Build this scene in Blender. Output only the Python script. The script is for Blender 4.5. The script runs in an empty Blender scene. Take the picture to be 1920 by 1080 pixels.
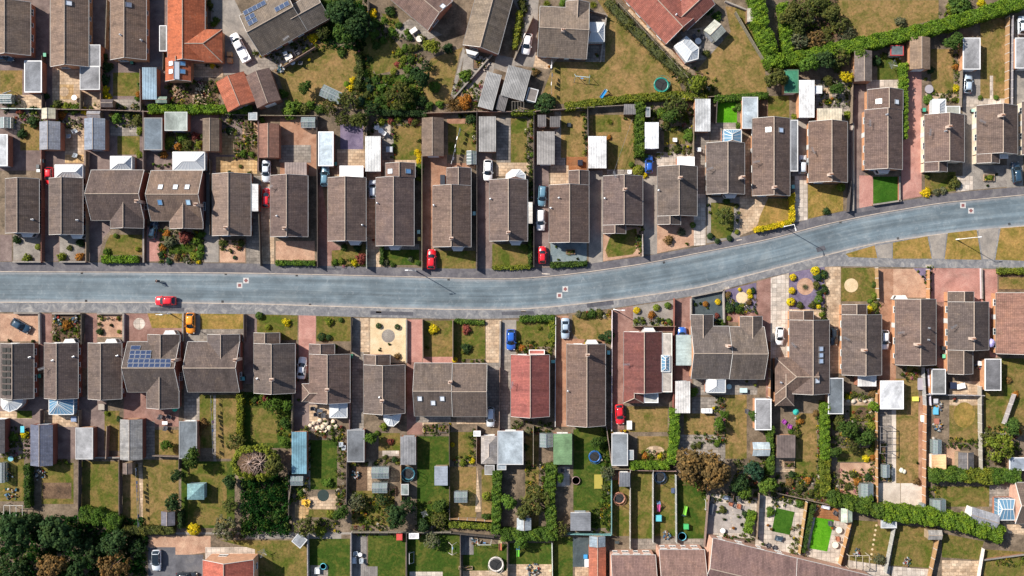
import bpy, bmesh, math, random
import numpy as np
from mathutils import Vector, Matrix
R = math.radians
random.seed(7)
scene = bpy.context.scene
COL = scene.collection

# ---------------------------------------------------------------- camera, sky, sun, exposure
H = 190.0            # metres above the ground
S = 0.107            # metres per map unit (one pixel of the 1920 wide photograph, at ground level)
cam_d = bpy.data.cameras.new('camera')
cam_d.sensor_width = 36.0
cam_d.lens = 36.0 * H / (1920 * S)
cam_d.clip_start, cam_d.clip_end = 1.0, 2000.0
cam = bpy.data.objects.new('camera', cam_d)
cam.location = (0, 0, H)
COL.objects.link(cam)
scene.camera = cam

SUN_EL, SUN_AZ = R(40.0), math.atan2(-0.866, 0.5)      # azimuth clockwise from +Y
w = bpy.data.worlds.new('World'); scene.world = w; w.use_nodes = True
wn = w.node_tree
sky = wn.nodes.new('ShaderNodeTexSky'); sky.sky_type = 'NISHITA'; sky.sun_disc = False
sky.sun_elevation = SUN_EL; sky.sun_rotation = SUN_AZ
bg = wn.nodes['Background']; bg.inputs['Strength'].default_value = 0.085
wn.links.new(sky.outputs[0], bg.inputs['Color'])
sd = bpy.data.lights.new('sun', 'SUN'); sd.energy = 4.8; sd.angle = R(0.5); sd.color = (1.0, 0.93, 0.83)
sun = bpy.data.objects.new('sun', sd); COL.objects.link(sun)
sun_dir = Vector((math.cos(SUN_EL)*0.866, -math.cos(SUN_EL)*0.5, -math.sin(SUN_EL)))
sun.rotation_euler = sun_dir.to_track_quat('-Z', 'Y').to_euler()
sun.location = (-60, 40, 80)
vs = scene.view_settings
vs.view_transform = 'Standard'; vs.look = 'None'; vs.gamma = 1.0; vs.exposure = 0.8; vs.use_curve_mapping = False

# ---------------------------------------------------------------- helpers
def P(px, py, z=0.0):
    k = (H - z) / H
    return Vector(((px - 960) * S * k, -(py - 540) * S * k, z))
def lin(c): return tuple(((v/255)/12.92 if v/255 <= .04045 else ((v/255+.055)/1.055)**2.4) for v in c)
def C(r, g, b, e=1.45):
    return tuple(min(v / e, .82) for v in lin((r, g, b))) + (1,)

THINGS = []   # (object, px, py, base, category, fixed)
def reg(o, px, py, base, cat, group=None, fixed=False):
    o['category'] = cat
    if group: o['group'] = group
    THINGS.append((o, px, py, base, fixed))
    return o
def empty(name, loc=(0, 0, 0), rz=0.0):
    o = bpy.data.objects.new(name, None); COL.objects.link(o)
    o.location = loc; o.rotation_euler = (0, 0, rz); o.empty_display_size = .3
    return o
class MB:
    def __init__(s): s.v = []; s.f = []; s.uv = []
    def add(s, vs_, fs_, uvs=None):
        b = len(s.v); s.v += [tuple(p) for p in vs_]
        for i, f in enumerate(fs_):
            s.f.append([b + j for j in f]); s.uv.append(uvs[i] if uvs else None)
        return s
    def box(s, x0, y0, z0, x1, y1, z1):
        return s.add([(x0,y0,z0),(x1,y0,z0),(x1,y1,z0),(x0,y1,z0),(x0,y0,z1),(x1,y0,z1),(x1,y1,z1),(x0,y1,z1)],
              [(3,2,1,0),(4,5,6,7),(0,1,5,4),(1,2,6,5),(2,3,7,6),(3,0,4,7)])
    def bar(s, a, b, wd, ht=None):
        a = Vector(a); b = Vector(b); ht = ht or wd
        d = (b - a); d.normalize()
        up = Vector((0,0,1)) if abs(d.z) < .95 else Vector((1,0,0))
        u = d.cross(up).normalized() * wd/2; n = u.cross(d).normalized() * ht/2
        q = []
        for p in (a, b):
            q += [p-u-n, p+u-n, p+u+n, p-u+n]
        return s.add(q, [(3,2,1,0),(4,5,6,7),(0,1,5,4),(1,2,6,5),(2,3,7,6),(3,0,4,7)])
    def tube(s, pts, rad, n=8, cap=True):
        pts = [Vector(p) for p in pts]
        if not hasattr(rad, '__len__'): rad = [rad]*len(pts)
        base = len(s.v)
        for i, p in enumerate(pts):
            d = (pts[min(i+1, len(pts)-1)] - pts[max(i-1, 0)]).normalized()
            up = Vector((0,0,1)) if abs(d.z) < .9 else Vector((1,0,0))
            u = d.cross(up).normalized(); v = u.cross(d)
            for k in range(n):
                a = 2*math.pi*k/n
                s.v.append(tuple(p + u*math.cos(a)*rad[i] + v*math.sin(a)*rad[i]))
        for i in range(len(pts)-1):
            for k in range(n):
                a, b = base+i*n+k, base+i*n+(k+1) % n
                s.f.append([a, a+n, b+n, b]); s.uv.append(None)
        if cap:
            s.f.append([base+k for k in range(n)]); s.uv.append(None)
            s.f.append([base+(len(pts)-1)*n+k for k in reversed(range(n))]); s.uv.append(None)
        return s
    def lathe(s, prof, n=20, c=(0,0,0)):
        base = len(s.v)
        for r, z in prof:
            for k in range(n):
                a = 2*math.pi*k/n
                s.v.append((c[0]+r*math.cos(a), c[1]+r*math.sin(a), c[2]+z))
        for i in range(len(prof)-1):
            for k in range(n):
                a, b = base+i*n+k, base+i*n+(k+1) % n
                s.f.append([a, b, b+n, a+n]); s.uv.append(None)
        if prof[0][0] > 1e-4: s.f.append([base+k for k in reversed(range(n))]); s.uv.append(None)
        if prof[-1][0] > 1e-4: s.f.append([base+(len(prof)-1)*n+k for k in range(n)]); s.uv.append(None)
        return s
    def mesh(s, name, mat, smooth=False):
        me = bpy.data.meshes.new(name); me.from_pydata(s.v, [], s.f)
        if mat: me.materials.append(mat)
        if any(u is not None for u in s.uv):
            ul = me.uv_layers.new(name='UVMap'); i = 0
            for f, u in zip(s.f, s.uv):
                for j in range(len(f)):
                    ul.data[i].uv = u[j] if u else (0, 0); i += 1
        if smooth: me.polygons.foreach_set('use_smooth', [True]*len(me.polygons))
        if len(s.f) > 5:
            bm = bmesh.new(); bm.from_mesh(me); bmesh.ops.recalc_face_normals(bm, faces=bm.faces); bm.to_mesh(me); bm.free()
        me.update(); return me
    def build(s, name, mat, parent=None, smooth=False, color=None):
        return link(name, s.mesh(name, mat, smooth), parent, color)
def link(name, me, parent=None, color=None, loc=None, rz=None):
    o = bpy.data.objects.new(name, me); COL.objects.link(o)
    if parent: o.parent = parent
    if color: o.color = tuple(color[:3]) + (1,)
    if loc is not None: o.location = loc
    if rz is not None: o.rotation_euler = (0, 0, rz)
    return o
def copy_tree(o, parent=None):
    c = o.copy(); COL.objects.link(c); c.parent = parent
    for ch in CH.get(o.name, []): copy_tree(ch, c)
    return c
CH = {}
def index_children(o):
    CH[o.name] = [c for c in COL.objects if c.parent == o]
    for c in CH[o.name]: index_children(c)
def recolor(o, fn):
    fn(o)
    for c in o.children: recolor(c, fn)

# ---------------------------------------------------------------- materials
def newmat(name):
    m = bpy.data.materials.new(name); m.use_nodes = True
    nt = m.node_tree; b = nt.nodes['Principled BSDF']
    return m, nt, b
def N(nt, t, **kw):
    n = nt.nodes.new(t)
    for k, v in kw.items():
        if k[0] == 'i' and k[1:].isdigit(): n.inputs[int(k[1:])].default_value = v
        else: setattr(n, k, v)
    return n
def coords(nt, rnd=True):
    tc = N(nt, 'ShaderNodeTexCoord')
    if not rnd: return tc.outputs['Object']
    oi = N(nt, 'ShaderNodeObjectInfo')
    mul = N(nt, 'ShaderNodeMath', operation='MULTIPLY', i1=83.0)
    nt.links.new(oi.outputs['Random'], mul.inputs[0])
    ad = N(nt, 'ShaderNodeVectorMath', operation='ADD')
    nt.links.new(tc.outputs['Object'], ad.inputs[0]); nt.links.new(mul.outputs[0], ad.inputs[1])
    return ad.outputs[0]
def noise(nt, vec, scale, detail=4, rough=.6, dist=0.0):
    n = N(nt, 'ShaderNodeTexNoise'); n.inputs['Scale'].default_value = scale
    n.inputs['Detail'].default_value = detail; n.inputs['Roughness'].default_value = rough
    n.inputs['Distortion'].default_value = dist
    if vec is not None: nt.links.new(vec, n.inputs['Vector'])
    return n.outputs['Fac']
def ramp(nt, fac, stops, interp='LINEAR'):
    r = N(nt, 'ShaderNodeValToRGB'); cr = r.color_ramp; cr.interpolation = interp
    while len(cr.elements) < len(stops): cr.elements.new(0.5)
    for e, (p, c) in zip(cr.elements, stops):
        e.position = p; e.color = c if hasattr(c, '__len__') else (c, c, c, 1)
    nt.links.new(fac, r.inputs[0]); return r.outputs[0]
def mix(nt, fac, a, b, mode='MIX'):
    n = N(nt, 'ShaderNodeMix', data_type='RGBA', blend_type=mode)
    for s_, v in ((n.inputs[0], fac), (n.inputs[6], a), (n.inputs[7], b)):
        if isinstance(v, (int, float)): s_.default_value = v
        elif isinstance(v, tuple): s_.default_value = v
        else: nt.links.new(v, s_)
    return n.outputs[2]
def bump(nt, b, h, strength=.4, dist=.03):
    n = N(nt, 'ShaderNodeBump'); n.inputs['Strength'].default_value = strength; n.inputs['Distance'].default_value = dist
    nt.links.new(h, n.inputs['Height']); nt.links.new(n.outputs[0], b.inputs['Normal'])
MAT = {}
g_ = lambda v: (v, v, v, 1)
def m_noise(name, cols, scale=.6, rough=.9, tint=False, fine=6.0, fine_amt=.35, bmp=.3, rnd=True, spec=.3, metal=0.0, dist=0.3, stain=.25):
    """mottled surface: broad patches of the given colours, fine grain, stains"""
    m, nt, b = newmat(name); v = coords(nt, rnd)
    n1 = noise(nt, v, scale, 5, .62, dist)
    k = len(cols)
    st = [(.3 + .4*i/max(k-1, 1), cols[i]) for i in range(k)]
    c = ramp(nt, n1, st)
    n2 = noise(nt, v, fine, 3, .7)
    g = ramp(nt, n2, [(.25, 1-fine_amt), (.75, 1+fine_amt)])
    c = mix(nt, 1.0, c, g, 'MULTIPLY')
    if stain:
        n3 = noise(nt, v, scale*.35+.05, 6, .7, .6)
        c = mix(nt, 1.0, c, ramp(nt, n3, [(.35, 1-stain), (.6, 1.0)]), 'MULTIPLY')
    if tint:
        oi = N(nt, 'ShaderNodeObjectInfo'); c = mix(nt, 1.0, c, oi.outputs['Color'], 'MULTIPLY')
    nt.links.new(c, b.inputs['Base Color']); b.inputs['Roughness'].default_value = rough
    b.inputs['Specular IOR Level'].default_value = spec; b.inputs['Metallic'].default_value = metal
    if bmp: bump(nt, b, n2, bmp)
    MAT[name] = m; return m
def paving(name, cols, bw, bh, mortar=.55, msize=.04, rough=.9, off=.5, fine=5.0, rot=0.0, tint=False, contrast=.25):
    m, nt, b = newmat(name); v = coords(nt, False)
    mp = N(nt, 'ShaderNodeMapping'); mp.inputs['Rotation'].default_value = (0, 0, rot); nt.links.new(v, mp.inputs[0])
    br = N(nt, 'ShaderNodeTexBrick'); br.offset = off
    br.inputs['Scale'].default_value = 1.0; br.inputs['Brick Width'].default_value = bw; br.inputs['Row Height'].default_value = bh
    br.inputs['Mortar Size'].default_value = msize; br.inputs['Color1'].default_value = g_(1-contrast); br.inputs['Color2'].default_value = g_(1+contrast*.6)
    br.inputs['Mortar'].default_value = g_(mortar); nt.links.new(mp.outputs[0], br.inputs['Vector'])
    n1 = noise(nt, v, .5, 5, .65, .4)
    k = len(cols); c = ramp(nt, n1, [(.32 + .36*i/max(k-1, 1), cols[i]) for i in range(k)])
    c = mix(nt, 1.0, c, br.outputs['Color'], 'MULTIPLY')
    n2 = noise(nt, v, fine, 4, .7)
    c = mix(nt, 1.0, c, ramp(nt, n2, [(.3, .78), (.7, 1.18)]), 'MULTIPLY')
    n3 = noise(nt, v, .22, 6, .7, .8)
    c = mix(nt, 1.0, c, ramp(nt, n3, [(.34, .7), (.55, 1.0)]), 'MULTIPLY')
    if tint:
        oi = N(nt, 'ShaderNodeObjectInfo'); c = mix(nt, 1.0, c, oi.outputs['Color'], 'MULTIPLY')
    nt.links.new(c, b.inputs['Base Color']); b.inputs['Roughness'].default_value = rough
    b.inputs['Specular IOR Level'].default_value = .25
    bump(nt, b, br.outputs['Fac'], -.3, .02)
    MAT[name] = m
def lawn_mat(name, green, straw, dry, fine=2.2):
    m, nt, b = newmat(name); v = coords(nt, True)
    n1 = noise(nt, v, .22, 7, .72, .9)
    lo = .62 - dry*.2
    c = ramp(nt, n1, [(lo-.12, green), (lo, tuple(a*.45+b_*.55 for a, b_ in zip(green, straw))), (lo+.12, straw)])
    n5 = noise(nt, v, .6, 6, .75, 1.0)      # bleached and worn patches
    c = mix(nt, ramp(nt, n5, [(.52, 0.0), (.68, .55)]), c, (straw[0]*1.3, straw[1]*1.16, straw[2]*1.15, 1))
    n4 = noise(nt, v, .9, 5, .7, .8)
    c = mix(nt, ramp(nt, n4, [(.5, 0.0), (.66, .6)]), c, (green[0]*.8, green[1]*.86, green[2]*.75, 1))
    n2 = noise(nt, v, fine, 5, .8)
    c = mix(nt, 1.0, c, ramp(nt, n2, [(.3, .58), (.7, 1.36)]), 'MULTIPLY')
    nt.links.new(c, b.inputs['Base Color']); b.inputs['Roughness'].default_value = 1.0
    b.inputs['Specular IOR Level'].default_value = .1
    bump(nt, b, n2, .9, .08)
    MAT[name] = m
def roof_mat(name, tw=.33, th=.36, rib=.3, speck=.5):
    """interlocking tiles from UV (u along the eave, v up the slope), lichen specks; tinted by the object colour"""
    m, nt, b = newmat(name)
    uv = N(nt, 'ShaderNodeUVMap'); oi = N(nt, 'ShaderNodeObjectInfo')
    br = N(nt, 'ShaderNodeTexBrick'); br.offset = 0.0
    for k_, v_ in (('Scale', 1.0), ('Brick Width', tw), ('Row Height', th), ('Mortar Size', .045), ('Mortar Smooth', .5)): br.inputs[k_].default_value = v_
    br.inputs['Color1'].default_value = g_(.82); br.inputs['Color2'].default_value = g_(1.14); br.inputs['Mortar'].default_value = g_(.62)
    nt.links.new(uv.outputs[0], br.inputs['Vector'])
    v = coords(nt, True)
    n1 = noise(nt, v, .35, 5, .65, .4)
    c = ramp(nt, n1, [(.3, (.8, .8, .83, 1)), (.5, (1, 1, 1, 1)), (.7, (1.17, 1.12, 1.03, 1))])
    c = mix(nt, 1.0, c, br.outputs['Color'], 'MULTIPLY')
    c = mix(nt, 1.0, c, oi.outputs['Color'], 'MULTIPLY')
    n2 = noise(nt, v, 1.6, 4, .7, .2)
    c = mix(nt, ramp(nt, n2, [(.60, 0.0), (.72, .32)]), c, C(185, 165, 140))
    n3 = noise(nt, v, 3.6, 2, .5)
    c = mix(nt, ramp(nt, n3, [(.69, 0.0), (.76, speck*.8)]), c, C(200, 188, 170))
    n5 = noise(nt, v, .9, 5, .7)
    c = mix(nt, 1.0, c, ramp(nt, n5, [(.33, .78), (.5, 1.0)]), 'MULTIPLY')
    mp = N(nt, 'ShaderNodeMapping'); mp.inputs['Scale'].default_value = (1.5, .16, 1); av = N(nt, 'ShaderNodeVectorMath', operation='ADD'); nt.links.new(uv.outputs[0], av.inputs[0]); mu = N(nt, 'ShaderNodeMath', operation='MULTIPLY', i1=57.0); nt.links.new(oi.outputs['Random'], mu.inputs[0]); nt.links.new(mu.outputs[0], av.inputs[1]); nt.links.new(av.outputs[0], mp.inputs[0])
    n6 = noise(nt, mp.outputs[0], 1.0, 4, .65)      # run-off streaks down the slope
    c = mix(nt, 1.0, c, ramp(nt, n6, [(.33, .76), (.5, 1.0), (.68, 1.16)]), 'MULTIPLY')
    rv = ramp(nt, oi.outputs['Random'], [(0, (.86, .86, .9, 1)), (.35, (1, .98, .95, 1)), (.7, (1.08, 1.0, .94, 1)), (1, (.94, .96, 1.0, 1))]); c = mix(nt, 1.0, c, rv, 'MULTIPLY')
    nt.links.new(c, b.inputs['Base Color']); b.inputs['Roughness'].default_value = .85
    b.inputs['Specular IOR Level'].default_value = .25
    wv = N(nt, 'ShaderNodeTexWave', wave_type='BANDS', bands_direction='X'); wv.inputs['Scale'].default_value = .314/tw
    nt.links.new(uv.outputs[0], wv.inputs[0])
    ad = N(nt, 'ShaderNodeMath', operation='ADD'); nt.links.new(wv.outputs[1], ad.inputs[0])
    iv = N(nt, 'ShaderNodeMath', operation='MULTIPLY', i1=-1.0); nt.links.new(br.outputs['Fac'], iv.inputs[0]); nt.links.new(iv.outputs[0], ad.inputs[1])
    bump(nt, b, ad.outputs[0], rib, .012)
    MAT[name] = m
def leaf_mat(name, stops=None):
    """u of the UV = clump, v = leaf; tinted by the object colour unless stops are given"""
    m, nt, b = newmat(name); nt.nodes.remove(b)
    uv = N(nt, 'ShaderNodeUVMap'); sp = N(nt, 'ShaderNodeSeparateXYZ'); nt.links.new(uv.outputs[0], sp.inputs[0])
    oi = N(nt, 'ShaderNodeObjectInfo')
    if stops:
        c = ramp(nt, sp.outputs[0], stops, 'CONSTANT')
    else:
        c = mix(nt, 1.0, oi.outputs['Color'], ramp(nt, sp.outputs[0], [(0, (.62, .70, .66, 1)), (.5, (1, 1, 1, 1)), (1, (1.5, 1.28, .95, 1))]), 'MULTIPLY')
    c = mix(nt, 1.0, c, ramp(nt, sp.outputs[1], [(0, .55), (1, 1.4)]), 'MULTIPLY')
    d = N(nt, 'ShaderNodeBsdfDiffuse'); t = N(nt, 'ShaderNodeBsdfTranslucent'); ms = N(nt, 'ShaderNodeMixShader', i0=.28)
    nt.links.new(c, d.inputs[0]); nt.links.new(mix(nt, 1.0, c, (1.1, 1.15, .6, 1), 'MULTIPLY'), t.inputs[0])
    nt.links.new(d.outputs[0], ms.inputs[1]); nt.links.new(t.outputs[0], ms.inputs[2])
    nt.links.new(ms.outputs[0], nt.nodes['Material Output'].inputs[0])
    MAT[name] = m
def plain(name, col=None, rough=.5, metal=0.0, coat=0.0, spec=.5, vary=.12, scale=3.0):
    """slightly soiled uniform material; col None = the object colour"""
    m, nt, b = newmat(name); v = coords(nt, True)
    n1 = noise(nt, v, scale, 5, .65)
    g = ramp(nt, n1, [(.3, 1-vary), (.65, 1+vary*.5)])
    if col is None:
        oi = N(nt, 'ShaderNodeObjectInfo'); c = mix(nt, 1.0, oi.outputs['Color'], g, 'MULTIPLY')
    else: c = mix(nt, 1.0, col, g, 'MULTIPLY')
    nt.links.new(c, b.inputs['Base Color']); b.inputs['Roughness'].default_value = rough
    b.inputs['Metallic'].default_value = metal; b.inputs['Coat Weight'].default_value = coat; b.inputs['Coat Roughness'].default_value = .06
    b.inputs['Specular IOR Level'].default_value = spec
    MAT[name] = m
def glass_mat(name, col, rough=.08, trans=.35):
    m, nt, b = newmat(name)
    b.inputs['Base Color'].default_value = col; b.inputs['Roughness'].default_value = rough
    tr = N(nt, 'ShaderNodeBsdfTransparent', i0=(.85, .95, 1, 1)); ms = N(nt, 'ShaderNodeMixShader', i0=trans)
    nt.links.new(b.outputs[0], ms.inputs[1]); nt.links.new(tr.outputs[0], ms.inputs[2])
    nt.links.new(ms.outputs[0], nt.nodes['Material Output'].inputs[0])
    MAT[name] = m

# ground
m_noise('terrain', [C(96,98,52), C(128,112,78), C(150,128,92)], .25, fine=2.0, fine_amt=.45)
m_noise('garden_ground', [C(88,78,64), C(124,108,90), C(150,132,112)], .5, fine=3.5, fine_amt=.4)
m_noise('soil', [C(78,62,48), C(112,88,68), C(138,112,88)], .7, fine=4.0, fine_amt=.5, bmp=.8)
m_noise('concrete', [C(138,132,126), C(160,152,144), C(178,168,156)], .5, fine=4.0, fine_amt=.18)
m_noise('pale', [C(205,190,175), C(224,208,192), C(236,224,208)], .5, fine=4.0, fine_amt=.12)
m_noise('tarmac', [C(92,92,98), C(108,108,114), C(126,124,126)], .5, fine=5.0, fine_amt=.2)
m_noise('gravel_pink', [C(176,136,112), C(198,158,132), C(214,178,150)], .6, fine=7.0, fine_amt=.4, bmp=.7)
m_noise('gravel_grey', [C(132,124,118), C(156,148,140), C(172,164,154)], .6, fine=7.0, fine_amt=.4, bmp=.7)
m_noise('gravel_light', [C(164,156,150), C(180,171,165), C(196,187,180)], .6, fine=7.0, fine_amt=.3)
m_noise('gravel_cream', [C(212,186,146), C(224,200,162), C(232,212,178)], .6, fine=7.0, fine_amt=.28, bmp=.6, stain=.1)
m_noise('slate_blue', [C(112,128,134), C(132,146,150), C(146,158,160)], .6, fine=7.0, fine_amt=.3)
m_noise('slate_dark', [C(62,74,80), C(80,92,96), C(96,104,106)], .6, fine=7.0, fine_amt=.35)
m_noise('slate_purple', [C(104,92,118), C(124,112,138), C(142,128,150)], .6, fine=7.0, fine_amt=.35)
paving('block_red', [C(146,108,98), C(172,132,120), C(188,150,138)], .24, .12, contrast=.12, mortar=.75)
paving('block_pink', [C(194,140,128), C(212,156,143), C(222,172,158)], .24, .12, contrast=.12, mortar=.75)
paving('block_orange', [C(166,120,96), C(192,146,118), C(208,166,140)], .24, .12, contrast=.12, mortar=.75)
paving('block_mauve', [C(128,110,106), C(150,130,124), C(170,150,142)], .24, .12, contrast=.12, mortar=.75)
paving('slab_grey', [C(138,130,122), C(162,152,142), C(180,168,156)], .9, .6, off=.5)
paving('slab_tan', [C(190,160,130), C(212,184,154), C(226,202,174)], .9, .6)
paving('slab_pale', [C(196,182,168), C(216,202,188), C(230,218,206)], .9, .9, off=0)
paving('slab_yellow', [C(184,146,98), C(206,170,122), C(220,190,146)], .6, .6, off=0)
paving('deck', [C(150,94,56), C(176,116,74), C(190,134,92)], 4.0, .16, mortar=.35, msize=.02)
paving('deck_grey', [C(128,122,120), C(150,144,140), C(168,162,156)], 4.0, .18, mortar=.4, msize=.02, rot=R(90))
lawn_mat('lawn_dry', C(96,98,42), C(156,126,84), .68)
lawn_mat('lawn_mix', C(84,96,34), C(140,116,72), .5)
lawn_mat('lawn_green', C(60,84,27), C(112,108,52), .15)
lawn_mat('lawn_gold', C(122,112,50), C(172,138,82), .6)
lawn_mat('turf', C(50,92,24), C(72,112,36), .4, fine=4.0)
lawn_mat('turf_bright', C(78,148,22), C(104,168,38), .4, fine=4.0)
# buildings
roof_mat('roof_tile'); roof_mat('roof_tile_smooth', .3, .3, .2, .12)
paving('brick', [C(150,92,68), C(176,112,84), C(190,128,98)], .5, .16, tint=True)
plain('render_wall', None, .9, vary=.15); plain('upvc', C(236,236,234), .4, vary=.05); plain('paint', None, .5); plain('mortar', C(184,166,150), .9, vary=.25)
plain('timber', None, .85, vary=.3, scale=2.0); m_noise('felt', [g_(.72), g_(.98), g_(1.2)], .45, .9, True, 5.0, .2, .2, stain=.5); m_noise('sheet', [g_(.8), g_(1.0), g_(1.12)], .5, .55, True, 3.0, .14, 0, stain=.45)
plain('plastic', None, .35, vary=.05); plain('rubber', C(38,38,40), .8); plain('dark_metal', C(58,60,64), .5, metal=.3); plain('steel', C(190,192,196), .35, metal=.6)
plain('fabric', None, .95, vary=.15); plain('terracotta', C(178,132,106), .85, vary=.2); plain('bark', C(118,96,80), .95, vary=.35); plain('pale_bark', C(205,178,165), .95, vary=.2)
plain('car_paint', None, .28, coat=1.0, vary=.03, spec=.5); plain('car_glass', C(30,40,48), .05, spec=.8, vary=.02); plain('lamp_glass', C(225,225,220), .1); plain('tail_glass', C(170,20,20), .15)
plain('skin', C(205,150,122), .6); plain('hair', C(60,44,34), .8); plain('skylight_glass', None, .06, spec=1.0, vary=.02); plain('water', C(60,72,66), .05, spec=.6)
plain('solar_cell', C(48,64,100), .12, spec=.8, vary=.12, scale=5.0); plain('solar_black', C(26,28,38), .15, spec=.6, vary=.06)
glass_mat('polycarb', C(232,238,244), .25, .18); glass_mat('blue_glass', C(120,170,205), .08, .3); glass_mat('green_glass', C(170,190,190), .1, .5)
m_noise('window_glass', [C(38,46,54), C(58,70,80), C(80,92,100)], .8, .06, fine_amt=.05, bmp=0, spec=.8, stain=0)
# street
def road_mat():
    m, nt, b = newmat('road'); v = coords(nt, False)
    n1 = noise(nt, v, .25, 6, .65, .5)
    c = ramp(nt, n1, [(.3, C(90,104,113)), (.5, C(105,120,129)), (.7, C(124,136,142))])
    n2 = noise(nt, v, 5.0, 4, .75)
    c = mix(nt, 1.0, c, ramp(nt, n2, [(.3, .92), (.7, 1.08)]), 'MULTIPLY')
    mp = N(nt, 'ShaderNodeMapping'); mp.inputs['Scale'].default_value = (.03, 7.5, 1); uvn = N(nt, 'ShaderNodeUVMap'); nt.links.new(uvn.outputs[0], mp.inputs[0])
    n3 = noise(nt, mp.outputs[0], 1.0, 5, .6)
    c = mix(nt, 1.0, c, ramp(nt, n3, [(.34, .70), (.5, 1.0), (.64, 1.32)]), 'MULTIPLY')     # worn wheel tracks along the road
    n4 = noise(nt, v, .9, 6, .75, 1.2)
    c = mix(nt, ramp(nt, n4, [(.54, 0.0), (.72, .5)]), c, C(162,168,172))
    n6 = noise(nt, v, .12, 3, .5, .3); c = mix(nt, 1.0, c, ramp(nt, n6, [(.38, .84), (.6, 1.1)]), 'MULTIPLY')
    sx = N(nt, 'ShaderNodeSeparateXYZ'); nt.links.new(uvn.outputs[0], sx.inputs[0])
    a1 = N(nt, 'ShaderNodeMath', operation='SUBTRACT', i1=.5); nt.links.new(sx.outputs[1], a1.inputs[0]); a2 = N(nt, 'ShaderNodeMath', operation='ABSOLUTE'); nt.links.new(a1.outputs[0], a2.inputs[0])
    n7 = noise(nt, v, .8, 6, .75, .8); a3 = N(nt, 'ShaderNodeMath', operation='MULTIPLY_ADD', i1=.22); nt.links.new(n7, a3.inputs[0]); nt.links.new(a2.outputs[0], a3.inputs[2])
    c = mix(nt, ramp(nt, a3.outputs[0], [(.50, 0.0), (.62, .7)]), c, C(168, 164, 164))      # grit swept to the kerbs
    nt.links.new(c, b.inputs['Base Color']); b.inputs['Roughness'].default_value = .8; bump(nt, b, n2, .3, .02)
    MAT['road'] = m
road_mat()
m_noise('pavement', [C(96,94,100), C(110,107,112), C(134,130,130)], .5, fine=3.0, fine_amt=.18, dist=1.0, stain=.2)
m_noise('footway', [C(112,113,118), C(134,134,137), C(172,168,164)], .6, fine=3.0, fine_amt=.2, dist=1.6, stain=.2)
m_noise('road_repair', [C(84,84,92), C(104,104,110)], .8, fine=4.0, fine_amt=.25)
m_noise('kerb', [C(186,172,160), C(212,198,182)], .8, fine=3.0, fine_amt=.2)
m_noise('iron', [C(48,44,44), C(66,60,58)], 2.0, fine=8.0)
m_noise('white_paint', [C(196,192,190), C(218,214,210)], 2.0, fine=6.0, fine_amt=.12, stain=.1); m_noise('red_paint', [C(140,88,88), C(162,110,108)], 3.0, fine=8.0)
leaf_mat('leaves')
leaf_mat('bed_leaves', [(0, C(56,76,32)), (.22, C(88,104,38)), (.42, C(118,126,50)), (.55, C(50,62,34)), (.7, C(72,92,40)), (.8, C(112,98,58)), (.87, C(176,156,44)), (.9, C(138,74,50)), (.925, C(104,112,70)), (.965, C(198,188,172)), (.985, C(160,90,112))])
leaf_mat('clutter', [(0, C(205,205,205)), (.2, C(120,130,140)), (.36, C(90,130,160)), (.48, C(150,120,90)), (.62, C(70,72,76)), (.74, C(190,170,140)), (.84, C(60,110,110)), (.91, C(170,70,60)), (.96, C(200,150,60))])
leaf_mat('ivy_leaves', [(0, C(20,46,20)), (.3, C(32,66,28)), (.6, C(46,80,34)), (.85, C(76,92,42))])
# ---------------------------------------------------------------- buildings
def wall_mat():
    m, nt, b = newmat('brick_wall'); v = coords(nt, False)
    sx = N(nt, 'ShaderNodeSeparateXYZ'); nt.links.new(v, sx.inputs[0])
    ad = N(nt, 'ShaderNodeMath', operation='ADD'); nt.links.new(sx.outputs[0], ad.inputs[0]); nt.links.new(sx.outputs[1], ad.inputs[1])
    cb = N(nt, 'ShaderNodeCombineXYZ'); nt.links.new(ad.outputs[0], cb.inputs[0]); nt.links.new(sx.outputs[2], cb.inputs[1])
    br = N(nt, 'ShaderNodeTexBrick')
    for k_, v_ in (('Scale', 1.0), ('Brick Width', .225), ('Row Height', .075), ('Mortar Size', .008)): br.inputs[k_].default_value = v_
    br.inputs['Color1'].default_value = g_(.8); br.inputs['Color2'].default_value = g_(1.15); br.inputs['Mortar'].default_value = g_(1.25)
    nt.links.new(cb.outputs[0], br.inputs['Vector'])
    oi = N(nt, 'ShaderNodeObjectInfo'); c = mix(nt, 1.0, oi.outputs['Color'], br.outputs['Color'], 'MULTIPLY')
    n1 = noise(nt, v, .8, 5, .7); c = mix(nt, 1.0, c, ramp(nt, n1, [(.3, .75), (.65, 1.12)]), 'MULTIPLY')
    nt.links.new(c, b.inputs['Base Color']); b.inputs['Roughness'].default_value = .9; MAT['brick_wall'] = m
wall_mat()
CACHE = {}
def cached(key, fn):
    if key not in CACHE: CACHE[key] = fn()
    return CACHE[key]
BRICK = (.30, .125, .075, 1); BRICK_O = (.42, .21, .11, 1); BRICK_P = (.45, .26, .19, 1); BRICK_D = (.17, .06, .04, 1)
ROOF = (.132, .094, .080, 1)

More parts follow.
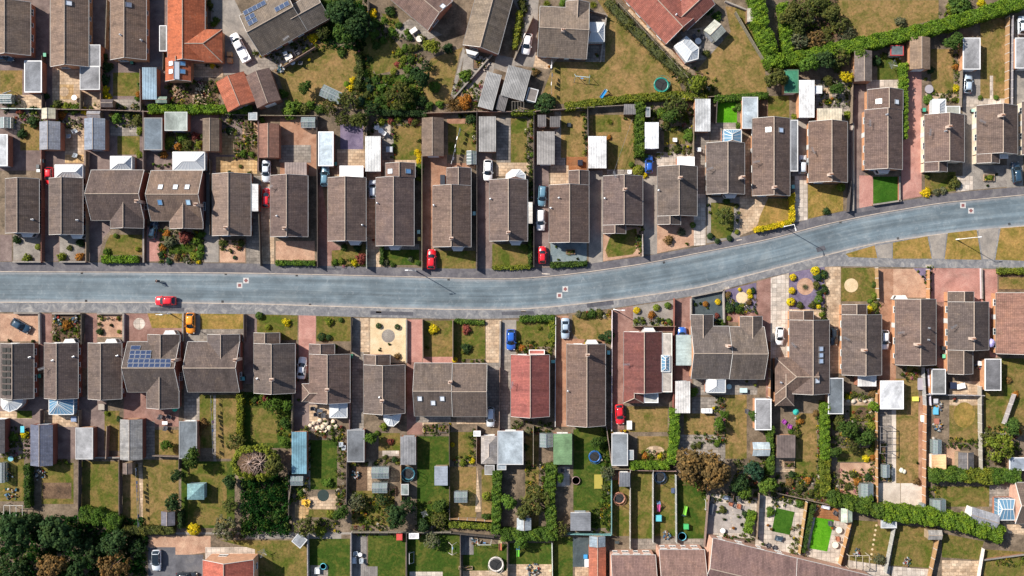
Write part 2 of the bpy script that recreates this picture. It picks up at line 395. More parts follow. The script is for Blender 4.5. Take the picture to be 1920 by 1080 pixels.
class Piece:
    def __init__(s, x0, x1, y0, y1, axis, eave, pitch, hipA=False, hipB=False):
        s.x0, s.x1, s.y0, s.y1, s.axis, s.e, s.t = x0, x1, y0, y1, axis, eave, math.tan(R(pitch))
        s.hipA, s.hipB = hipA, hipB      # A: top / left end in the plan, B: bottom / right end
        s.half = (x1-x0)/2 if axis == 'v' else (y1-y0)/2
        s.top = eave + s.half*s.t
    def uw(s, x, y):   # along, across from ridge
        if s.axis == 'v': return y, x-(s.x0+s.x1)/2
        return x, y-(s.y0+s.y1)/2
    def xy(s, u, w):
        if s.axis == 'v': return ((s.x0+s.x1)/2 + w, u)
        return (u, (s.y0+s.y1)/2 + w)
    def ends(s):       # u of end A and end B
        return (s.y1, s.y0) if s.axis == 'v' else (s.x0, s.x1)
    def z(s, x, y):
        if not (s.x0-.01 <= x <= s.x1+.01 and s.y0-.01 <= y <= s.y1+.01): return -1
        u, w = s.uw(x, y); d = s.half-abs(w); a, b = s.ends()
        if s.hipA: d = min(d, abs(u-a))
        if s.hipB: d = min(d, abs(u-b))
        return s.e + d*s.t
    def ridge(s):
        a, b = s.ends(); sg = 1 if b > a else -1; L = abs(b-a)
        ra = a + sg*(min(s.half, L/2) if s.hipA else 0); rb = b - sg*(min(s.half, L/2) if s.hipB else 0)
        return a, b, ra, rb
    def roof_mesh(s, th=.14):
        a, b, ra, rb = s.ridge(); h = s.half; mb = MB(); sl = math.hypot(1, s.t)
        p = lambda u, w, z: (*s.xy(u, w), z)
        top = [p(a, -h, s.e), p(b, -h, s.e), p(b, h, s.e), p(a, h, s.e), p(ra, 0, s.top), p(rb, 0, s.top)]
        bot = [(x, y, z-th) for x, y, z in top]
        fs = [(0, 1, 5, 4), (2, 3, 4, 5)]
        uvs = [[(a, 0), (b, 0), (rb, h*sl), (ra, h*sl)], [(b, 0), (a, 0), (ra, h*sl), (rb, h*sl)]]
        edge = [(0, 1), (2, 3)]
        if s.hipA: fs.append((3, 0, 4)); uvs.append([(-h, 0), (h, 0), (0, h*sl)]); edge.append((3, 0))
        else: edge += [(3, 4), (4, 0)]
        if s.hipB: fs.append((1, 2, 5)); uvs.append([(-h, 0), (h, 0), (0, h*sl)]); edge.append((1, 2))
        else: edge += [(1, 5), (5, 2)]
        allf = list(fs) + [tuple(i+6 for i in reversed(f)) for f in fs] + [(j, i, i+6, j+6) for i, j in edge]
        mb.add(top+bot, allf, uvs + [None]*(len(allf)-len(uvs)))
        return mb
    def wall_mesh(s, ie=.3, ig=.1, gap=.15):
        a, b, ra, rb = s.ridge(); sg = 1 if b > a else -1
        h = s.half-ie; mb = MB()
        a2 = a + sg*(ie if s.hipA else ig); b2 = b - sg*(ie if s.hipB else ig)
        ze = s.e + ie*s.t - gap - (ie*s.t if (s.hipA or s.hipB) else 0); zt = s.top - gap
        p = lambda u, w, z: (*s.xy(u, w), z)
        v = []
        for u, hip in ((a2, s.hipA), (b2, s.hipB)):
            v += [p(u, -h, 0), p(u, h, 0), p(u, h, ze), p(u, 0, ze if hip else zt), p(u, -h, ze)]
        mb.add(v, [(0, 1, 2, 3, 4), (9, 8, 7, 6, 5), (0, 4, 9, 5), (1, 6, 7, 2)])
        return mb

UPV = (1, 1, 1, 1)
def window_me(wd, ht):
    def f():
        m = MB(); t = .07
        m.box(-wd/2, 0, 0, wd/2, .06, t); m.box(-wd/2, 0, ht-t, wd/2, .06, ht); m.box(-wd/2, 0, t, -wd/2+t, .06, ht-t); m.box(wd/2-t, 0, t, wd/2, .06, ht-t)
        if wd > .9: m.box(-.03, 0, t, .03, .06, ht-t)
        m.box(-wd/2-.06, 0, -.06, wd/2+.06, .12, 0)
        p = MB(); p.box(-wd/2+t, .005, t, wd/2-t, .03, ht-t)
        return m.mesh('window', MAT['upvc']), p.mesh('pane', MAT['window_glass'])
    return cached(('win', wd, ht), f)
def door_me(wd, ht, white=True):
    def f():
        m = MB(); m.box(-wd/2, 0, 0, wd/2, .06, ht); m.box(-wd/2+.12, .06, ht*.55, wd/2-.12, .075, ht-.15); m.box(-wd/2+.12, .06, .15, wd/2-.12, .075, ht*.45)
        h = MB(); h.box(wd/2-.14, .06, 1.0, wd/2-.07, .12, 1.05)
        return m.mesh('door', MAT['upvc'] if white else MAT['paint']), h.mesh('handle', MAT['steel'])
    return cached(('door', wd, ht, white), f)

HOUSES = []; T_BR = (.132, .094, .080)
class House:
    def __init__(s, row, label, pieces, tint=ROOF, wall=BRICK, center=None, rot=0.0, eave=2.6, pitch=30, verge='w', mat='roof_tile', name='bungalow', wins=True, lm=None):
        s.row, s.rot, s.eave = row, rot, eave
        sp = [p.split() for p in pieces]
        r0 = list(map(float, sp[0][:4]))
        s.rel = center is not None
        cx, cy = center if s.rel else ((r0[0]+r0[2])/2, (r0[1]+r0[3])/2)
        s.cx, s.cy = cx, cy; s.ox, s.oy = (0, 0) if s.rel else (cx, cy)
        s.k = S*(H-eave)/H
        base = P(cx, cy, eave); s.loc = Vector((base.x, base.y, 0))
        s.root = empty(name, s.loc, -R(rot))
        s.lm = lm; s.label = label
        s.pieces = []
        tint = random.choice([tint, (.122, .096, .085), (.142, .104, .089), (.114, .090, .080), (.128, .093, .082)]) if tint == T_BR else tint; jf = random.uniform(.94, 1.08); t = [v*jf*random.uniform(.985, 1.015) for v in tint[:3]]
        for i, q in enumerate(sp):
            x0, y0, x1, y1 = map(float, q[:4]); ax = q[4]
            o = {k: v for k, v in (a.split('=') for a in q[5:] if '=' in a)}
            pc = Piece((x0-s.ox)*s.k, (x1-s.ox)*s.k, -(y1-s.oy)*s.k, -(y0-s.oy)*s.k, ax, float(o.get('e', eave)) - (.004*i), float(o.get('p', pitch)), 'A' in q[5:], 'B' in q[5:])
            s.pieces.append(pc)
            f = float(o.get('t', 1.0)); col = (t[0]*f, t[1]*f, t[2]*f, 1)
            if i: jf = random.uniform(.92, 1.04); col = tuple(min(1, v*jf) for v in col[:3]) + (1,)
            roof = pc.roof_mesh().build('roof', MAT[mat], s.root, color=col)
            pc.wall_mesh().build('wall', MAT['brick_wall'], s.root, color=wall)
            a, b, ra, rb = pc.ridge(); rt = MB()
            pt = lambda u, w, z: (*pc.xy(u, w), z)
            e_, n_ = pc.e, pc.half
            if abs(rb-ra) > .2: rt.tube([pt(ra, 0, pc.top), pt(rb, 0, pc.top)], .095, 6)
            for hip, u, ru in ((pc.hipA, a, ra), (pc.hipB, b, rb)):
                if hip:
                    for sg in (-1, 1): rt.tube([pt(u, sg*n_, e_+.01), pt(ru, 0, pc.top)], .09, 6)
            if rt.v: rt.build('ridge_tiles', MAT['mortar'], roof)
            vc = (.62, .6, .57, 1) if verge == 'w' else (.22, .16, .12, 1)
            for hip, u, sgn in ((pc.hipA, a, -1 if b > a else 1), (pc.hipB, b, 1 if b > a else -1)):
                if not hip and not (i and u == (a if 'nA' in q else None)) and not ('n'+('A' if u == a else 'B') in q[5:]):
                    vm = MB(); uu = u + sgn*.02
                    for sg in (-1, 1): vm.bar(pt(uu, sg*n_, e_-.06), pt(uu, 0, pc.top-.06), .05, .2)
                    vm.build('bargeboard', MAT['paint'], s.root, color=vc)
            for sg in (-1, 1):
                if 'ng' in q[5:]: break
                gm = MB(); gm.tube([pt(a, sg*(n_+.05), e_-.08), pt(b, sg*(n_+.05), e_-.08)], .055, 6)
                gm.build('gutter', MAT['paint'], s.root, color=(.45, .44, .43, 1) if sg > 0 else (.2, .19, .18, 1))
        if wins: s.windows()
        HOUSES.append(s)
        reg(s.root, cx, cy, label, 'house', None, True)
    def windows(s):
        pc = s.pieces[0]; a, b = sorted(pc.ends()); L = b-a; h = pc.half-.3
        rz = 0 if pc.axis == 'v' else R(90)
        for sg in (-1, 1):
            for k, f in enumerate((.13, .36, .6, .84)):
                u = a + f*L
                if k == 2 and sg == -1: me, ch, z, nm, cn = *door_me(.95, 2.0), .02, 'door', 'handle'
                else: me, ch, z, nm, cn = *window_me(1.3 if k % 2 else .9, 1.0), 1.0, 'window', 'pane'
                x, y = pc.xy(u, sg*h)
                ang = (-sg*R(90)) if pc.axis == 'v' else (0 if sg > 0 else R(180))
                o = link(nm, me, s.root, loc=(x, y, z), rz=ang); link(cn, ch, o)
                if s.eave > 4: o = link('window', window_me(1.3, 1.1)[0], s.root, loc=(x, y, 3.2), rz=ang); link('pane', window_me(1.3, 1.1)[1], o)
        for u, sg in ((a+.1, -1), (b-.1, 1)):
            me, ch = window_me(1.7, 1.2)
            x, y = pc.xy(u, -pc.half*.4)
            ang = (0 if sg > 0 else R(180)) if pc.axis == 'v' else (-sg*R(90))
            o = link('window', me, s.root, loc=(x, y, .85), rz=ang); link('pane', ch, o)
    def loc_at(s, px, py, z):
        p = P(px, py, z) - s.loc
        c, q = math.cos(R(s.rot)), math.sin(R(s.rot))
        return Vector((p.x*c - p.y*q, p.x*q + p.y*c, z))
    def on_roof(s, px, py):
        z = s.eave+1
        for _ in range(8):
            l = s.loc_at(px, py, z); zs = [(p.z(l.x, l.y), p) for p in s.pieces]; zz, pc = max(zs, key=lambda t: t[0])
            if zz < 0: zz = s.eave
            z = zz
        l.z = z
        u, w = pc.uw(l.x, l.y); n = Vector((pc.t*(1 if w > 0 else -1), 0, 1)) if pc.axis == 'v' else Vector((0, pc.t*(1 if w > 0 else -1), 1))
        return l, n.normalized(), pc
    def frame(s, l, n, off):
        up = (Vector((0, 0, 1)) - n*n.z).normalized(); x = up.cross(n)
        m = Matrix((x, up, n)).transposed().to_4x4(); m.translation = l + n*off
        return m
    def chimney(s, px, py, big=1.0):
        z = s.pieces[0].top + .75
        l = s.loc_at(px, py, z); m = MB(); m.box(-.36*big, -.27*big, s.eave, .36*big, .27*big, z); m.box(-.41*big, -.32*big, z, .41*big, .32*big, z+.12)
        o = m.build('chimney', MAT['brick_wall'], s.root, color=(.46, .36, .30, 1)); o.location = (l.x, l.y, 0)
        me = cached('pot', lambda: MB().lathe([(.13, 0), (.11, .4), (.14, .42), (.10, .43), (.08, .1)], 10).mesh('chimney_pot', MAT['terracotta']))
        link('chimney_pot', me, o, loc=(-.15, 0, z+.12))
        if big > .95: link('chimney_pot', me, o, loc=(.2, 0, z+.12))
    def flue(s, px, py):
        l, n, pc = s.on_roof(px, py)
        me = cached('flue', lambda: MB().lathe([(.2, -.15), (.2, .08), (.09, .12), (.09, .55), (.17, .58), (.17, .68), (.02, .74)], 10).mesh('flue', MAT['steel']))
        link('flue', me, s.root, loc=l)
    def aerial(s, px, py):
        l, n, pc = s.on_roof(px, py)
        def f():
            m = MB(); m.bar((0, 0, 0), (0, 0, 1.6), .05); m.bar((-.7, 0, 1.55), (.7, 0, 1.55), .05)
            for i in range(7): m.bar((-.65+i*.2, -.28, 1.57), (-.65+i*.2, .28, 1.57), .035)
            return m.mesh('aerial', MAT['steel'])
        link('aerial', cached('aerial', f), s.root, loc=l, rz=random.uniform(0, 3))
    def skylight(s, px, py, col=(.75, .8, .86, 1), wd=.95, ht=1.15):
        l, n, pc = s.on_roof(px, py)
        def f():
            m = MB(); t = .09
            m.box(-wd/2, -ht/2, -.1, wd/2, -ht/2+t, .1); m.box(-wd/2, ht/2-t, -.1, wd/2, ht/2, .1); m.box(-wd/2, -ht/2+t, -.1, -wd/2+t, ht/2-t, .1); m.box(wd/2-t, -ht/2+t, -.1, wd/2, ht/2-t, .1)
            g = MB(); g.box(-wd/2+t, -ht/2+t, 0, wd/2-t, ht/2-t, .07)
            return m.mesh('skylight', MAT['steel']), g.mesh('pane', MAT['skylight_glass'])
        a, b = cached(('sky', wd, ht), f)
        o = link('skylight', a, s.root); o.matrix_local = s.frame(l, n, .04); link('pane', b, o, color=col)
    def solar(s, px, py, wd, ht, black=False):
        l, n, pc = s.on_roof(px, py)
        def f():
            m = MB(); m.box(-wd/2, -ht/2, 0, wd/2, ht/2, .05)
            g = MB(); t = .05
            g.box(-wd/2+t, -ht/2+t, .05, wd/2-t, ht/2-t, .056)
            return m.mesh('solar_panel', MAT['solar_black' if black else 'steel']), g.mesh('cells', MAT['solar_black' if black else 'solar_cell'])
        a, b = cached(('sol', wd, ht, black), f)
        o = link('solar_panel', a, s.root); o.matrix_local = s.frame(l, n, .1); link('cells', b, o)
    def bay(s, px, py, sgn):     # sgn +1: faces down the photograph
        l = s.loc_at(px, py, 2.3)
        def f():
            pr = [(-1.25, 0), (-.8, .75), (.8, .75), (1.25, 0)]
            m = MB()
            for z0, z1, e in ((0, .8, 0), (2.1, 2.3, .04)):
                q = [(x*(1+e), y*(1+e)) for x, y in pr]
                m.add([(x, y, z0) for x, y in q]+[(x, y, z1) for x, y in q], [(4, 5, 6, 7), (0, 1, 5, 4), (1, 2, 6, 5), (2, 3, 7, 6), (3, 2, 1, 0)])
            for x, y in pr: m.box(x-.05, y-.05, .8, x+.05, y+.05, 2.1)
            g = MB(); q = [(x*.95, y*.95) for x, y in pr]
            g.add([(x, y, .8) for x, y in q]+[(x, y, 2.1) for x, y in q], [(0, 1, 5, 4), (1, 2, 6, 5), (2, 3, 7, 6)])
            return m.mesh('bay_window', MAT['upvc']), g.mesh('pane', MAT['window_glass'])
        a, b = cached('bay', f)
        o = link('bay_window', a, s.root, loc=(l.x, l.y, 0), rz=R(180) if sgn > 0 else 0); link('pane', b, o)
    def conservatory(s, outline, ridge, glass='polycarb', eave=2.25, rise=.9, step=.75):
        conserv(s.root, [s.loc_at(x, y, eave) for x, y in outline], [s.loc_at(x, y, eave+rise) for x, y in ridge], glass, step)
    def annex(s, x0, y0, x1, y1, kind='flat', h=2.4, tint=(.2, .2, .21, 1), rim=(.6, .6, .6, 1), wall=BRICK, label=None):
        a = s.loc_at(x0, y1, h); b = s.loc_at(x1, y0, h)
        outhouse_parts(s.root, a.x, a.y, b.x, b.y, kind, h, tint, wall, None, rim, prefix='annex_')
def conserv(parent, ol, rd, glass, step=.75, name='conservatory'):
    fr = MB(); gl = MB(); dw = MB(); n = len(ol); e = ol[0].z
    near = [min(range(len(rd)), key=lambda j: (rd[j].xy-p.xy).length) for p in ol]
    for i in range(n):
        p, q = ol[i], ol[(i+1) % n]; a, b = rd[near[i]], rd[near[(i+1) % n]]
        if near[i] == near[(i+1) % n]: gl.add([p, q, a], [(0, 1, 2)])
        else: gl.add([p, q, b, a], [(0, 1, 2, 3)])
        fr.bar(p, a, .1, .1); fr.bar(p, q, .14, .14)
        L = (q-p).length; k = max(1, round(L/step))
        for j in range(1, k):
            f = j/k; fr.bar(p.lerp(q, f), a.lerp(b, f), .06, .08)
        for j in range(k+1):
            c = p.lerp(q, j/k); fr.bar((c.x, c.y, .6), (c.x, c.y, e), .06)
        d = (q-p).normalized(); nn = Vector((-d.y, d.x, 0))*.06
        p0, q0 = Vector((p.x, p.y, 0)), Vector((q.x, q.y, 0)); u = Vector((0, 0, .6))
        dw.add([p0-nn, q0-nn, q0+nn, p0+nn, p0-nn+u, q0-nn+u, q0+nn+u, p0+nn+u], [(4, 5, 6, 7), (0, 1, 5, 4), (2, 3, 7, 6)])
        gl.add([(p.x, p.y, .6), (q.x, q.y, .6), (q.x, q.y, e), (p.x, p.y, e)], [(0, 1, 2, 3)])
    if len(rd) > 1: fr.bar(rd[0], rd[1], .16, .14)
    o = fr.build(name, MAT['upvc'], parent); gl.build('glazing', MAT[glass], o); dw.build('dwarf_wall', MAT['brick_wall'], o, color=BRICK)
    m = MB(); m.add([(p.x, p.y, .08) for p in ol], [tuple(range(n))]); m.build('floor_tiles', MAT['concrete'], o)
    return o
def outhouse_parts(root, x0, y0, x1, y1, kind, h, tint, wall, door, rim=(.55, .55, .55, 1), prefix='', wallmat='brick_wall'):
    w_, l_ = x1-x0, y1-y0
    if kind in ('gv', 'gh', 'hv', 'hh'):
        ax = kind[1]; hp = kind[0] == 'h'
        pc = Piece(x0, x1, y0, y1, ax, h, 24, hp, hp)
        r = pc.roof_mesh(.1).build(prefix+'roof', MAT['roof_tile_smooth' if prefix == '' else 'roof_tile'], root, color=tint)
        a, b, ra, rb = pc.ridge(); m = MB(); m.tube([(*pc.xy(ra, 0), pc.top), (*pc.xy(rb, 0), pc.top)], .07, 6); m.build('ridge_tiles', MAT['mortar'], r)
        pc.wall_mesh(.14, .08, .11).build(prefix+'wall', MAT[wallmat], root, color=wall)
    else:
        m = MB(); m.box(x0+.1, y0+.1, 0, x1-.1, y1-.1, h-.15); m.build(prefix+'wall', MAT[wallmat], root, color=wall)
        if kind == 'flat':
            m = MB(); m.box(x0, y0, h-.15, x1, y1, h); r = m.build(prefix+'roof', MAT['felt'], root, color=tint)
            t = .12; m = MB(); z0, z1 = h-.17, h+.05
            m.box(x0-.03, y0-.03, z0, x1+.03, y0+t, z1); m.box(x0-.03, y1-t, z0, x1+.03, y1+.03, z1); m.box(x0-.03, y0+t, z0, x0+t, y1-t, z1); m.box(x1-t, y0+t, z0, x1+.03, y1-t, z1)
            m.build('fascia', MAT['paint'], r, color=rim)
        else:     # ribbed sheets: 'rv' ribs run down the plan, 'rh' across it
            m = MB(); L = w_ if kind == 'rv' else l_; n = max(4, int(L/.3)); pr = []
            for i in range(n):
                for f, z in ((0, 0), (.55, 0), (.62, .05), (.93, .05)): pr.append(((i+f)*L/n, z))
            pr.append((L, 0)); vs_, fs_ = [], []
            for t, z in pr:
                if kind == 'rv': vs_ += [(x0+t, y0-.05, h+z), (x0+t, y1+.05, h+z+.12)]
                else: vs_ += [(x0-.05, y0+t, h+z), (x1+.05, y0+t, h+z+.12)]
            for i in range(len(pr)-1):
                f = (2*i, 2*i+2, 2*i+3, 2*i+1); fs_.append(f if kind == 'rv' else f[::-1])
            m.add(vs_, fs_); r = m.build(prefix+'roof', MAT['sheet'], root, color=tint)
            m = MB(); m.box(x0, y0, h-.2, x1, y0+.06, h-.01); m.box(x0, y1-.06, h-.2, x1, y1, h+.1); m.build('fascia', MAT['paint'], r, color=rim)
    if door:
        ht = min(2.0, h-.25); dw = min((w_ if door in 'NS' else l_)*.75, 2.2)
        def f():
            m = MB(); m.box(-dw/2, 0, 0, dw/2, .05, ht)
            for i in range(1, 6): m.box(-dw/2+.05, .05, i*ht/6-.02, dw/2-.05, .065, i*ht/6+.02)
            hm = MB(); hm.box(-.08, .05, ht*.45, .08, .1, ht*.45+.04)
            return m.mesh('door', MAT['paint']), hm.mesh('handle', MAT['steel'])
        a, b = cached(('gd', round(dw, 2), round(ht, 2)), f)
        cx, cy = (x0+x1)/2, (y0+y1)/2
        loc, rz = {'N': ((cx, y1-.1, 0), 0), 'S': ((cx, y0+.1, 0), R(180)), 'E': ((x1-.1, cy, 0), -R(90)), 'W': ((x0+.1, cy, 0), R(90))}[door]
        o = link('door', a, root, loc=loc, rz=rz, color=random.choice([(.75, .75, .74, 1), (.7, .7, .68, 1), (.3, .32, .35, 1), (.35, .2, .12, 1)])); link('handle', b, o)
def out(name, cat, base, x0, y0, x1, y1, kind='flat', tint=(.25, .25, .26), wall=None, h=2.3, rot=0, door='S', rim=(.5, .5, .5, 1), timber=False, group=None):
    """garage or shed from its roof outline in the plan"""
    cx, cy = (x0+x1)/2, (y0+y1)/2; b = P(cx, cy, h); k = S*(H-h)/H
    root = empty(name, (b.x, b.y, 0), -R(rot)); w_, l_ = (x1-x0)*k/2, (y1-y0)*k/2
    if wall is None: wall = BRICK if not timber else (.2, .12, .07, 1)
    outhouse_parts(root, -w_, -l_, w_, l_, kind, h, tuple(tint[:3])+(1,), tuple(wall[:3])+(1,), door, tuple(rim[:3])+(1,), '', 'timber' if timber else 'brick_wall')
    reg(root, cx, cy, base, cat, group)
    return root
def greenhouse(x0, y0, x1, y1, axis='v', rot=0, base='glass greenhouse with pale frame', glass='green_glass', group='greenhouses in the gardens'):
    h = 1.7; cx, cy = (x0+x1)/2, (y0+y1)/2; b = P(cx, cy, h); k = S*(H-h)/H
    root = empty('greenhouse', (b.x, b.y, 0), -R(rot)); w_, l_ = (x1-x0)*k/2, (y1-y0)*k/2
    pc = Piece(-w_, w_, -l_, l_, axis, h, 26)
    fr = MB(); gl = MB(); a, bb, ra, rb = pc.ridge(); p = lambda u, w, z: Vector((*pc.xy(u, w), z)); hf = pc.half
    n = max(3, round(abs(bb-a)/.62))
    for i in range(n+1):
        u = a + (bb-a)*i/n
        for sg in (-1, 1): fr.bar(p(u, sg*hf, 0), p(u, sg*hf, h), .05); fr.bar(p(u, sg*hf, h), p(u, 0, pc.top), .06)
    for sg in (-1, 1): fr.bar(p(a, sg*hf, h), p(bb, sg*hf, h), .08); fr.bar(p(a, sg*hf*.5, (h+pc.top)/2), p(bb, sg*hf*.5, (h+pc.top)/2), .04)
    fr.bar(p(a, 0, pc.top), p(bb, 0, pc.top), .1)
    gl.add([p(a, -hf, h), p(bb, -hf, h), p(bb, 0, pc.top), p(a, 0, pc.top), p(bb, hf, h), p(a, hf, h), p(a, -hf, .1), p(bb, -hf, .1), p(a, hf, .1), p(bb, hf, .1)],
           [(0, 1, 2, 3), (3, 2, 4, 5), (6, 7, 1, 0), (5, 4, 9, 8), (6, 0, 3, 5, 8), (7, 9, 4, 2, 1)])
    fr.build('frame', MAT['steel'], root); gl.build('glazing', MAT[glass], root)
    st = MB(); st.box(-w_*.85, -l_*.85, .0, -w_*.25, l_*.85, .7); st.box(w_*.25, -l_*.85, 0, w_*.85, l_*.85, .5); st.build('staging', MAT['timber'], root, color=(.25, .17, .1, 1))
    reg(root, cx, cy, base, 'greenhouse', group)

# ---------------------------------------------------------------- vegetation
rng = np.random.default_rng(11)
def unit(n, r=rng):
    v = r.normal(size=(n, 3)); return v/np.linalg.norm(v, axis=1, keepdims=True)
def quads(name, pos, nrm, size, u, v, mat, aspect=1.0):
    n = len(pos); a = np.cross(nrm, unit(n)); a /= np.linalg.norm(a, axis=1, keepdims=True)+1e-9; b = np.cross(nrm, a)
    s = np.asarray(size).reshape(-1, 1)*np.ones((n, 1))/2
    V = np.stack([pos-a*s-b*s*aspect, pos+a*s-b*s*aspect, pos+a*s+b*s*aspect, pos-a*s+b*s*aspect], 1).reshape(-1, 3)
    me = bpy.data.meshes.new(name)
    me.vertices.add(4*n); me.vertices.foreach_set('co', V.astype(np.float32).ravel())
    me.loops.add(4*n); me.loops.foreach_set('vertex_index', np.arange(4*n, dtype=np.int32))
    me.polygons.add(n); me.polygons.foreach_set('loop_start', np.arange(0, 4*n, 4, dtype=np.int32)); me.polygons.foreach_set('loop_total', np.full(n, 4, np.int32))
    ul = me.uv_layers.new(name='UVMap'); uv = np.repeat(np.stack([u, v], 1), 4, 0); ul.data.foreach_set('uv', uv.astype(np.float32).ravel())
    me.materials.append(mat); me.update(); me.validate(); return me
def clump_leaves(c, rc, nl, leaf, centre, outw=.7):
    n = len(c); cc = np.repeat(c, nl, 0); rr = np.repeat(rc, nl).reshape(-1, 1); d = unit(n*nl)
    pos = cc + d*rr*rng.uniform(.35, 1.0, (n*nl, 1))**.6
    o = pos-centre; o /= np.linalg.norm(o, axis=1, keepdims=True)+1e-9
    nm = d*.8 + o*outw + np.array([0, 0, .45]) + rng.normal(size=(n*nl, 3))*.35; nm /= np.linalg.norm(nm, axis=1, keepdims=True)
    u = np.repeat(rng.beta(2.2, 2.2, n), nl); v = rng.uniform(0, 1, n*nl)
    return pos, nm, rng.uniform(.7, 1.3, n*nl)*leaf, u, v
def crown(name, kind):
    if kind == 'ball':
        d = unit(110); d[:, 2] = np.abs(d[:, 2])*1.0 - .15
        c = d*.86; c[:, 2] = c[:, 2]*.95 + .55; q = clump_leaves(c, rng.uniform(.12, .2, 110), 11, .12, np.array([0, 0, .5]), 1.0)
    elif kind == 'loose':
        n = 60; d = unit(n); c = d*(rng.uniform(.25, 1, (n, 1))**.5)*.85; ang = np.arctan2(c[:, 1], c[:, 0])
        c[:, :2] *= (1 + .22*np.sin(ang*3+rng.uniform(0, 6)))[:, None]; c[:, 2] = np.abs(c[:, 2])*.9+.25
        q = clump_leaves(c, rng.uniform(.14, .3, n), 18, .13, np.array([0, 0, .3]))
    elif kind == 'tree':
        lobes = unit(9)*np.array([.58, .58, .42]); lobes[:, 2] = np.abs(lobes[:, 2]) + .95; lobes[0] = (0, 0, 1.35)
        lr = rng.uniform(.34, .52, 9); cs = []
        for l, r_ in zip(lobes, lr):
            d = unit(24); d[:, 2] = d[:, 2]*.8+.15; cs.append(l + d*r_*rng.uniform(.7, 1.05, (24, 1)))
        c = np.concatenate(cs); q = clump_leaves(c, rng.uniform(.07, .17, len(c)), 17, .075, np.array([0, 0, .9]))
    elif kind == 'sparse':
        n = 110; d = unit(n); c = d*(rng.uniform(.1, 1, (n, 1))**.4)*np.array([.95, .95, .6]); c[:, 2] = np.abs(c[:, 2])+.7
        q = clump_leaves(c, rng.uniform(.06, .16, n), 15, .07, np.array([0, 0, .7]), .3)
    elif kind == 'cone':
        n = 150; t = rng.uniform(0, 1, n)**.6; a = rng.uniform(0, 6.283, n); r_ = (1-t)*.95+.04
        r_ = (1-t*.0)*0 + np.sqrt(rng.uniform(.3, 1, n))*(1.02-rng.uniform(0, 1, n)*0)*(1-(1-t))*1.0
        z = (1-r_)*2.2+.25; c = np.stack([r_*np.cos(a), r_*np.sin(a), z], 1); q = clump_leaves(c, rng.uniform(.07, .14, n), 14, .08, np.array([0, 0, .4]))
    elif kind == 'ring':
        n = 150; a = rng.uniform(1.25, 5.03, n); r_ = rng.uniform(.66, 1.0, n); c = np.stack([r_*np.cos(a), r_*np.sin(a), 1.25-.75*(r_-.5)**2+rng.uniform(-.25, .1, n)-.35*(r_-.62)], 1)
        q = clump_leaves(c, rng.uniform(.06, .13, n), 17, .06, np.array([0, 0, .3]))
    elif kind == 'spiky':
        n = 130; d = unit(n); d[:, 2] = np.abs(d[:, 2])*.9+.1; k = 6; t = np.tile(np.linspace(.15, 1, k), n)
        dd = np.repeat(d, k, 0); pos = dd*t[:, None]; pos[:, 2] = pos[:, 2]*.8 + .25 - .35*t**2*(1-dd[:, 2])
        side = np.cross(dd, np.array([0, 0, 1.0])); nm = np.cross(side, dd) + rng.normal(size=pos.shape)*.25; nm /= np.linalg.norm(nm, axis=1, keepdims=True)
        q = (pos, nm, (1.15-t)*.16, np.repeat(rng.beta(2, 2, n), k), rng.uniform(0, 1, n*k))
    return quads(name, *q, MAT['leaves'])
NV = 3
CR = {k: [crown('foliage' if k in ('ball', 'loose', 'spiky') else 'crown', k) for _ in range(NV)] for k in ('ball', 'loose', 'tree', 'sparse', 'cone', 'ring', 'spiky')}
def trunk_me(kind):
    m = MB(); top = 1.25 if kind != 'cone' else 2.0
    m.tube([(0, 0, -.02), (.02, 0, .4), (0, .02, .8), (0, 0, top)], [.085, .065, .05, .02], 8)
    rr = random.Random(kind)
    for i in range(11 if kind == 'ring' else 7):
        a = i*6.283/(11 if kind == 'ring' else 7) + rr.uniform(-.2, .2); z0 = rr.uniform(.4, .8) if kind != 'ring' else rr.uniform(.95, 1.2)
        L = rr.uniform(.5, .75) if kind != 'ring' else rr.uniform(.6, .85); z1 = z0+rr.uniform(.2, .45) if kind != 'ring' else z0 - .1
        q = [(0, 0, z0), (L*.45*math.cos(a), L*.45*math.sin(a), z0+(z1-z0)*.6), (L*math.cos(a+.12), L*math.sin(a+.12), z1)]
        m.tube(q, [.035, .025, .01] if kind != 'ring' else [.014, .010, .005], 5, False)
        if kind == 'ring':
            for da in (-.35, .3): m.tube([q[1], (L*1.05*math.cos(a+da), L*1.05*math.sin(a+da), z1)], [.008, .004], 4, False)
    return m.mesh('trunk', MAT['pale_bark' if kind == 'ring' else 'bark'], True)
TR = {}
G_DK, G_MD, G_OL, G_LT, G_YG, G_YL, G_BR, G_BG, G_OR, G_GY, G_LM, G_RD = ((.036,.066,.026,1), (.056,.098,.024,1), (.085,.098,.030,1), (.085,.145,.026,1), (.15,.18,.028,1), (.50,.40,.02,1), (.165,.105,.045,1), (.035,.075,.045,1), (.30,.13,.03,1), (.12,.13,.075,1), (.125,.215,.026,1), (.20,.06,.05,1))
CNAME = {G_DK: 'dark green', G_MD: 'mid green', G_OL: 'olive green', G_LT: 'light green', G_YG: 'yellow-green', G_YL: 'bright yellow', G_BR: 'brown-leaved', G_BG: 'blue-green', G_OR: 'orange-leaved', G_GY: 'grey-green', G_LM: 'lime green', G_RD: 'dark red'}
def jit(c, a=.14):
    f = random.uniform(1-a, 1+a); return (c[0]*f*random.uniform(.93, 1.07), c[1]*f, c[2]*f, 1)
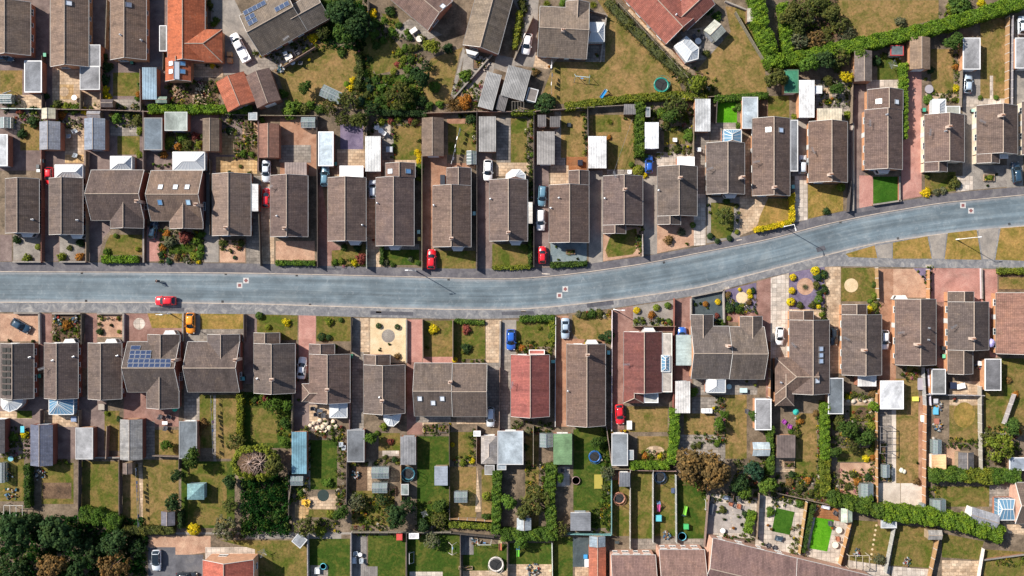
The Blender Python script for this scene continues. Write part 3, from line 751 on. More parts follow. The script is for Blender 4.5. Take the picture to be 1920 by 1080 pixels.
def tree(px, py, r, col, kind='tree', rz=1.0, base=None, rot=None):
    rm = r*S*.97; zc = rm*1.05*rz; b = P(px, py, zc)
    o = empty('tree', (b.x, b.y, 0), random.uniform(0, 6.28) if rot is None else R(rot)); sx = random.uniform(.95, 1.06); o.scale = (rm*sx, rm/sx, rm*rz)
    if kind not in TR: TR[kind] = trunk_me(kind)
    link('crown', random.choice(CR[kind]), o, jit(col)); link('trunk', TR[kind], o)
    sz = 'large' if r > 24 else 'small' if r < 15 else 'medium'
    kd = {'tree': 'broadleaf tree', 'sparse': 'thin-leaved tree', 'cone': 'conical conifer', 'ring': 'conifer with bare pale branches in its middle'}[kind]
    reg(o, px, py, base or f'{sz} {CNAME[col]} {kd}', 'tree', 'trees in the gardens')
SHRUBS = []
def shrub(px, py, r, col, kind='loose'): SHRUBS.append((px, py, r, col, kind))
def build_shrubs(limit=296):
    loose = sorted([s for s in SHRUBS if s[4] == 'loose'], key=lambda s: -s[2]); rest = loose[limit:]
    for px, py, r, col, kind in [s for s in SHRUBS if s[4] != 'loose'] + loose[:limit]:
        rm = r*S; rz = {'ball': .8, 'loose': .85, 'spiky': .8}[kind]; b = P(px, py, rm*rz*.6)
        nm = {'ball': 'clipped_bush', 'loose': 'shrub', 'spiky': 'spiky_plant'}[kind]
        o = link(nm, random.choice(CR[kind]), None, jit(col), (b.x, b.y, 0.0), random.uniform(0, 6.28)); o.scale = (rm*random.uniform(.93, 1.07), rm*random.uniform(.93, 1.07), rm*rz)
        sz = 'large ' if r > 11 else 'tiny ' if r < 4.5 else 'small ' if r < 7.5 else ''
        kd = {'ball': 'clipped round bush', 'loose': 'loose shrub', 'spiky': 'spiky-leaved plant'}[kind]
        reg(o, px, py, f'{sz}{CNAME[col]} {kd}', nm.replace('_', ' '), {'ball': 'clipped bushes', 'loose': 'shrubs in the gardens', 'spiky': 'spiky plants'}[kind])
    cs, rs, us = [], [], []
    for px, py, r, col, kind in rest:
        rm = r*S; b = P(px, py); n = 9; d = unit(n); d[:, 2] = np.abs(d[:, 2]); cs.append(np.array([b.x, b.y, .05]) + d*rm*np.array([.6, .6, .8])); rs.append(np.full(n, rm*.4)); us += [random.choice([.05, .25, .45, .58, .72])]*n
    c = np.concatenate(cs); q = clump_leaves(c, np.concatenate(rs), 16, .11, np.array([0, 0, -5.0])); q = (*q[:3], np.repeat(np.array(us), 16), q[4])
    o = link('tiny_shrubs', quads('tiny_shrubs', *q, MAT['bed_leaves'])); o['kind'] = 'stuff'; o['label'] = 'tiny plants dotted through gravel and garden borders'; o['category'] = 'planting'
def pts(s):
    v = [float(t) for t in s.replace(',', ' ').split()]; return list(zip(v[::2], v[1::2]))
def hedge(s, wpx, h, col, wild=.2, base=None, dens=75, leaf=.15):
    q = [P(x, y, h) for x, y in pts(s)]; wd = wpx*S; pos, nrm = [], []
    core = MB()
    for i in range(len(q)-1):
        a, b = np.array(q[i]), np.array(q[i+1]); a[2] = b[2] = 0; d = b-a; L = np.linalg.norm(d); d /= L; n = np.array([-d[1], d[0], 0])
        for area, mode in ((L*wd, 't'), (L*h, 'l'), (L*h, 'r'), (wd*h, 'a'), (wd*h, 'b')):
            k = int(area*dens*(1.3 if mode == 't' else .8)); t = rng.uniform(-wd*.25 if i else 0, L+(wd*.25 if i < len(q)-2 else 0), k); x = rng.uniform(-wd/2, wd/2, k); z = rng.uniform(.05, h, k)
            if mode == 't': z = h - .25*h*(np.abs(x)/(wd/2))**4*.4; nn = np.array([0, 0, 1.0])
            elif mode in 'lr': x = np.full(k, wd/2 if mode == 'l' else -wd/2)*(1-.12*(z/h)**4); nn = n if mode == 'l' else -n
            else: t = np.full(k, 0.0 if mode == 'a' else L); nn = -d if mode == 'a' else d
            lump = 1 + wild*(np.sin(t*2.1+i)*.5+np.sin(t*5.3+x*3)*.5)
            p = a + d*t[:, None] + n*(x*(1+wild*np.sin(t*1.7+2*i)*.6))[:, None]; p[:, 2] = z*lump
            p += rng.normal(size=p.shape)*(.05+wild*.25); p[:, 2] = np.maximum(p[:, 2], .03)
            pos.append(p); m_ = nn + rng.normal(size=p.shape)*.55; nrm.append(m_/np.linalg.norm(m_, axis=1, keepdims=True))
        c, e = Vector(a), Vector(b); hw = wd/2*.82; dv, nv = Vector(d), Vector(n); up = Vector((0, 0, h*.86))
        core.add([c-nv*hw, e-nv*hw, e+nv*hw, c+nv*hw, c-nv*hw+up, e-nv*hw+up, e+nv*hw+up, c+nv*hw+up], [(4, 5, 6, 7), (0, 1, 5, 4), (1, 2, 6, 5), (2, 3, 7, 6), (3, 0, 4, 7)])
    p = np.concatenate(pos); nm = np.concatenate(nrm)
    u = np.clip(.5+.28*np.sin(p[:, 0]*1.7+np.sin(p[:, 1]*2.3)*1.5)+.15*np.sin(p[:, 1]*4.1+p[:, 0]*3)+rng.normal(size=len(p))*.08, 0.01, .99)
    o = empty('hedge', (q[0].x, q[0].y, 0)); off = np.array([q[0].x, q[0].y, 0])
    me = quads('foliage', p-off, nm, rng.uniform(.7, 1.35, len(p))*leaf, u, rng.uniform(0, 1, len(p)), MAT['leaves']); link('foliage', me, o, jit(col, .05))
    core.v = [(x-off[0], y-off[1], z) for x, y, z in core.v]; core.build('branches', MAT['light_block_core'], o, color=tuple(v*.7 for v in col[:3])+(1,))  # solid dark box added inside the foliage to block light
    pp = pts(s); mx, my = pp[len(pp)//2]; 
    reg(o, (pp[0][0]+pp[-1][0])/2, (pp[0][1]+pp[-1][1])/2, base or f'{CNAME[col]} clipped hedge', 'hedge', 'hedges')
plain('light_block_core', None, 1.0, vary=.4)
def inside(poly, x, y):
    r_ = np.zeros(len(x), bool); n = len(poly)
    for i in range(n):
        (x0, y0), (x1, y1) = poly[i], poly[(i+1) % n]
        if y0 == y1: continue
        c = ((y0 > y) != (y1 > y)) & (x < (x1-x0)*(y-y0)/(y1-y0)+x0); r_ ^= c
    return r_
def bed(s, dens=2.2, rmin=.15, rmax=.42, hmax=.5, mat='bed_leaves', base='mixed low planting in a garden border', leaf=.15):
    """low planting nobody could count: one mass per border"""
    pl = pts(s)
    if len(pl) == 2: (a, b), (c, d) = pl; pl = [(a, b), (c, b), (c, d), (a, d)]
    xs = [x for x, _ in pl]; ys = [y for _, y in pl]; area = (max(xs)-min(xs))*(max(ys)-min(ys))*S*S
    n = int(area*dens*1.1)+3; x = rng.uniform(min(xs), max(xs), n); y = rng.uniform(min(ys), max(ys), n); k = inside(pl, x, y); x, y = x[k], y[k]
    if not len(x): return
    c = np.stack([(x-960)*S, -(y-540)*S, rng.uniform(.05, hmax, len(x))], 1); rc = rng.uniform(rmin, rmax, len(x))
    d = unit(len(x)*20); pos = np.repeat(c, 20, 0)+d*np.repeat(rc, 20)[:, None]*np.array([1, 1, .7]); pos[:, 2] = np.abs(pos[:, 2])+.02
    nm = d*.7+np.array([0, 0, .7])+rng.normal(size=pos.shape)*.3; nm /= np.linalg.norm(nm, axis=1, keepdims=True)
    me = quads('planting', pos, nm, rng.uniform(.7, 1.3, len(pos))*leaf, np.repeat(rng.uniform(0, .999, len(x)), 20), rng.uniform(0, 1, len(pos)), MAT[mat])
    o = link('planting', me); o['kind'] = 'stuff'; reg(o, sum(xs)/len(xs), sum(ys)/len(ys), base, 'planting')

# ---------------------------------------------------------------- ground patches, each layer 5 mm above what it covers
LAYERS = []
PNAME = {'lawn': 'lawn', 'turf': 'lawn', 'block': 'driveway', 'slab': 'patio', 'concrete': 'driveway', 'pale': 'patio', 'tarmac': 'driveway', 'gravel': 'gravel', 'slate': 'gravel', 'soil': 'soil', 'deck': 'decking', 'pavement': 'pavement', 'footway': 'pavement', 'road': 'road', 'water': 'pond_water', 'garden': 'garden_ground'}
PDESC = {'lawn_dry': 'dry straw-coloured lawn', 'lawn_mix': 'patchy green and brown lawn', 'lawn_green': 'green lawn', 'lawn_gold': 'golden dry grass', 'turf': 'bright green artificial turf', 'turf_bright': 'vivid green artificial turf', 'soil': 'bare brown soil', 'deck': 'orange timber decking', 'deck_grey': 'grey timber decking',
         'concrete': 'grey concrete drive', 'pale': 'pale smooth paving', 'tarmac': 'dark tarmac', 'gravel_pink': 'pinkish gravel', 'gravel_grey': 'grey gravel', 'gravel_cream': 'cream gravel', 'gravel_light': 'pale grey gravel', 'slate_blue': 'blue-grey slate chippings', 'slate_dark': 'dark slate chippings', 'slate_purple': 'purple slate chippings', 'water': 'dark pond water',
         'block_red': 'red-brown block paving', 'block_pink': 'pink block paving', 'block_orange': 'orange block paving', 'block_mauve': 'mauve block paving', 'slab_grey': 'grey slab paving', 'slab_tan': 'buff slab paving', 'slab_pale': 'pale slab paving', 'slab_yellow': 'yellow slab paving', 'garden_ground': 'bare earth and paving', 'pavement': 'grey pavement', 'footway': 'worn grey pavement'}
def patch(kind, pl, z=None, name=None, label=None):
    if len(pl) == 2: (a, b), (c, d) = pl; pl = [(a, b), (c, b), (c, d), (a, d)]
    xs = [x for x, _ in pl]; ys = [y for _, y in pl]; bb = (min(xs), min(ys), max(xs), max(ys))
    if z is None:
        lay = 1 + max([l for b_, l in LAYERS if b_[0] < bb[2]-.3 and b_[2] > bb[0]+.3 and b_[1] < bb[3]-.3 and b_[3] > bb[1]+.3] or [0])
        LAYERS.append((bb, lay)); z = .005*lay
    pp = [P(x, y) for x, y in pl]; ar = sum(pp[i].x*pp[(i+1) % len(pp)].y - pp[(i+1) % len(pp)].x*pp[i].y for i in range(len(pp)))
    if ar < 0: pp.reverse()
    m = MB(); m.add([(p.x, p.y, z) for p in pp], [tuple(range(len(pp)))])
    o = m.build(name or PNAME[kind.split('_')[0]], MAT[kind]); o['kind'] = 'structure'
    reg(o, sum(xs)/len(xs), sum(ys)/len(ys), label or PDESC[kind], name or PNAME[kind.split('_')[0]].replace('_', ' '), None, bool(label))
    return o
def circ(cx, cy, r, n=24, ry=None): return [(cx+r*math.cos(6.2832*i/n), cy+(ry or r)*math.sin(6.2832*i/n)) for i in range(n)]

# ---------------------------------------------------------------- fences and walls
def fence(s, kind='wood', h=1.6, base=None, col=None, step=1.83, th=None):
    q = [P(x, y, h) for x, y in pts(s)]; o0 = q[0]; root = empty('fence' if kind not in ('brick', 'block') else 'garden_wall', (o0.x, o0.y, 0))
    col = col or {'wood': (.20, .15, .115, 1), 'dark': (.075, .06, .055, 1), 'orange': (.36, .20, .10, 1), 'grey': (.30, .29, .28, 1), 'white': (.62, .60, .58, 1), 'teal': (.12, .26, .26, 1), 'brick': BRICK, 'block': (.5, .46, .42, 1), 'red': (.20, .075, .05, 1)}[kind]
    col = tuple(v*random.uniform(.9, 1.1) for v in col[:3]) + (1,)
    pan = MB(); cop = MB(); masonry = kind in ('brick', 'block'); th = th or (.22 if masonry else .05)
    pme = cached(('post', round(h, 2)), lambda: MB().box(-.055, -.055, 0, .055, .055, h+.08).mesh('post', MAT['timber']))
    for i in range(len(q)-1):
        a, b = Vector((q[i].x-o0.x, q[i].y-o0.y, 0)), Vector((q[i+1].x-o0.x, q[i+1].y-o0.y, 0)); L = (b-a).length; n = max(1, round(L/step)); d = (b-a)/L
        if masonry:
            pan.bar(a+Vector((0, 0, h/2)), b+Vector((0, 0, h/2)), th, h); cop.bar(a-d*.03+Vector((0, 0, h+.03)), b+d*.03+Vector((0, 0, h+.03)), th+.08, .06)
        else:
            for j in range(n):
                p0, p1 = a.lerp(b, j/n)+d*.06, a.lerp(b, (j+1)/n)-d*.06; dz = random.uniform(-.03, .03)
                pan.bar(p0+Vector((0, 0, h/2+dz)), p1+Vector((0, 0, h/2+dz)), th, h-.08)
                pan.bar(p0+Vector((0, 0, h-.02+dz)), p1+Vector((0, 0, h-.02+dz)), th+.06, .04)
            for j in range(n+1 if i == len(q)-2 else n):
                link('post', pme, root, color=(.5, .47, .44, 1) if kind in ('orange', 'grey', 'white') else tuple(min(1, v*1.4) for v in col[:3])+(1,), loc=a.lerp(b, j/n))
    pan.build('wall_body' if masonry else 'panels', MAT['brick_wall' if kind == 'brick' else 'render_wall' if kind == 'block' else 'timber'], root, color=col)
    if masonry: cop.build('coping', MAT['concrete'], root)
    pp = pts(s); nm = {'wood': 'brown timber fence', 'dark': 'dark timber fence', 'orange': 'orange timber fence', 'grey': 'grey panel fence', 'white': 'white panel fence', 'teal': 'teal painted fence', 'brick': 'red brick garden wall', 'block': 'pale rendered garden wall', 'red': 'red-brown timber fence'}[kind]
    reg(root, (pp[0][0]+pp[-1][0])/2, (pp[0][1]+pp[-1][1])/2, base or ('long ' if abs(pp[0][1]-pp[-1][1])+abs(pp[0][0]-pp[-1][0]) > 110 else '')+nm, 'fence' if not masonry else 'wall', 'fences and walls between gardens')
# ---------------------------------------------------------------- cars
CARP = {  # length, width, height, windscreen base / top, rear glass top / base (fractions of the length, front positive)
    'hatch': (4.0, 1.74, 1.47, .20, .05, -.34, -.45), 'saloon': (4.5, 1.78, 1.44, .19, .05, -.20, -.35), 'estate': (4.45, 1.80, 1.55, .21, .07, -.42, -.475), 'pickup': (5.2, 1.85, 1.75, .27, .17, -.02, -.05)}
def car_parts(kind):
    L, W, Ht, wb, wt, rt, rb = CARP[kind]; h = W/2
    st = [(.5, .66, .52, .56), (.485, .80, .60, .66), (.45, .91, .69, .75), (.38, .98, .78, .84), (.28, 1, .85, .92), (.2, 1, .90, .97), (.0, 1, .93, .97), (-.2, 1, .95, .98), (-.36, .99, .96, .99), (-.44, .95, .94, .97), (-.485, .88, .86, .92), (-.5, .80, .72, .80)]
    if kind == 'pickup': st = [(a, b, c+(.12 if a < .3 else .06), d+(.12 if a < .3 else .06)) for a, b, c, d in st if a > -.03] + [(-.06, 1, 1.05, 1.06), (-.07, 1, 1.05, .62), (-.3, 1, 1.05, .62), (-.475, .99, 1.05, .62), (-.48, .99, 1.05, 1.05), (-.5, .96, 1.0, 1.0)]
    m = MB(); n = 11
    for y, f, zs, zt in st:
        w_ = h*f; ring = [(-w_*.88, .2), (-w_*.985, .36), (-w_, .55), (-w_*.985, zs-.1), (-w_*.93, zs), (0, zt+.02)]
        if kind == 'pickup' and zt < zs-.3: ring = [(-w_*.88, .2), (-w_*.985, .36), (-w_, .6), (-w_, zs), (-w_*.9, zs), (-w_*.9, zt)]; ring = ring+[(-x, z) for x, z in reversed(ring[:-1])]; ring[5] = (-w_*.9, zt); ring[6] = (w_*.9, zs); ring[5] = (0, zt)
        else: ring = ring + [(-x, z) for x, z in reversed(ring[:-1])]
        m.v += [(x, y*L, z) for x, z in ring]
    for i in range(len(st)-1):
        for k in range(n-1): m.f.append([i*n+k, i*n+k+1, (i+1)*n+k+1, (i+1)*n+k]); m.uv.append(None)
    m.f.append(list(range(n))); m.uv.append(None); m.f.append([(len(st)-1)*n+k for k in reversed(range(n))]); m.uv.append(None)
    # roof and pillars
    zb = .95 if kind != 'pickup' else 1.05; bw, tw = h*.90, h*.70
    fb, ft, bt, bb = wb*L, wt*L, rt*L, rb*L
    if kind == 'pickup': bb, bt = -.055*L, -.045*L
    g = []
    for i in range(5):
        f = i/4; y = ft + (bt-ft)*f
        for j in range(5):
            x = (j/2-1)*tw; g.append((x, y + (.06*(1-(j/2-1)**2) if i == 0 else -.04*(1-(j/2-1)**2) if i == 4 else 0), Ht - .05*(j/2-1)**2 - .035*(f*2-1)**2))
    m.add(g + [(x, y, z-.05) for x, y, z in g], [(i*5+j, (i+1)*5+j, (i+1)*5+j+1, i*5+j+1) for i in range(4) for j in range(4)] + [(25+i*5+j, 25+i*5+j+1, 25+(i+1)*5+j+1, 25+(i+1)*5+j) for i in range(4) for j in range(4)]
          + [(j+1, j, 25+j, 25+j+1) for j in range(4)] + [(20+j, 20+j+1, 45+j+1, 45+j) for j in range(4)] + [(i*5, (i+1)*5, 25+(i+1)*5, 25+i*5) for i in range(4)] + [((i+1)*5+4, i*5+4, 25+i*5+4, 25+(i+1)*5+4) for i in range(4)])
    zt = Ht-.09
    for sg in (-1, 1):
        m.bar((sg*bw*.93, fb, zb-.02), (sg*tw, ft, zt), .07, .07); m.bar((sg*bw*.93, bb, zb-.02), (sg*tw, bt, zt), .1, .07)
        mid = (fb+bb)/2; m.bar((sg*bw*.99, mid, zb-.04), (sg*tw, (ft+bt)/2-.05, zt), .08, .05)
    P_ = {'body': (m.mesh('body', MAT['car_paint'], True), None)}
    def curved(y0, z0, w0, y1, z1, w1, b0, b1):
        q = MB(); v = []
        for i in range(4):
            f = i/3
            for j in range(5):
                t = j/2-1; v.append(((w0+(w1-w0)*f)*t, (y0+(y1-y0)*f)+(b0+(b1-b0)*f)*(1-t*t), z0+(z1-z0)*f+.02*math.sin(f*3.14)))
        q.add(v, [(i*5+j, i*5+j+1, (i+1)*5+j+1, (i+1)*5+j) for i in range(3) for j in range(4)]); return q
    P_['windscreen'] = (curved(fb, zb, bw*.92, ft, zt+.02, tw*.97, .22, .06).mesh('windscreen', MAT['car_glass'], True), None)
    P_['rear_window'] = (curved(bb, zb, bw*.88, bt, zt+.01, tw*.95, -.10, -.04).mesh('rear_window', MAT['car_glass'], True), None)
    for sg in (-1, 1):
        q = MB(); q.add([(sg*bw*.985, fb-.05, zb-.03), (sg*bw*.985, bb+.05, zb-.03), (sg*tw*1.0, bt, zt-.01), (sg*tw*1.0, ft, zt-.01)], [(0, 1, 2, 3)])
        P_[f'side_window{sg}'] = (q.mesh('side_window', MAT['car_glass']), None)
        q = MB(); q.lathe([(.01, -.05), (.13, -.03), (.13, .03), (.01, .05)], 8); me = q.mesh('headlight', MAT['lamp_glass']); P_[f'headlight{sg}'] = (me, (sg*h*.70, L*.462, .645))
        q = MB(); q.box(-.1, -.03, -.07, .1, .03, .07); P_[f'taillight{sg}'] = (q.mesh('taillight', MAT['tail_glass']), (sg*h*.76, -L*.49, .8))
        q = MB(); q.box(-.1, -.05, -.06, .1, .05, .07); P_[f'mirror{sg}'] = (q.mesh('mirror', MAT['car_paint']), (sg*(h+.06), fb-.25, 1.0))
    q = MB(); q.box(-.26, -.012, -.055, .26, .012, .055); P_['number_plate'] = (q.mesh('number_plate', MAT['white_paint']), (0, L*.502, .42))
    ty = MB(); ty.tube([(-.1, 0, 0), (.1, 0, 0)], .31, 16); ri = MB(); ri.tube([(-.115, 0, 0), (.115, 0, 0)], .2, 12)
    return P_, (ty.mesh('tyre', MAT['rubber']), ri.mesh('rim', MAT['steel'])), L, h
PAINT = {'white': (.80, .80, .80), 'silver': (.52, .57, .62), 'bluesilver': (.34, .42, .50), 'red': (.62, .012, .02), 'darkred': (.40, .01, .03), 'blue': (.02, .10, .42), 'navy': (.02, .05, .085), 'slate': (.10, .20, .27), 'orange': (.75, .24, .01), 'black': (.02, .025, .03), 'cyan': (.03, .22, .34)}
def car(px, py, head, color, lenpx, kind='hatch', base=None):
    P_, wh, L, h = cached(('car', kind), lambda: car_parts(kind)); b = P(px, py, .8)
    s_ = lenpx*S/L*.98; o = empty('parked_car' if kind != 'pickup' else 'pickup_truck', (b.x, b.y, 0.03), -R(head)); o.scale = (max(.9, min(1.05, s_)),)*2 + (1.0,); o.scale[1] = s_
    col = PAINT[color] + (1,)
    for k, (me, loc) in P_.items(): link(me.name, me, o, col, loc)
    for sx in (-1, 1):
        for y in (.30, -.30):
            t = link('wheel', wh[0], o, loc=(sx*h*.88, y*L, .31)); link('rim', wh[1], t)
    cn = {'bluesilver': 'blue-silver', 'darkred': 'dark red', 'navy': 'dark navy', 'slate': 'grey-blue', 'cyan': 'teal-blue'}.get(color, color)
    reg(o, px, py, base or f'{cn} {dict(hatch="hatchback", saloon="saloon car", estate="estate car")[kind]} parked', 'car', 'parked cars', False)
    return o

# ---------------------------------------------------------------- garden things
def spot(name, px, py, z=.6, rz=0.0):
    b = P(px, py, z); return empty(name, (b.x, b.y, .02), -R(rz))
def trampoline(px, py, r, pad, base, pool=False):
    rm = r*S; o = spot('trampoline', px, py, .8)
    m = MB(); m.lathe([(rm, .72), (rm+.04, .76), (rm, .8), (rm*.82, .8), (rm*.82, .76)], 32); m.build('pad', MAT['plastic'], o, True, pad)
    m = MB(); m.lathe([(rm*.82, .765), (.01, .74)], 32); m.build('mat', MAT['rubber'], o)
    for i in range(4):
        a = i*1.5708+.5; m = MB(); m.bar((rm*.97*math.cos(a), rm*.97*math.sin(a), 0), (rm*.97*math.cos(a), rm*.97*math.sin(a), .74), .06); m.build('leg', MAT['steel'], o)
    m = MB()
    for i in range(8):
        a = i*.7854; m.bar((rm*1.03*math.cos(a), rm*1.03*math.sin(a), 0), (rm*1.03*math.cos(a), rm*1.03*math.sin(a), 2.3), .05)
    m.tube([(rm*1.03*math.cos(i*.3927), rm*1.03*math.sin(i*.3927), 2.3) for i in range(17)], .03, 5); m.build('safety_net_frame', MAT['plastic'], o, color=tuple(v*.8 for v in pad[:3])+(1,))
    reg(o, px, py, base, 'trampoline')
def pool(px, py, r, col, base, name='paddling_pool'):
    rm = r*S; o = spot(name, px, py, .4)
    m = MB(); m.lathe([(rm*.95, 0), (rm, .25), (rm*.95, .5), (rm*.85, .45), (rm*.86, .1), (.01, .08)], 28); m.build('wall', MAT['plastic'], o, True, col)
    m = MB(); m.lathe([(rm*.855, .33), (.01, .33)], 28); m.build('water', MAT['water'], o); reg(o, px, py, base, 'pool')
def gbin(px, py, col=(.03, .05, .04, 1), cn='dark'):
    def f():
        b = MB(); b.add([(-.24, -.27, .06), (.24, -.27, .06), (.24, .27, .06), (-.24, .27, .06), (-.29, -.36, 1.0), (.29, -.36, 1.0), (.29, .36, 1.0), (-.29, .36, 1.0)], [(3, 2, 1, 0), (4, 5, 6, 7), (0, 1, 5, 4), (1, 2, 6, 5), (2, 3, 7, 6), (3, 0, 4, 7)])
        l = MB(); l.add([(-.31, -.38, 1.0), (.31, -.38, 1.0), (.31, .40, 1.0), (-.31, .40, 1.0), (-.29, -.36, 1.06), (.29, -.36, 1.06), (.29, .36, 1.1), (-.29, .36, 1.1)], [(4, 5, 6, 7), (0, 1, 5, 4), (1, 2, 6, 5), (2, 3, 7, 6), (3, 0, 4, 7)])
        wh = MB(); wh.tube([(-.29, .32, .1), (.29, .32, .1)], .1, 10)
        return b.mesh('body', MAT['plastic']), l.mesh('lid', MAT['plastic']), wh.mesh('wheels', MAT['rubber'])
    a, l, w_ = cached('bin', f); o = spot('wheelie_bin', px, py, 1.0, random.choice((0, 90, 180)))
    link('body', a, o, (.03, .035, .035, 1)); link('lid', l, o, col); link('wheels', w_, o); reg(o, px, py, f'{cn}-lidded wheelie bin', 'bin', 'wheelie bins')
def pot(px, py, col=G_MD, r=2.6):
    s_ = r*S/.3
    a = cached('potm', lambda: MB().lathe([(.17, 0), (.26, .4), (.29, .4), (.29, .46), (.24, .46), (.22, .38), (.01, .38)], 14).mesh('flower_pot', MAT['terracotta']))
    b = P(px, py, .4); o = link('flower_pot', a, loc=(b.x, b.y, .03)); o.scale = (s_,)*3
    p = link('plant', random.choice(CR['loose']), o, jit(col), (0, 0, .3)); p.scale = (.36, .36, .4)
    reg(o, px, py, f'terracotta pot with {CNAME[col]} plant', 'flower pot', 'potted plants')
def table(px, py, r=6, rz=0, col=(.7, .7, .7, 1), rnd=True, cn='pale'):
    o = spot('garden_table', px, py, .7, rz); w_ = r*S; m = MB()
    if rnd: m.lathe([(w_, .68), (w_, .72), (.01, .72)], 20)
    else: m.box(-w_, -w_*.6, .68, w_, w_*.6, .72)
    m.build('table_top', MAT['plastic'], o, color=col)
    for sx in (-1, 1):
        for sy in (-1, 1):
            f = .6 if rnd else .9; m = MB(); m.bar((sx*w_*f, sy*w_*(.6 if rnd else .5), 0), (sx*w_*f, sy*w_*(.6 if rnd else .5), .68), .05); m.build('leg', MAT['dark_metal'], o)
    reg(o, px, py, f'{cn} {"round" if rnd else "oblong"} garden table', 'table', 'garden tables')
def chair(px, py, rz=0, col=(.1, .1, .11, 1), cn='dark', big=1.0):
    def f():
        s_ = MB(); s_.box(-.28, -.28, .38, .28, .28, .46); b = MB(); b.add([(-.28, -.30, .46), (.28, -.30, .46), (.28, -.42, .95), (-.28, -.42, .95), (-.28, -.24, .46), (.28, -.24, .46), (.28, -.36, .95), (-.28, -.36, .95)], [(0, 1, 2, 3), (7, 6, 5, 4), (3, 2, 6, 7), (0, 3, 7, 4), (1, 5, 6, 2)])
        a = MB(); a.box(-.34, -.3, .6, -.28, .25, .65); l = MB(); l.box(-.025, -.025, 0, .025, .025, .38)
        return s_.mesh('seat', MAT['fabric']), b.mesh('backrest', MAT['fabric']), a.mesh('armrest', MAT['plastic']), l.mesh('leg', MAT['dark_metal'])
    s_, b, a, l = cached('chair', f); o = spot('garden_chair', px, py, .5, rz); o.scale = (big,)*3
    link('seat', s_, o, col); link('backrest', b, o, col); link('armrest', a, o, col); link('armrest', a, o, col, (.62, 0, 0))
    for sx in (-.25, .25):
        for sy in (-.25, .25): link('leg', l, o, loc=(sx, sy, 0))
    reg(o, px, py, f'{cn} garden chair', 'chair', 'garden chairs')
def sofa(px, py, wpx, dpx, rz=0, col=(.12, .12, .13, 1), base='dark rattan garden sofa'):
    o = spot('garden_sofa', px, py, .5, rz); w_, d = wpx*S/2, dpx*S/2
    m = MB(); m.box(-w_, -d, .1, w_, d, .4); m.build('base', MAT['fabric'], o, color=col)
    m = MB(); m.box(-w_, d-.2, .4, w_, d, .85); m.build('backrest', MAT['fabric'], o, color=col)
    for sg in (-1, 1): m = MB(); m.box(sg*w_-.08, -d, .4, sg*w_+.08, d-.2, .62); m.build('armrest', MAT['fabric'], o, color=col)
    n = max(1, int(w_/.4))
    for i in range(n): m = MB(); x0 = -w_+.1+i*(2*w_-.2)/n; m.box(x0+.01, -d+.02, .4, x0+(2*w_-.2)/n-.01, d-.22, .52); m.build('cushion', MAT['fabric'], o, color=tuple(min(1, v*2.2+.05) for v in col[:3])+(1,))
    reg(o, px, py, base, 'sofa')
def bench(px, py, rz=0, col=(.2, .13, .08, 1), cn='brown timber'):
    o = spot('garden_bench', px, py, .5, rz)
    m = MB(); [m.box(-.8, -.25+i*.16, .42, .8, -.12+i*.16, .46) for i in range(3)]; m.build('seat', MAT['timber'], o, color=col)
    m = MB(); [m.box(-.8, .24, .5+i*.14, .8, .28, .6+i*.14) for i in range(3)]; m.build('backrest', MAT['timber'], o, color=col)
    for sx in (-1, 1):
        for y in (-.22, .22): m = MB(); m.box(sx*.72-.03, y-.03, 0, sx*.72+.03, y+.03, .62); m.build('leg', MAT['timber'], o, color=col)
    reg(o, px, py, f'{cn} garden bench', 'bench')
def parasol(px, py, r, col, base, closed=False, n=8):
    o = spot('parasol', px, py, 2.2); rm = r*S; m = MB(); m.lathe([(.25, 0), (.25, .08), (.03, .1), (.025, 2.5), (.01, 2.55)], 10); m.build('pole', MAT['steel'], o)
    m = MB(); m.lathe([(rm, 2.0), (rm*.5, 2.28), (.01, 2.48)], n); m.build('canopy', MAT['fabric'], o, color=col); reg(o, px, py, base, 'parasol')
def box_thing(name, base, cat, px, py, wpx, dpx, h, col, rz=0, lid=True, mat='plastic', z0=0.0):
    """chest, crate, planter: tapered body, separate lid or filling"""
    o = spot(name, px, py, h, rz); o.location.z += z0; w_, d = wpx*S/2, dpx*S/2; m = MB(); m.add([(-w_*.94, -d*.94, 0), (w_*.94, -d*.94, 0), (w_*.94, d*.94, 0), (-w_*.94, d*.94, 0), (-w_, -d, h*.88), (w_, -d, h*.88), (w_, d, h*.88), (-w_, d, h*.88)], [(3, 2, 1, 0), (4, 5, 6, 7), (0, 1, 5, 4), (1, 2, 6, 5), (2, 3, 7, 6), (3, 0, 4, 7)])
    m.build('body', MAT[mat], o, color=col)
    m = MB(); e = .03; m.box(-w_-e, -d-e, h*.88, w_+e, d+e, h*.94); m.box(-w_+.05, -d+.05, h*.94, w_-.05, d-.05, h); m.build('lid', MAT[mat], o, color=tuple(min(1, v*1.1) for v in col[:3])+(1,))
    reg(o, px, py, base, cat)
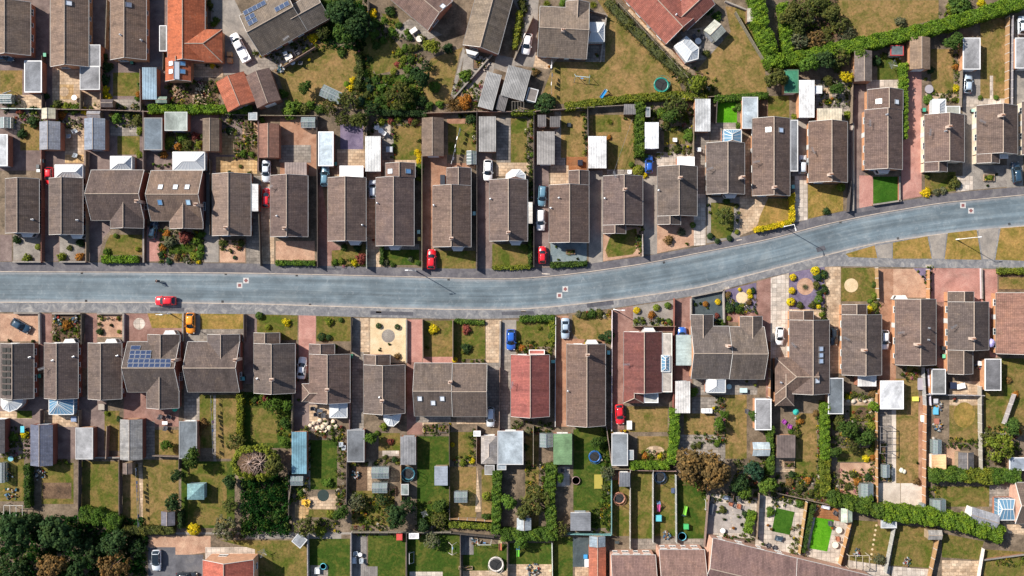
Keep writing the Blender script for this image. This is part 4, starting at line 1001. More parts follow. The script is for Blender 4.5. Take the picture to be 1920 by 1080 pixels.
def planter(px, py, wpx, dpx, base='timber raised bed of plants', col=(.25, .16, .1, 1), h=.4, rz=0, plants=True):
    o = spot('raised_bed', px, py, h, rz); w_, d = wpx*S/2, dpx*S/2; m = MB(); t = .08
    m.box(-w_, -d, 0, w_, -d+t, h); m.box(-w_, d-t, 0, w_, d, h); m.box(-w_, -d+t, 0, -w_+t, d-t, h); m.box(w_-t, -d+t, 0, w_, d-t, h); m.build('sides', MAT['timber'], o, color=col)
    m = MB(); m.box(-w_+t, -d+t, 0, w_-t, d-t, h-.08); m.build('soil', MAT['soil'], o)
    if plants:
        n = max(6, int(w_*d*16)); c = np.stack([rng.uniform(-w_*.85, w_*.85, n), rng.uniform(-d*.85, d*.85, n), rng.uniform(h, h+.2, n)], 1); q = clump_leaves(c, rng.uniform(.1, .25, n), 14, .14, np.array([0, 0, 0])); q = (*q[:3], np.repeat(rng.uniform(0, .99, n), 14), q[4]); link('plants', quads('plants', *q, MAT['bed_leaves']), o)
    reg(o, px, py, base, 'raised bed')
def slide(px, py, rz, c1, c2, base):
    o = spot('slide', px, py, .7, rz)
    m = MB(); m.add([(-.25, -1.1, .1), (.25, -1.1, .1), (.25, .5, 1.0), (-.25, .5, 1.0), (-.25, -1.1, .15), (.25, -1.1, .15), (.25, .5, 1.05), (-.25, .5, 1.05)], [(4, 5, 6, 7), (3, 2, 1, 0), (0, 1, 5, 4), (2, 3, 7, 6)])
    for sg in (-1, 1): m.bar((sg*.27, -1.1, .2), (sg*.27, .5, 1.12), .06, .16)
    m.build('chute', MAT['plastic'], o, color=c1)
    for sg in (-1, 1): m = MB(); m.bar((sg*.3, .55, 1.2), (sg*.3, 1.0, 0), .07); m.build('leg', MAT['plastic'], o, color=c2)
    m = MB(); [m.bar((-.3, .62+i*.1, .95-i*.25), (.3, .62+i*.1, .95-i*.25), .06) for i in range(4)]; m.build('ladder', MAT['plastic'], o, color=c2); reg(o, px, py, base, 'slide')
def swing(px, py, wpx, rz, col, base):
    o = spot('swing_frame', px, py, 1.4, rz); w_ = wpx*S/2; m = MB(); m.bar((-w_, 0, 2.0), (w_, 0, 2.0), .08); m.build('crossbar', MAT['plastic'], o, color=col)
    for sx in (-1, 1):
        for sy in (-1, 1): m = MB(); m.bar((sx*w_, 0, 2.0), (sx*w_*1.1, sy*.85, 0), .07); m.build('leg', MAT['plastic'], o, color=col)
    m = MB(); m.box(-.25, -.1, .5, .25, .1, .54); m.bar((-.22, 0, .52), (-.22, 0, 2), .02); m.bar((.22, 0, .52), (.22, 0, 2), .02); m.build('seat', MAT['plastic'], o, color=(.1, .25, .5, 1)); reg(o, px, py, base, 'swing')
def dryer(px, py, r=10, base='rotary clothes dryer with open arms'):
    o = spot('clothes_dryer', px, py, 1.8, 20); rm = r*S; m = MB(); m.bar((0, 0, 0), (0, 0, 1.8), .06); m.build('pole', MAT['steel'], o)
    for i in range(4):
        a = i*1.5708; m = MB(); m.bar((0, 0, 1.5), (rm*math.cos(a), rm*math.sin(a), 1.95), .05); m.build('arm', MAT['steel'], o)
    m = MB()
    for f in (.5, .75, 1):
        for i in range(4): m.bar((rm*f*math.cos(i*1.5708), rm*f*math.sin(i*1.5708), 1.5+.45*f), (rm*f*math.cos((i+1)*1.5708), rm*f*math.sin((i+1)*1.5708), 1.5+.45*f), .02)
    m.build('lines', MAT['steel'], o); reg(o, px, py, base, 'clothes dryer')
def washing(s, cols, base):
    (x0, y0), (x1, y1) = pts(s); a, b = P(x0, y0, 1.7), P(x1, y1, 1.7); o = empty('washing_line', (a.x, a.y, 0)); d = (b-a); d.z = 0; L = d.length; d /= L
    for t, nm in ((0, 'post'), (L, 'post')): m = MB(); m.bar((0, 0, 0), (0, 0, 1.9), .07); k = m.build(nm, MAT['steel'], o); k.location = d*t
    m = MB(); m.bar((0, 0, 1.75), (d.x*L, d.y*L, 1.75), .03); m.build('line', MAT['steel'], o)
    n = int(L/.8)
    if cols:
        for i in range(n):
            if random.random() < .3: continue
            t0, t1 = i*L/n+.05, (i+1)*L/n-.12; sw = random.uniform(-.25, .25); nx, ny = -d.y*sw, d.x*sw; hgt = random.uniform(.5, 1.0)
            m = MB(); m.add([(d.x*t0, d.y*t0, 1.75), (d.x*t1, d.y*t1, 1.75), (d.x*t1+nx, d.y*t1+ny, 1.75-hgt), (d.x*t0+nx, d.y*t0+ny, 1.75-hgt)], [(0, 1, 2, 3)]); q = m.build('hung_cloth', MAT['fabric'], o, color=random.choice(cols))
    reg(o, (x0+x1)/2, (y0+y1)/2, base, 'washing line')
def goal(px, py, wpx, rz, base='small white football goal'):
    o = spot('football_goal', px, py, .6, rz); w_ = wpx*S/2
    for sx in (-1, 1): m = MB(); m.bar((sx*w_, 0, 0), (sx*w_, 0, 1.2), .07); m.bar((sx*w_, 0, 1.2), (sx*w_, .8, 0), .06); m.build('post', MAT['upvc'], o)
    m = MB(); m.bar((-w_, 0, 1.2), (w_, 0, 1.2), .07); m.bar((-w_, .8, .03), (w_, .8, .03), .05); m.build('crossbar', MAT['upvc'], o); reg(o, px, py, base, 'goal')
def pergola(x0, y0, x1, y1, col, base, n=6, slats='v', name='pergola'):
    a, b = P(x0, y1, 2.2), P(x1, y0, 2.2); o = empty(name, ((a.x+b.x)/2, (a.y+b.y)/2, 0)); w_, l_ = (b.x-a.x)/2, (b.y-a.y)/2
    for sx in (-1, 1):
        for sy in (-1, 1): m = MB(); m.bar((sx*w_, sy*l_, 0), (sx*w_, sy*l_, 2.1), .1); m.build('post', MAT['timber'], o, color=col)
    for i in range(n+1):
        f = -1+2*i/n; m = MB(); m.bar((w_*f, -l_, 2.2), (w_*f, l_, 2.2), .07, .12) if slats == 'v' else m.bar((-w_, l_*f, 2.2), (w_, l_*f, 2.2), .07, .12); m.build('beam', MAT['timber'], o, color=col)
    m = MB(); [m.bar((-w_, sy*l_, 2.1), (w_, sy*l_, 2.1), .08, .12) for sy in (-1, 1)] if slats == 'v' else [m.bar((sx*w_, -l_, 2.1), (sx*w_, l_, 2.1), .08, .12) for sx in (-1, 1)]; m.build('rail', MAT['timber'], o, color=col)
    reg(o, (x0+x1)/2, (y0+y1)/2, base, 'pergola')
def heap(px, py, rpx, cols, base, n=40, name='rubble_heap', size=.4):
    """loose pile nobody could count"""
    b = P(px, py, .2); m = MB(); wood = any(k in base for k in ('timber', 'branches', 'stones', 'rocks'))
    for _ in range(n):
        a = random.uniform(0, 6.28); r_ = rpx*S*random.random()**.6; x, y = r_*math.cos(a), r_*math.sin(a); z = max(0, .5-r_*.25)*random.random(); q = Vector((random.uniform(-1, 1), random.uniform(-1, 1), random.uniform(-.2, .3))).normalized()*size*(random.uniform(.5, 1.6) if wood else random.uniform(.4, .9)); k = len(m.f); t = random.uniform(.12, .45)
        m.bar((x, y, z+.1), (x+q.x, y+q.y, z+.1+abs(q.z)*.4), random.uniform(.08, .3) if wood else t, random.uniform(.06, .2) if wood else t*.7)
        u = (random.random()*.999, random.uniform(.3, .8))
        for i in range(k, len(m.f)): m.uv[i] = [u]*4
    o = m.build(name, MAT['timber' if wood else 'clutter'], None, color=cols); o.location = (b.x, b.y, .03); o['kind'] = 'stuff'; reg(o, px, py, base, 'heap')
def rocks(s, col, base, n=1):
    for i, (px, py) in enumerate(pts(s)):
        def f():
            bm = MB(); r_ = random.Random(3); bm.lathe([(.02, 0), (.3, .02), (.42, .14), (.36, .3), (.18, .38), (.01, .4)], 9)
            bm.v = [(x*r_.uniform(.8, 1.2), y*r_.uniform(.8, 1.2), z) for x, y, z in bm.v]; return bm.mesh('rock', MAT['render_wall'], True)
        b = P(px, py, .2); o = link('rock', cached('rock', f), None, jit(col), (b.x, b.y, .02), random.uniform(0, 6)); o.scale = (random.uniform(.7, 1.3),)*3
        reg(o, px, py, base, 'rock', 'garden rocks')

# ---------------------------------------------------------------- street things
def lamp(px, py, rz, h=7.6, base='white street lamp post with a short arm'):
    b = P(px, py); o = empty('street_lamp', (b.x, b.y, .02), -R(rz))
    m = MB(); m.lathe([(.14, 0), (.13, 1.2), (.08, 1.3), (.06, h), (.01, h+.03)], 10); m.build('post', MAT['render_wall'], o, color=(.75, .75, .74, 1))
    m = MB(); m.tube([(0, 0, h-.05), (.25, 0, h+.05), (.75, 0, h+.08)], .045, 6); m.build('arm', MAT['render_wall'], o, color=(.75, .75, .74, 1))
    m = MB(); m.add([(.7, -.12, h+.02), (1.35, -.1, h+.05), (1.35, .1, h+.05), (.7, .12, h+.02), (.72, -.08, h+.16), (1.28, -.06, h+.15), (1.28, .06, h+.15), (.72, .08, h+.16)], [(3, 2, 1, 0), (4, 5, 6, 7), (0, 1, 5, 4), (1, 2, 6, 5), (2, 3, 7, 6), (3, 0, 4, 7)]); hd = m.build('lamp_head', MAT['render_wall'], o, color=(.72, .72, .72, 1))
    m = MB(); m.box(.78, -.07, h-.01, 1.25, .07, h+.025); m.build('lens', MAT['lamp_glass'], hd); reg(o, px, py, base, 'street lamp', 'street lamps along the road')
def marker(px, py, rz=45):
    b = P(px, py); o = empty('survey_marker', (b.x, b.y, -.088)); w_ = 5.2*S
    m = MB(); m.add([(-w_, -w_, 0), (w_, -w_, 0), (w_, w_, 0), (-w_, w_, 0)], [(0, 1, 2, 3)]); m.build('white_square', MAT['white_paint'], o)
    r_ = 4.0*S; m = MB(); m.add([(r_*math.cos(R(rz+90*i)), r_*math.sin(R(rz+90*i)), .005) for i in range(4)], [(0, 1, 2, 3)]); m.build('red_centre', MAT['red_paint'], o)
    reg(o, px, py, 'white painted square with dark red centre', 'road marking', 'painted squares on the road')
def drain(px, py, rz=0):
    b = P(px, py); o = empty('drain_grate', (b.x, b.y, -.09), -R(rz)); m = MB(); m.box(-.22, -.22, 0, .22, -.18, .02); m.box(-.22, .18, 0, .22, .22, .02); m.box(-.22, -.18, 0, -.18, .18, .02); m.box(.18, -.18, 0, .22, .18, .02); m.build('frame', MAT['iron'], o)
    m = MB(); [m.box(-.16+i*.08, -.18, 0, -.12+i*.08, .18, .012) for i in range(5)]; m.build('grate', MAT['iron'], o); reg(o, px, py, 'dark iron drain grate by the kerb', 'drain', 'drains along the kerb')
def skin_body(name, verts, edges, radii, mat, parent, root=0, color=None, sub=2):
    me = bpy.data.meshes.new(name); me.from_pydata(verts, edges, []); me.materials.append(MAT[mat])
    o = link(name, me, parent, color); md = o.modifiers.new('Skin', 'SKIN'); md.use_smooth_shade = True
    if not me.skin_vertices: 
        bpy.context.view_layer.objects.active = o
    lay = me.skin_vertices[0].data if me.skin_vertices else None
    if lay:
        for i, r_ in enumerate(radii): lay[i].radius = (r_, r_) if not hasattr(r_, '__len__') else r_; lay[i].use_root = (i == root)
    ss = o.modifiers.new('Sub', 'SUBSURF'); ss.levels = ss.render_levels = sub
    return o
def cyclist(px, py, head):
    b = P(px, py, .6); o = empty('bicycle', (b.x, b.y, -.1), -R(head))
    for y in (.52, -.52):
        m = MB(); m.tube([(0, y+.33*math.cos(i*.3142), .34+.33*math.sin(i*.3142)) for i in range(21)], .022, 6, False); wl = m.build('wheel', MAT['rubber'], o)
        m = MB(); [m.bar((0, y, .34), (0, y+.32*math.cos(i*.5236), .34+.32*math.sin(i*.5236)), .008) for i in range(12)]; m.lathe([(.03, 0), (.03, .02)], 8, (0, y, .33)); m.build('spokes', MAT['steel'], wl)
    m = MB(); bb, se, hd, ra, fa = (0, -.08, .3), (0, -.2, .82), (0, .36, .86), (0, -.52, .34), (0, .52, .34)
    for p, q in ((bb, se), (bb, hd), (se, hd), (bb, ra), (se, ra), (hd, fa)): m.bar(p, q, .035)
    m.build('frame', MAT['paint'], o, color=(.05, .05, .07, 1))
    m = MB(); m.bar((-.28, .40, 1.0), (.28, .40, 1.0), .03); m.bar((0, .36, .84), (0, .40, 1.0), .03); m.build('handlebar', MAT['dark_metal'], o)
    m = MB(); m.add([(-.09, -.34, .9), (.09, -.34, .9), (.02, -.04, .89), (-.02, -.04, .89), (-.08, -.34, .86), (.08, -.34, .86), (.02, -.04, .86), (-.02, -.04, .86)], [(0, 1, 2, 3), (7, 6, 5, 4), (0, 3, 7, 4), (1, 5, 6, 2), (0, 4, 5, 1), (2, 6, 7, 3)]); m.build('saddle', MAT['rubber'], o)
    m = MB(); m.bar((-.16, -.08, .14), (-.06, -.08, .14), .08, .025); m.bar((.06, -.08, .46), (.16, -.08, .46), .08, .025); m.bar((-.07, -.08, .14), (.07, -.08, .46), .025); m.build('pedals', MAT['dark_metal'], o)
    reg(o, px, py, 'dark bicycle ridden along the road', 'bicycle', None)
    p = empty('person', o.location, -R(head))
    V = [(0, -.2, .93), (0, -.12, 1.1), (0, .0, 1.28), (0, .08, 1.42), (0, .13, 1.5), (0, .17, 1.58), (0, .19, 1.70)]; rd = [.12, .11, .115, .10, .05, .085, .095]; E = [(i, i+1) for i in range(6)]
    def chain(start, ptsr):
        k = start
        for q, r_ in ptsr: V.append(q); rd.append(r_); E.append((k, len(V)-1)); k = len(V)-1
        return k
    for sg in (-1, 1):
        w_ = chain(3, [((sg*.2, .07, 1.4), .065), ((sg*.27, .2, 1.2), .05), ((sg*.25, .37, 1.06), .036), ((sg*.24, .41, 1.035), .034)])
        for k, L in enumerate((.075, .085, .08, .06)): chain(w_, [((sg*(.20+.022*k), .46, 1.035), .0095), ((sg*(.20+.022*k), .46+L*.25, 1.005), .009), ((sg*(.20+.022*k), .44, .985), .008)])
        chain(w_, [((sg*.205, .40, 1.0), .01), ((sg*.2, .43, .985), .009)])
        kz = .62 if sg < 0 else .84; fz = .19 if sg < 0 else .51
        chain(0, [((sg*.11, -.15, .9), .1), ((sg*.13, .2, kz), .062), ((sg*.12, -.03, fz+.1), .04), ((sg*.12, .0, fz), .038), ((sg*.12, .12, fz-.01), .035)])
    skin_body('body', V, E, rd, 'skin', p)
    jv = V[:4]; n0 = 4; je = [(0, 1), (1, 2), (2, 3)]; jr = [.175, .18, .2, .155]
    for sg in (-1, 1):
        a = len(jv); jv += [(sg*.2, .07, 1.4), (sg*.27, .2, 1.2), (sg*.255, .34, 1.08)]; je += [(3, a), (a, a+1), (a+1, a+2)]; jr += [.085, .068, .05]
    skin_body('jacket', jv, je, jr, 'fabric', p, color=(.035, .03, .035, 1))
    tv = [(0, -.2, .92)]; te = []; tr_ = [.17]
    for sg in (-1, 1):
        kz = .62 if sg < 0 else .84; fz = .19 if sg < 0 else .51; a = len(tv); tv += [(sg*.11, -.15, .9), (sg*.13, .2, kz), (sg*.12, -.03, fz+.12)]; te += [(0, a), (a, a+1), (a+1, a+2)]; tr_ += [.118, .078, .056]
    skin_body('trousers', tv, te, tr_, 'fabric', p, color=(.03, .035, .05, 1))
    m = MB(); m.lathe([(.128, -.03), (.13, .04), (.10, .11), (.01, .15)], 14, (0, .17, 1.70)); m.build('hair', MAT['hair'], p, True)
    m = MB(); m.add([(-.015, .275, 1.68), (.015, .275, 1.68), (0, .31, 1.645), (0, .28, 1.70)], [(0, 1, 2), (0, 2, 3), (1, 3, 2)]); m.build('nose', MAT['skin'], p)
    for sg in (-1, 1): m = MB(); m.lathe([(.001, -.012), (.012, 0), (.001, .012)], 8, (sg*.035, .272, 1.69)); m.build('eye', MAT['rubber'], p)
    for sg in (-1, 1): m = MB(); m.lathe([(.005, -.03), (.018, 0), (.005, .03)], 8, (sg*.098, .185, 1.67)); m.build('ear', MAT['skin'], p)
    m = MB(); m.box(-.025, .272, 1.62, .025, .28, 1.628); m.build('mouth', MAT['red_paint'], p)
    for sg in (-1, 1):
        fz = .19 if sg < 0 else .51; m = MB(); m.box(sg*.12-.045, -.06, fz-.05, sg*.12+.045, .19, fz+.03); m.build('shoe', MAT['rubber'], p)
    reg(p, px, py, 'person in dark clothes riding a bicycle along the road', 'person', None, True)
# ---------------------------------------------------------------- road, pavements, kerbs, land
def curve(s):
    q = pts(s); xs = np.arange(-160, 2081, 8.0); ys = np.interp(xs, [a for a, _ in q], [b for _, b in q])
    k = np.ones(9)/9; yp = np.pad(ys, 4, mode='edge'); return xs, np.convolve(yp, k, 'valid')
RU = curve('-160,510 0,510 240,511 480,513 660,517 780,520 870,523 960,524 1030,519 1100,511 1210,495 1310,475 1440,450 1552,420 1640,402 1765,381 1920,366 2080,352')
PU = curve('-160,491 0,491 480,494 620,499 780,502 860,504 960,503 1035,502 1100,495 1205,481 1330,459 1440,432 1515,411 1582,396 1637,385 1690,377 1797,360 1920,350 2080,338')
RL = curve('-160,566 0,566 300,566.5 480,569 697,576 800,578.5 870,580 960,579.5 1022,576 1135,564 1235,550 1310,539 1440,506 1552,477 1627,458 1672,451 1740,441 1837,430 1920,423 2080,412')
PL = curve('-160,585 0,585 480,589 700,595 860,598 960,597 1020,592 1072,587 1152,578 1185,572 1265,561 1357,543 1440,520 1500,507 1542,499.5 1577,499 1645,500 1745,502 1920,504 2080,506')
def ribbon(name, a, b, z, mat, desc):
    xs = a[0]; m = MB(); n = len(xs); vs_ = []; uv = []
    for x, y0, y1 in zip(xs, a[1], b[1]): vs_ += [P(x, y0)[:2]+(z,), P(x, y1)[:2]+(z,)]
    fs_ = [(2*i, 2*i+1, 2*i+3, 2*i+2) for i in range(n-1)]
    uvs = [[((xs[i+(j > 1)]-960)*S, (0 if j in (0, 3) else 1)) for j in range(4)] for i in range(n-1)]
    m.add(vs_, fs_, uvs); o = m.build(name, MAT[mat]); o['kind'] = 'structure'; reg(o, 960, 540, desc, name, None, True); return o
def off(c, d): return (c[0], c[1]+d)
m = MB(); m.add([(-420, -420, -.3), (420, -420, -.3), (420, 420, -.3), (-420, 420, -.3)], [(0, 1, 2, 3)]); o = m.build('terrain', MAT['terrain']); o['kind'] = 'structure'; reg(o, 960, 540, 'grassy open ground stretching beyond the gardens', 'ground', None, True)
ribbon('road', RU, RL, -.1, 'road', 'grey-blue worn asphalt road curving between the houses')
ribbon('pavement', off(PU, 0), off(RU, -1.4), .012, 'pavement', 'dark grey pavement along the upper edge of the road')
ribbon('pavement', off(RL, 1.4), off(PL, 0), .012, 'footway', 'pale worn grey pavement along the lower edge of the road')
for c, sg, d in ((RU, -1, 'upper'), (RL, 1, 'lower')):
    m = MB(); xs, ys = c; y2 = ys+sg*1.5; k = len(xs); v = []
    for x, a, b in zip(xs, ys, y2):
        p, q = P(x, a), P(x, b); v += [(p.x, p.y, -.12), (p.x, p.y, .02), (q.x, q.y, .02), (q.x, q.y, -.12)]
    m.add(v, [(4*i+j, 4*i+j+1, 4*i+j+5, 4*i+j+4) for i in range(k-1) for j in range(3)]); o = m.build('kerb', MAT['kerb']); o['kind'] = 'structure'; reg(o, 960, 540, f'pale stone kerb along the {d} edge of the road', 'kerb', None, True)
L1 = [(x, y) for x, y in zip(*PU)]; patch('garden_ground', [(-160, -160)] + L1 + [(2080, -160)], 0.0, label='bare earth and paving under the gardens above the road')
L2 = [(x, y) for x, y in zip(*PL)]; patch('garden_ground', L2 + [(2080, 1240), (-160, 1240)], 0.0, label='bare earth and paving under the gardens below the road')

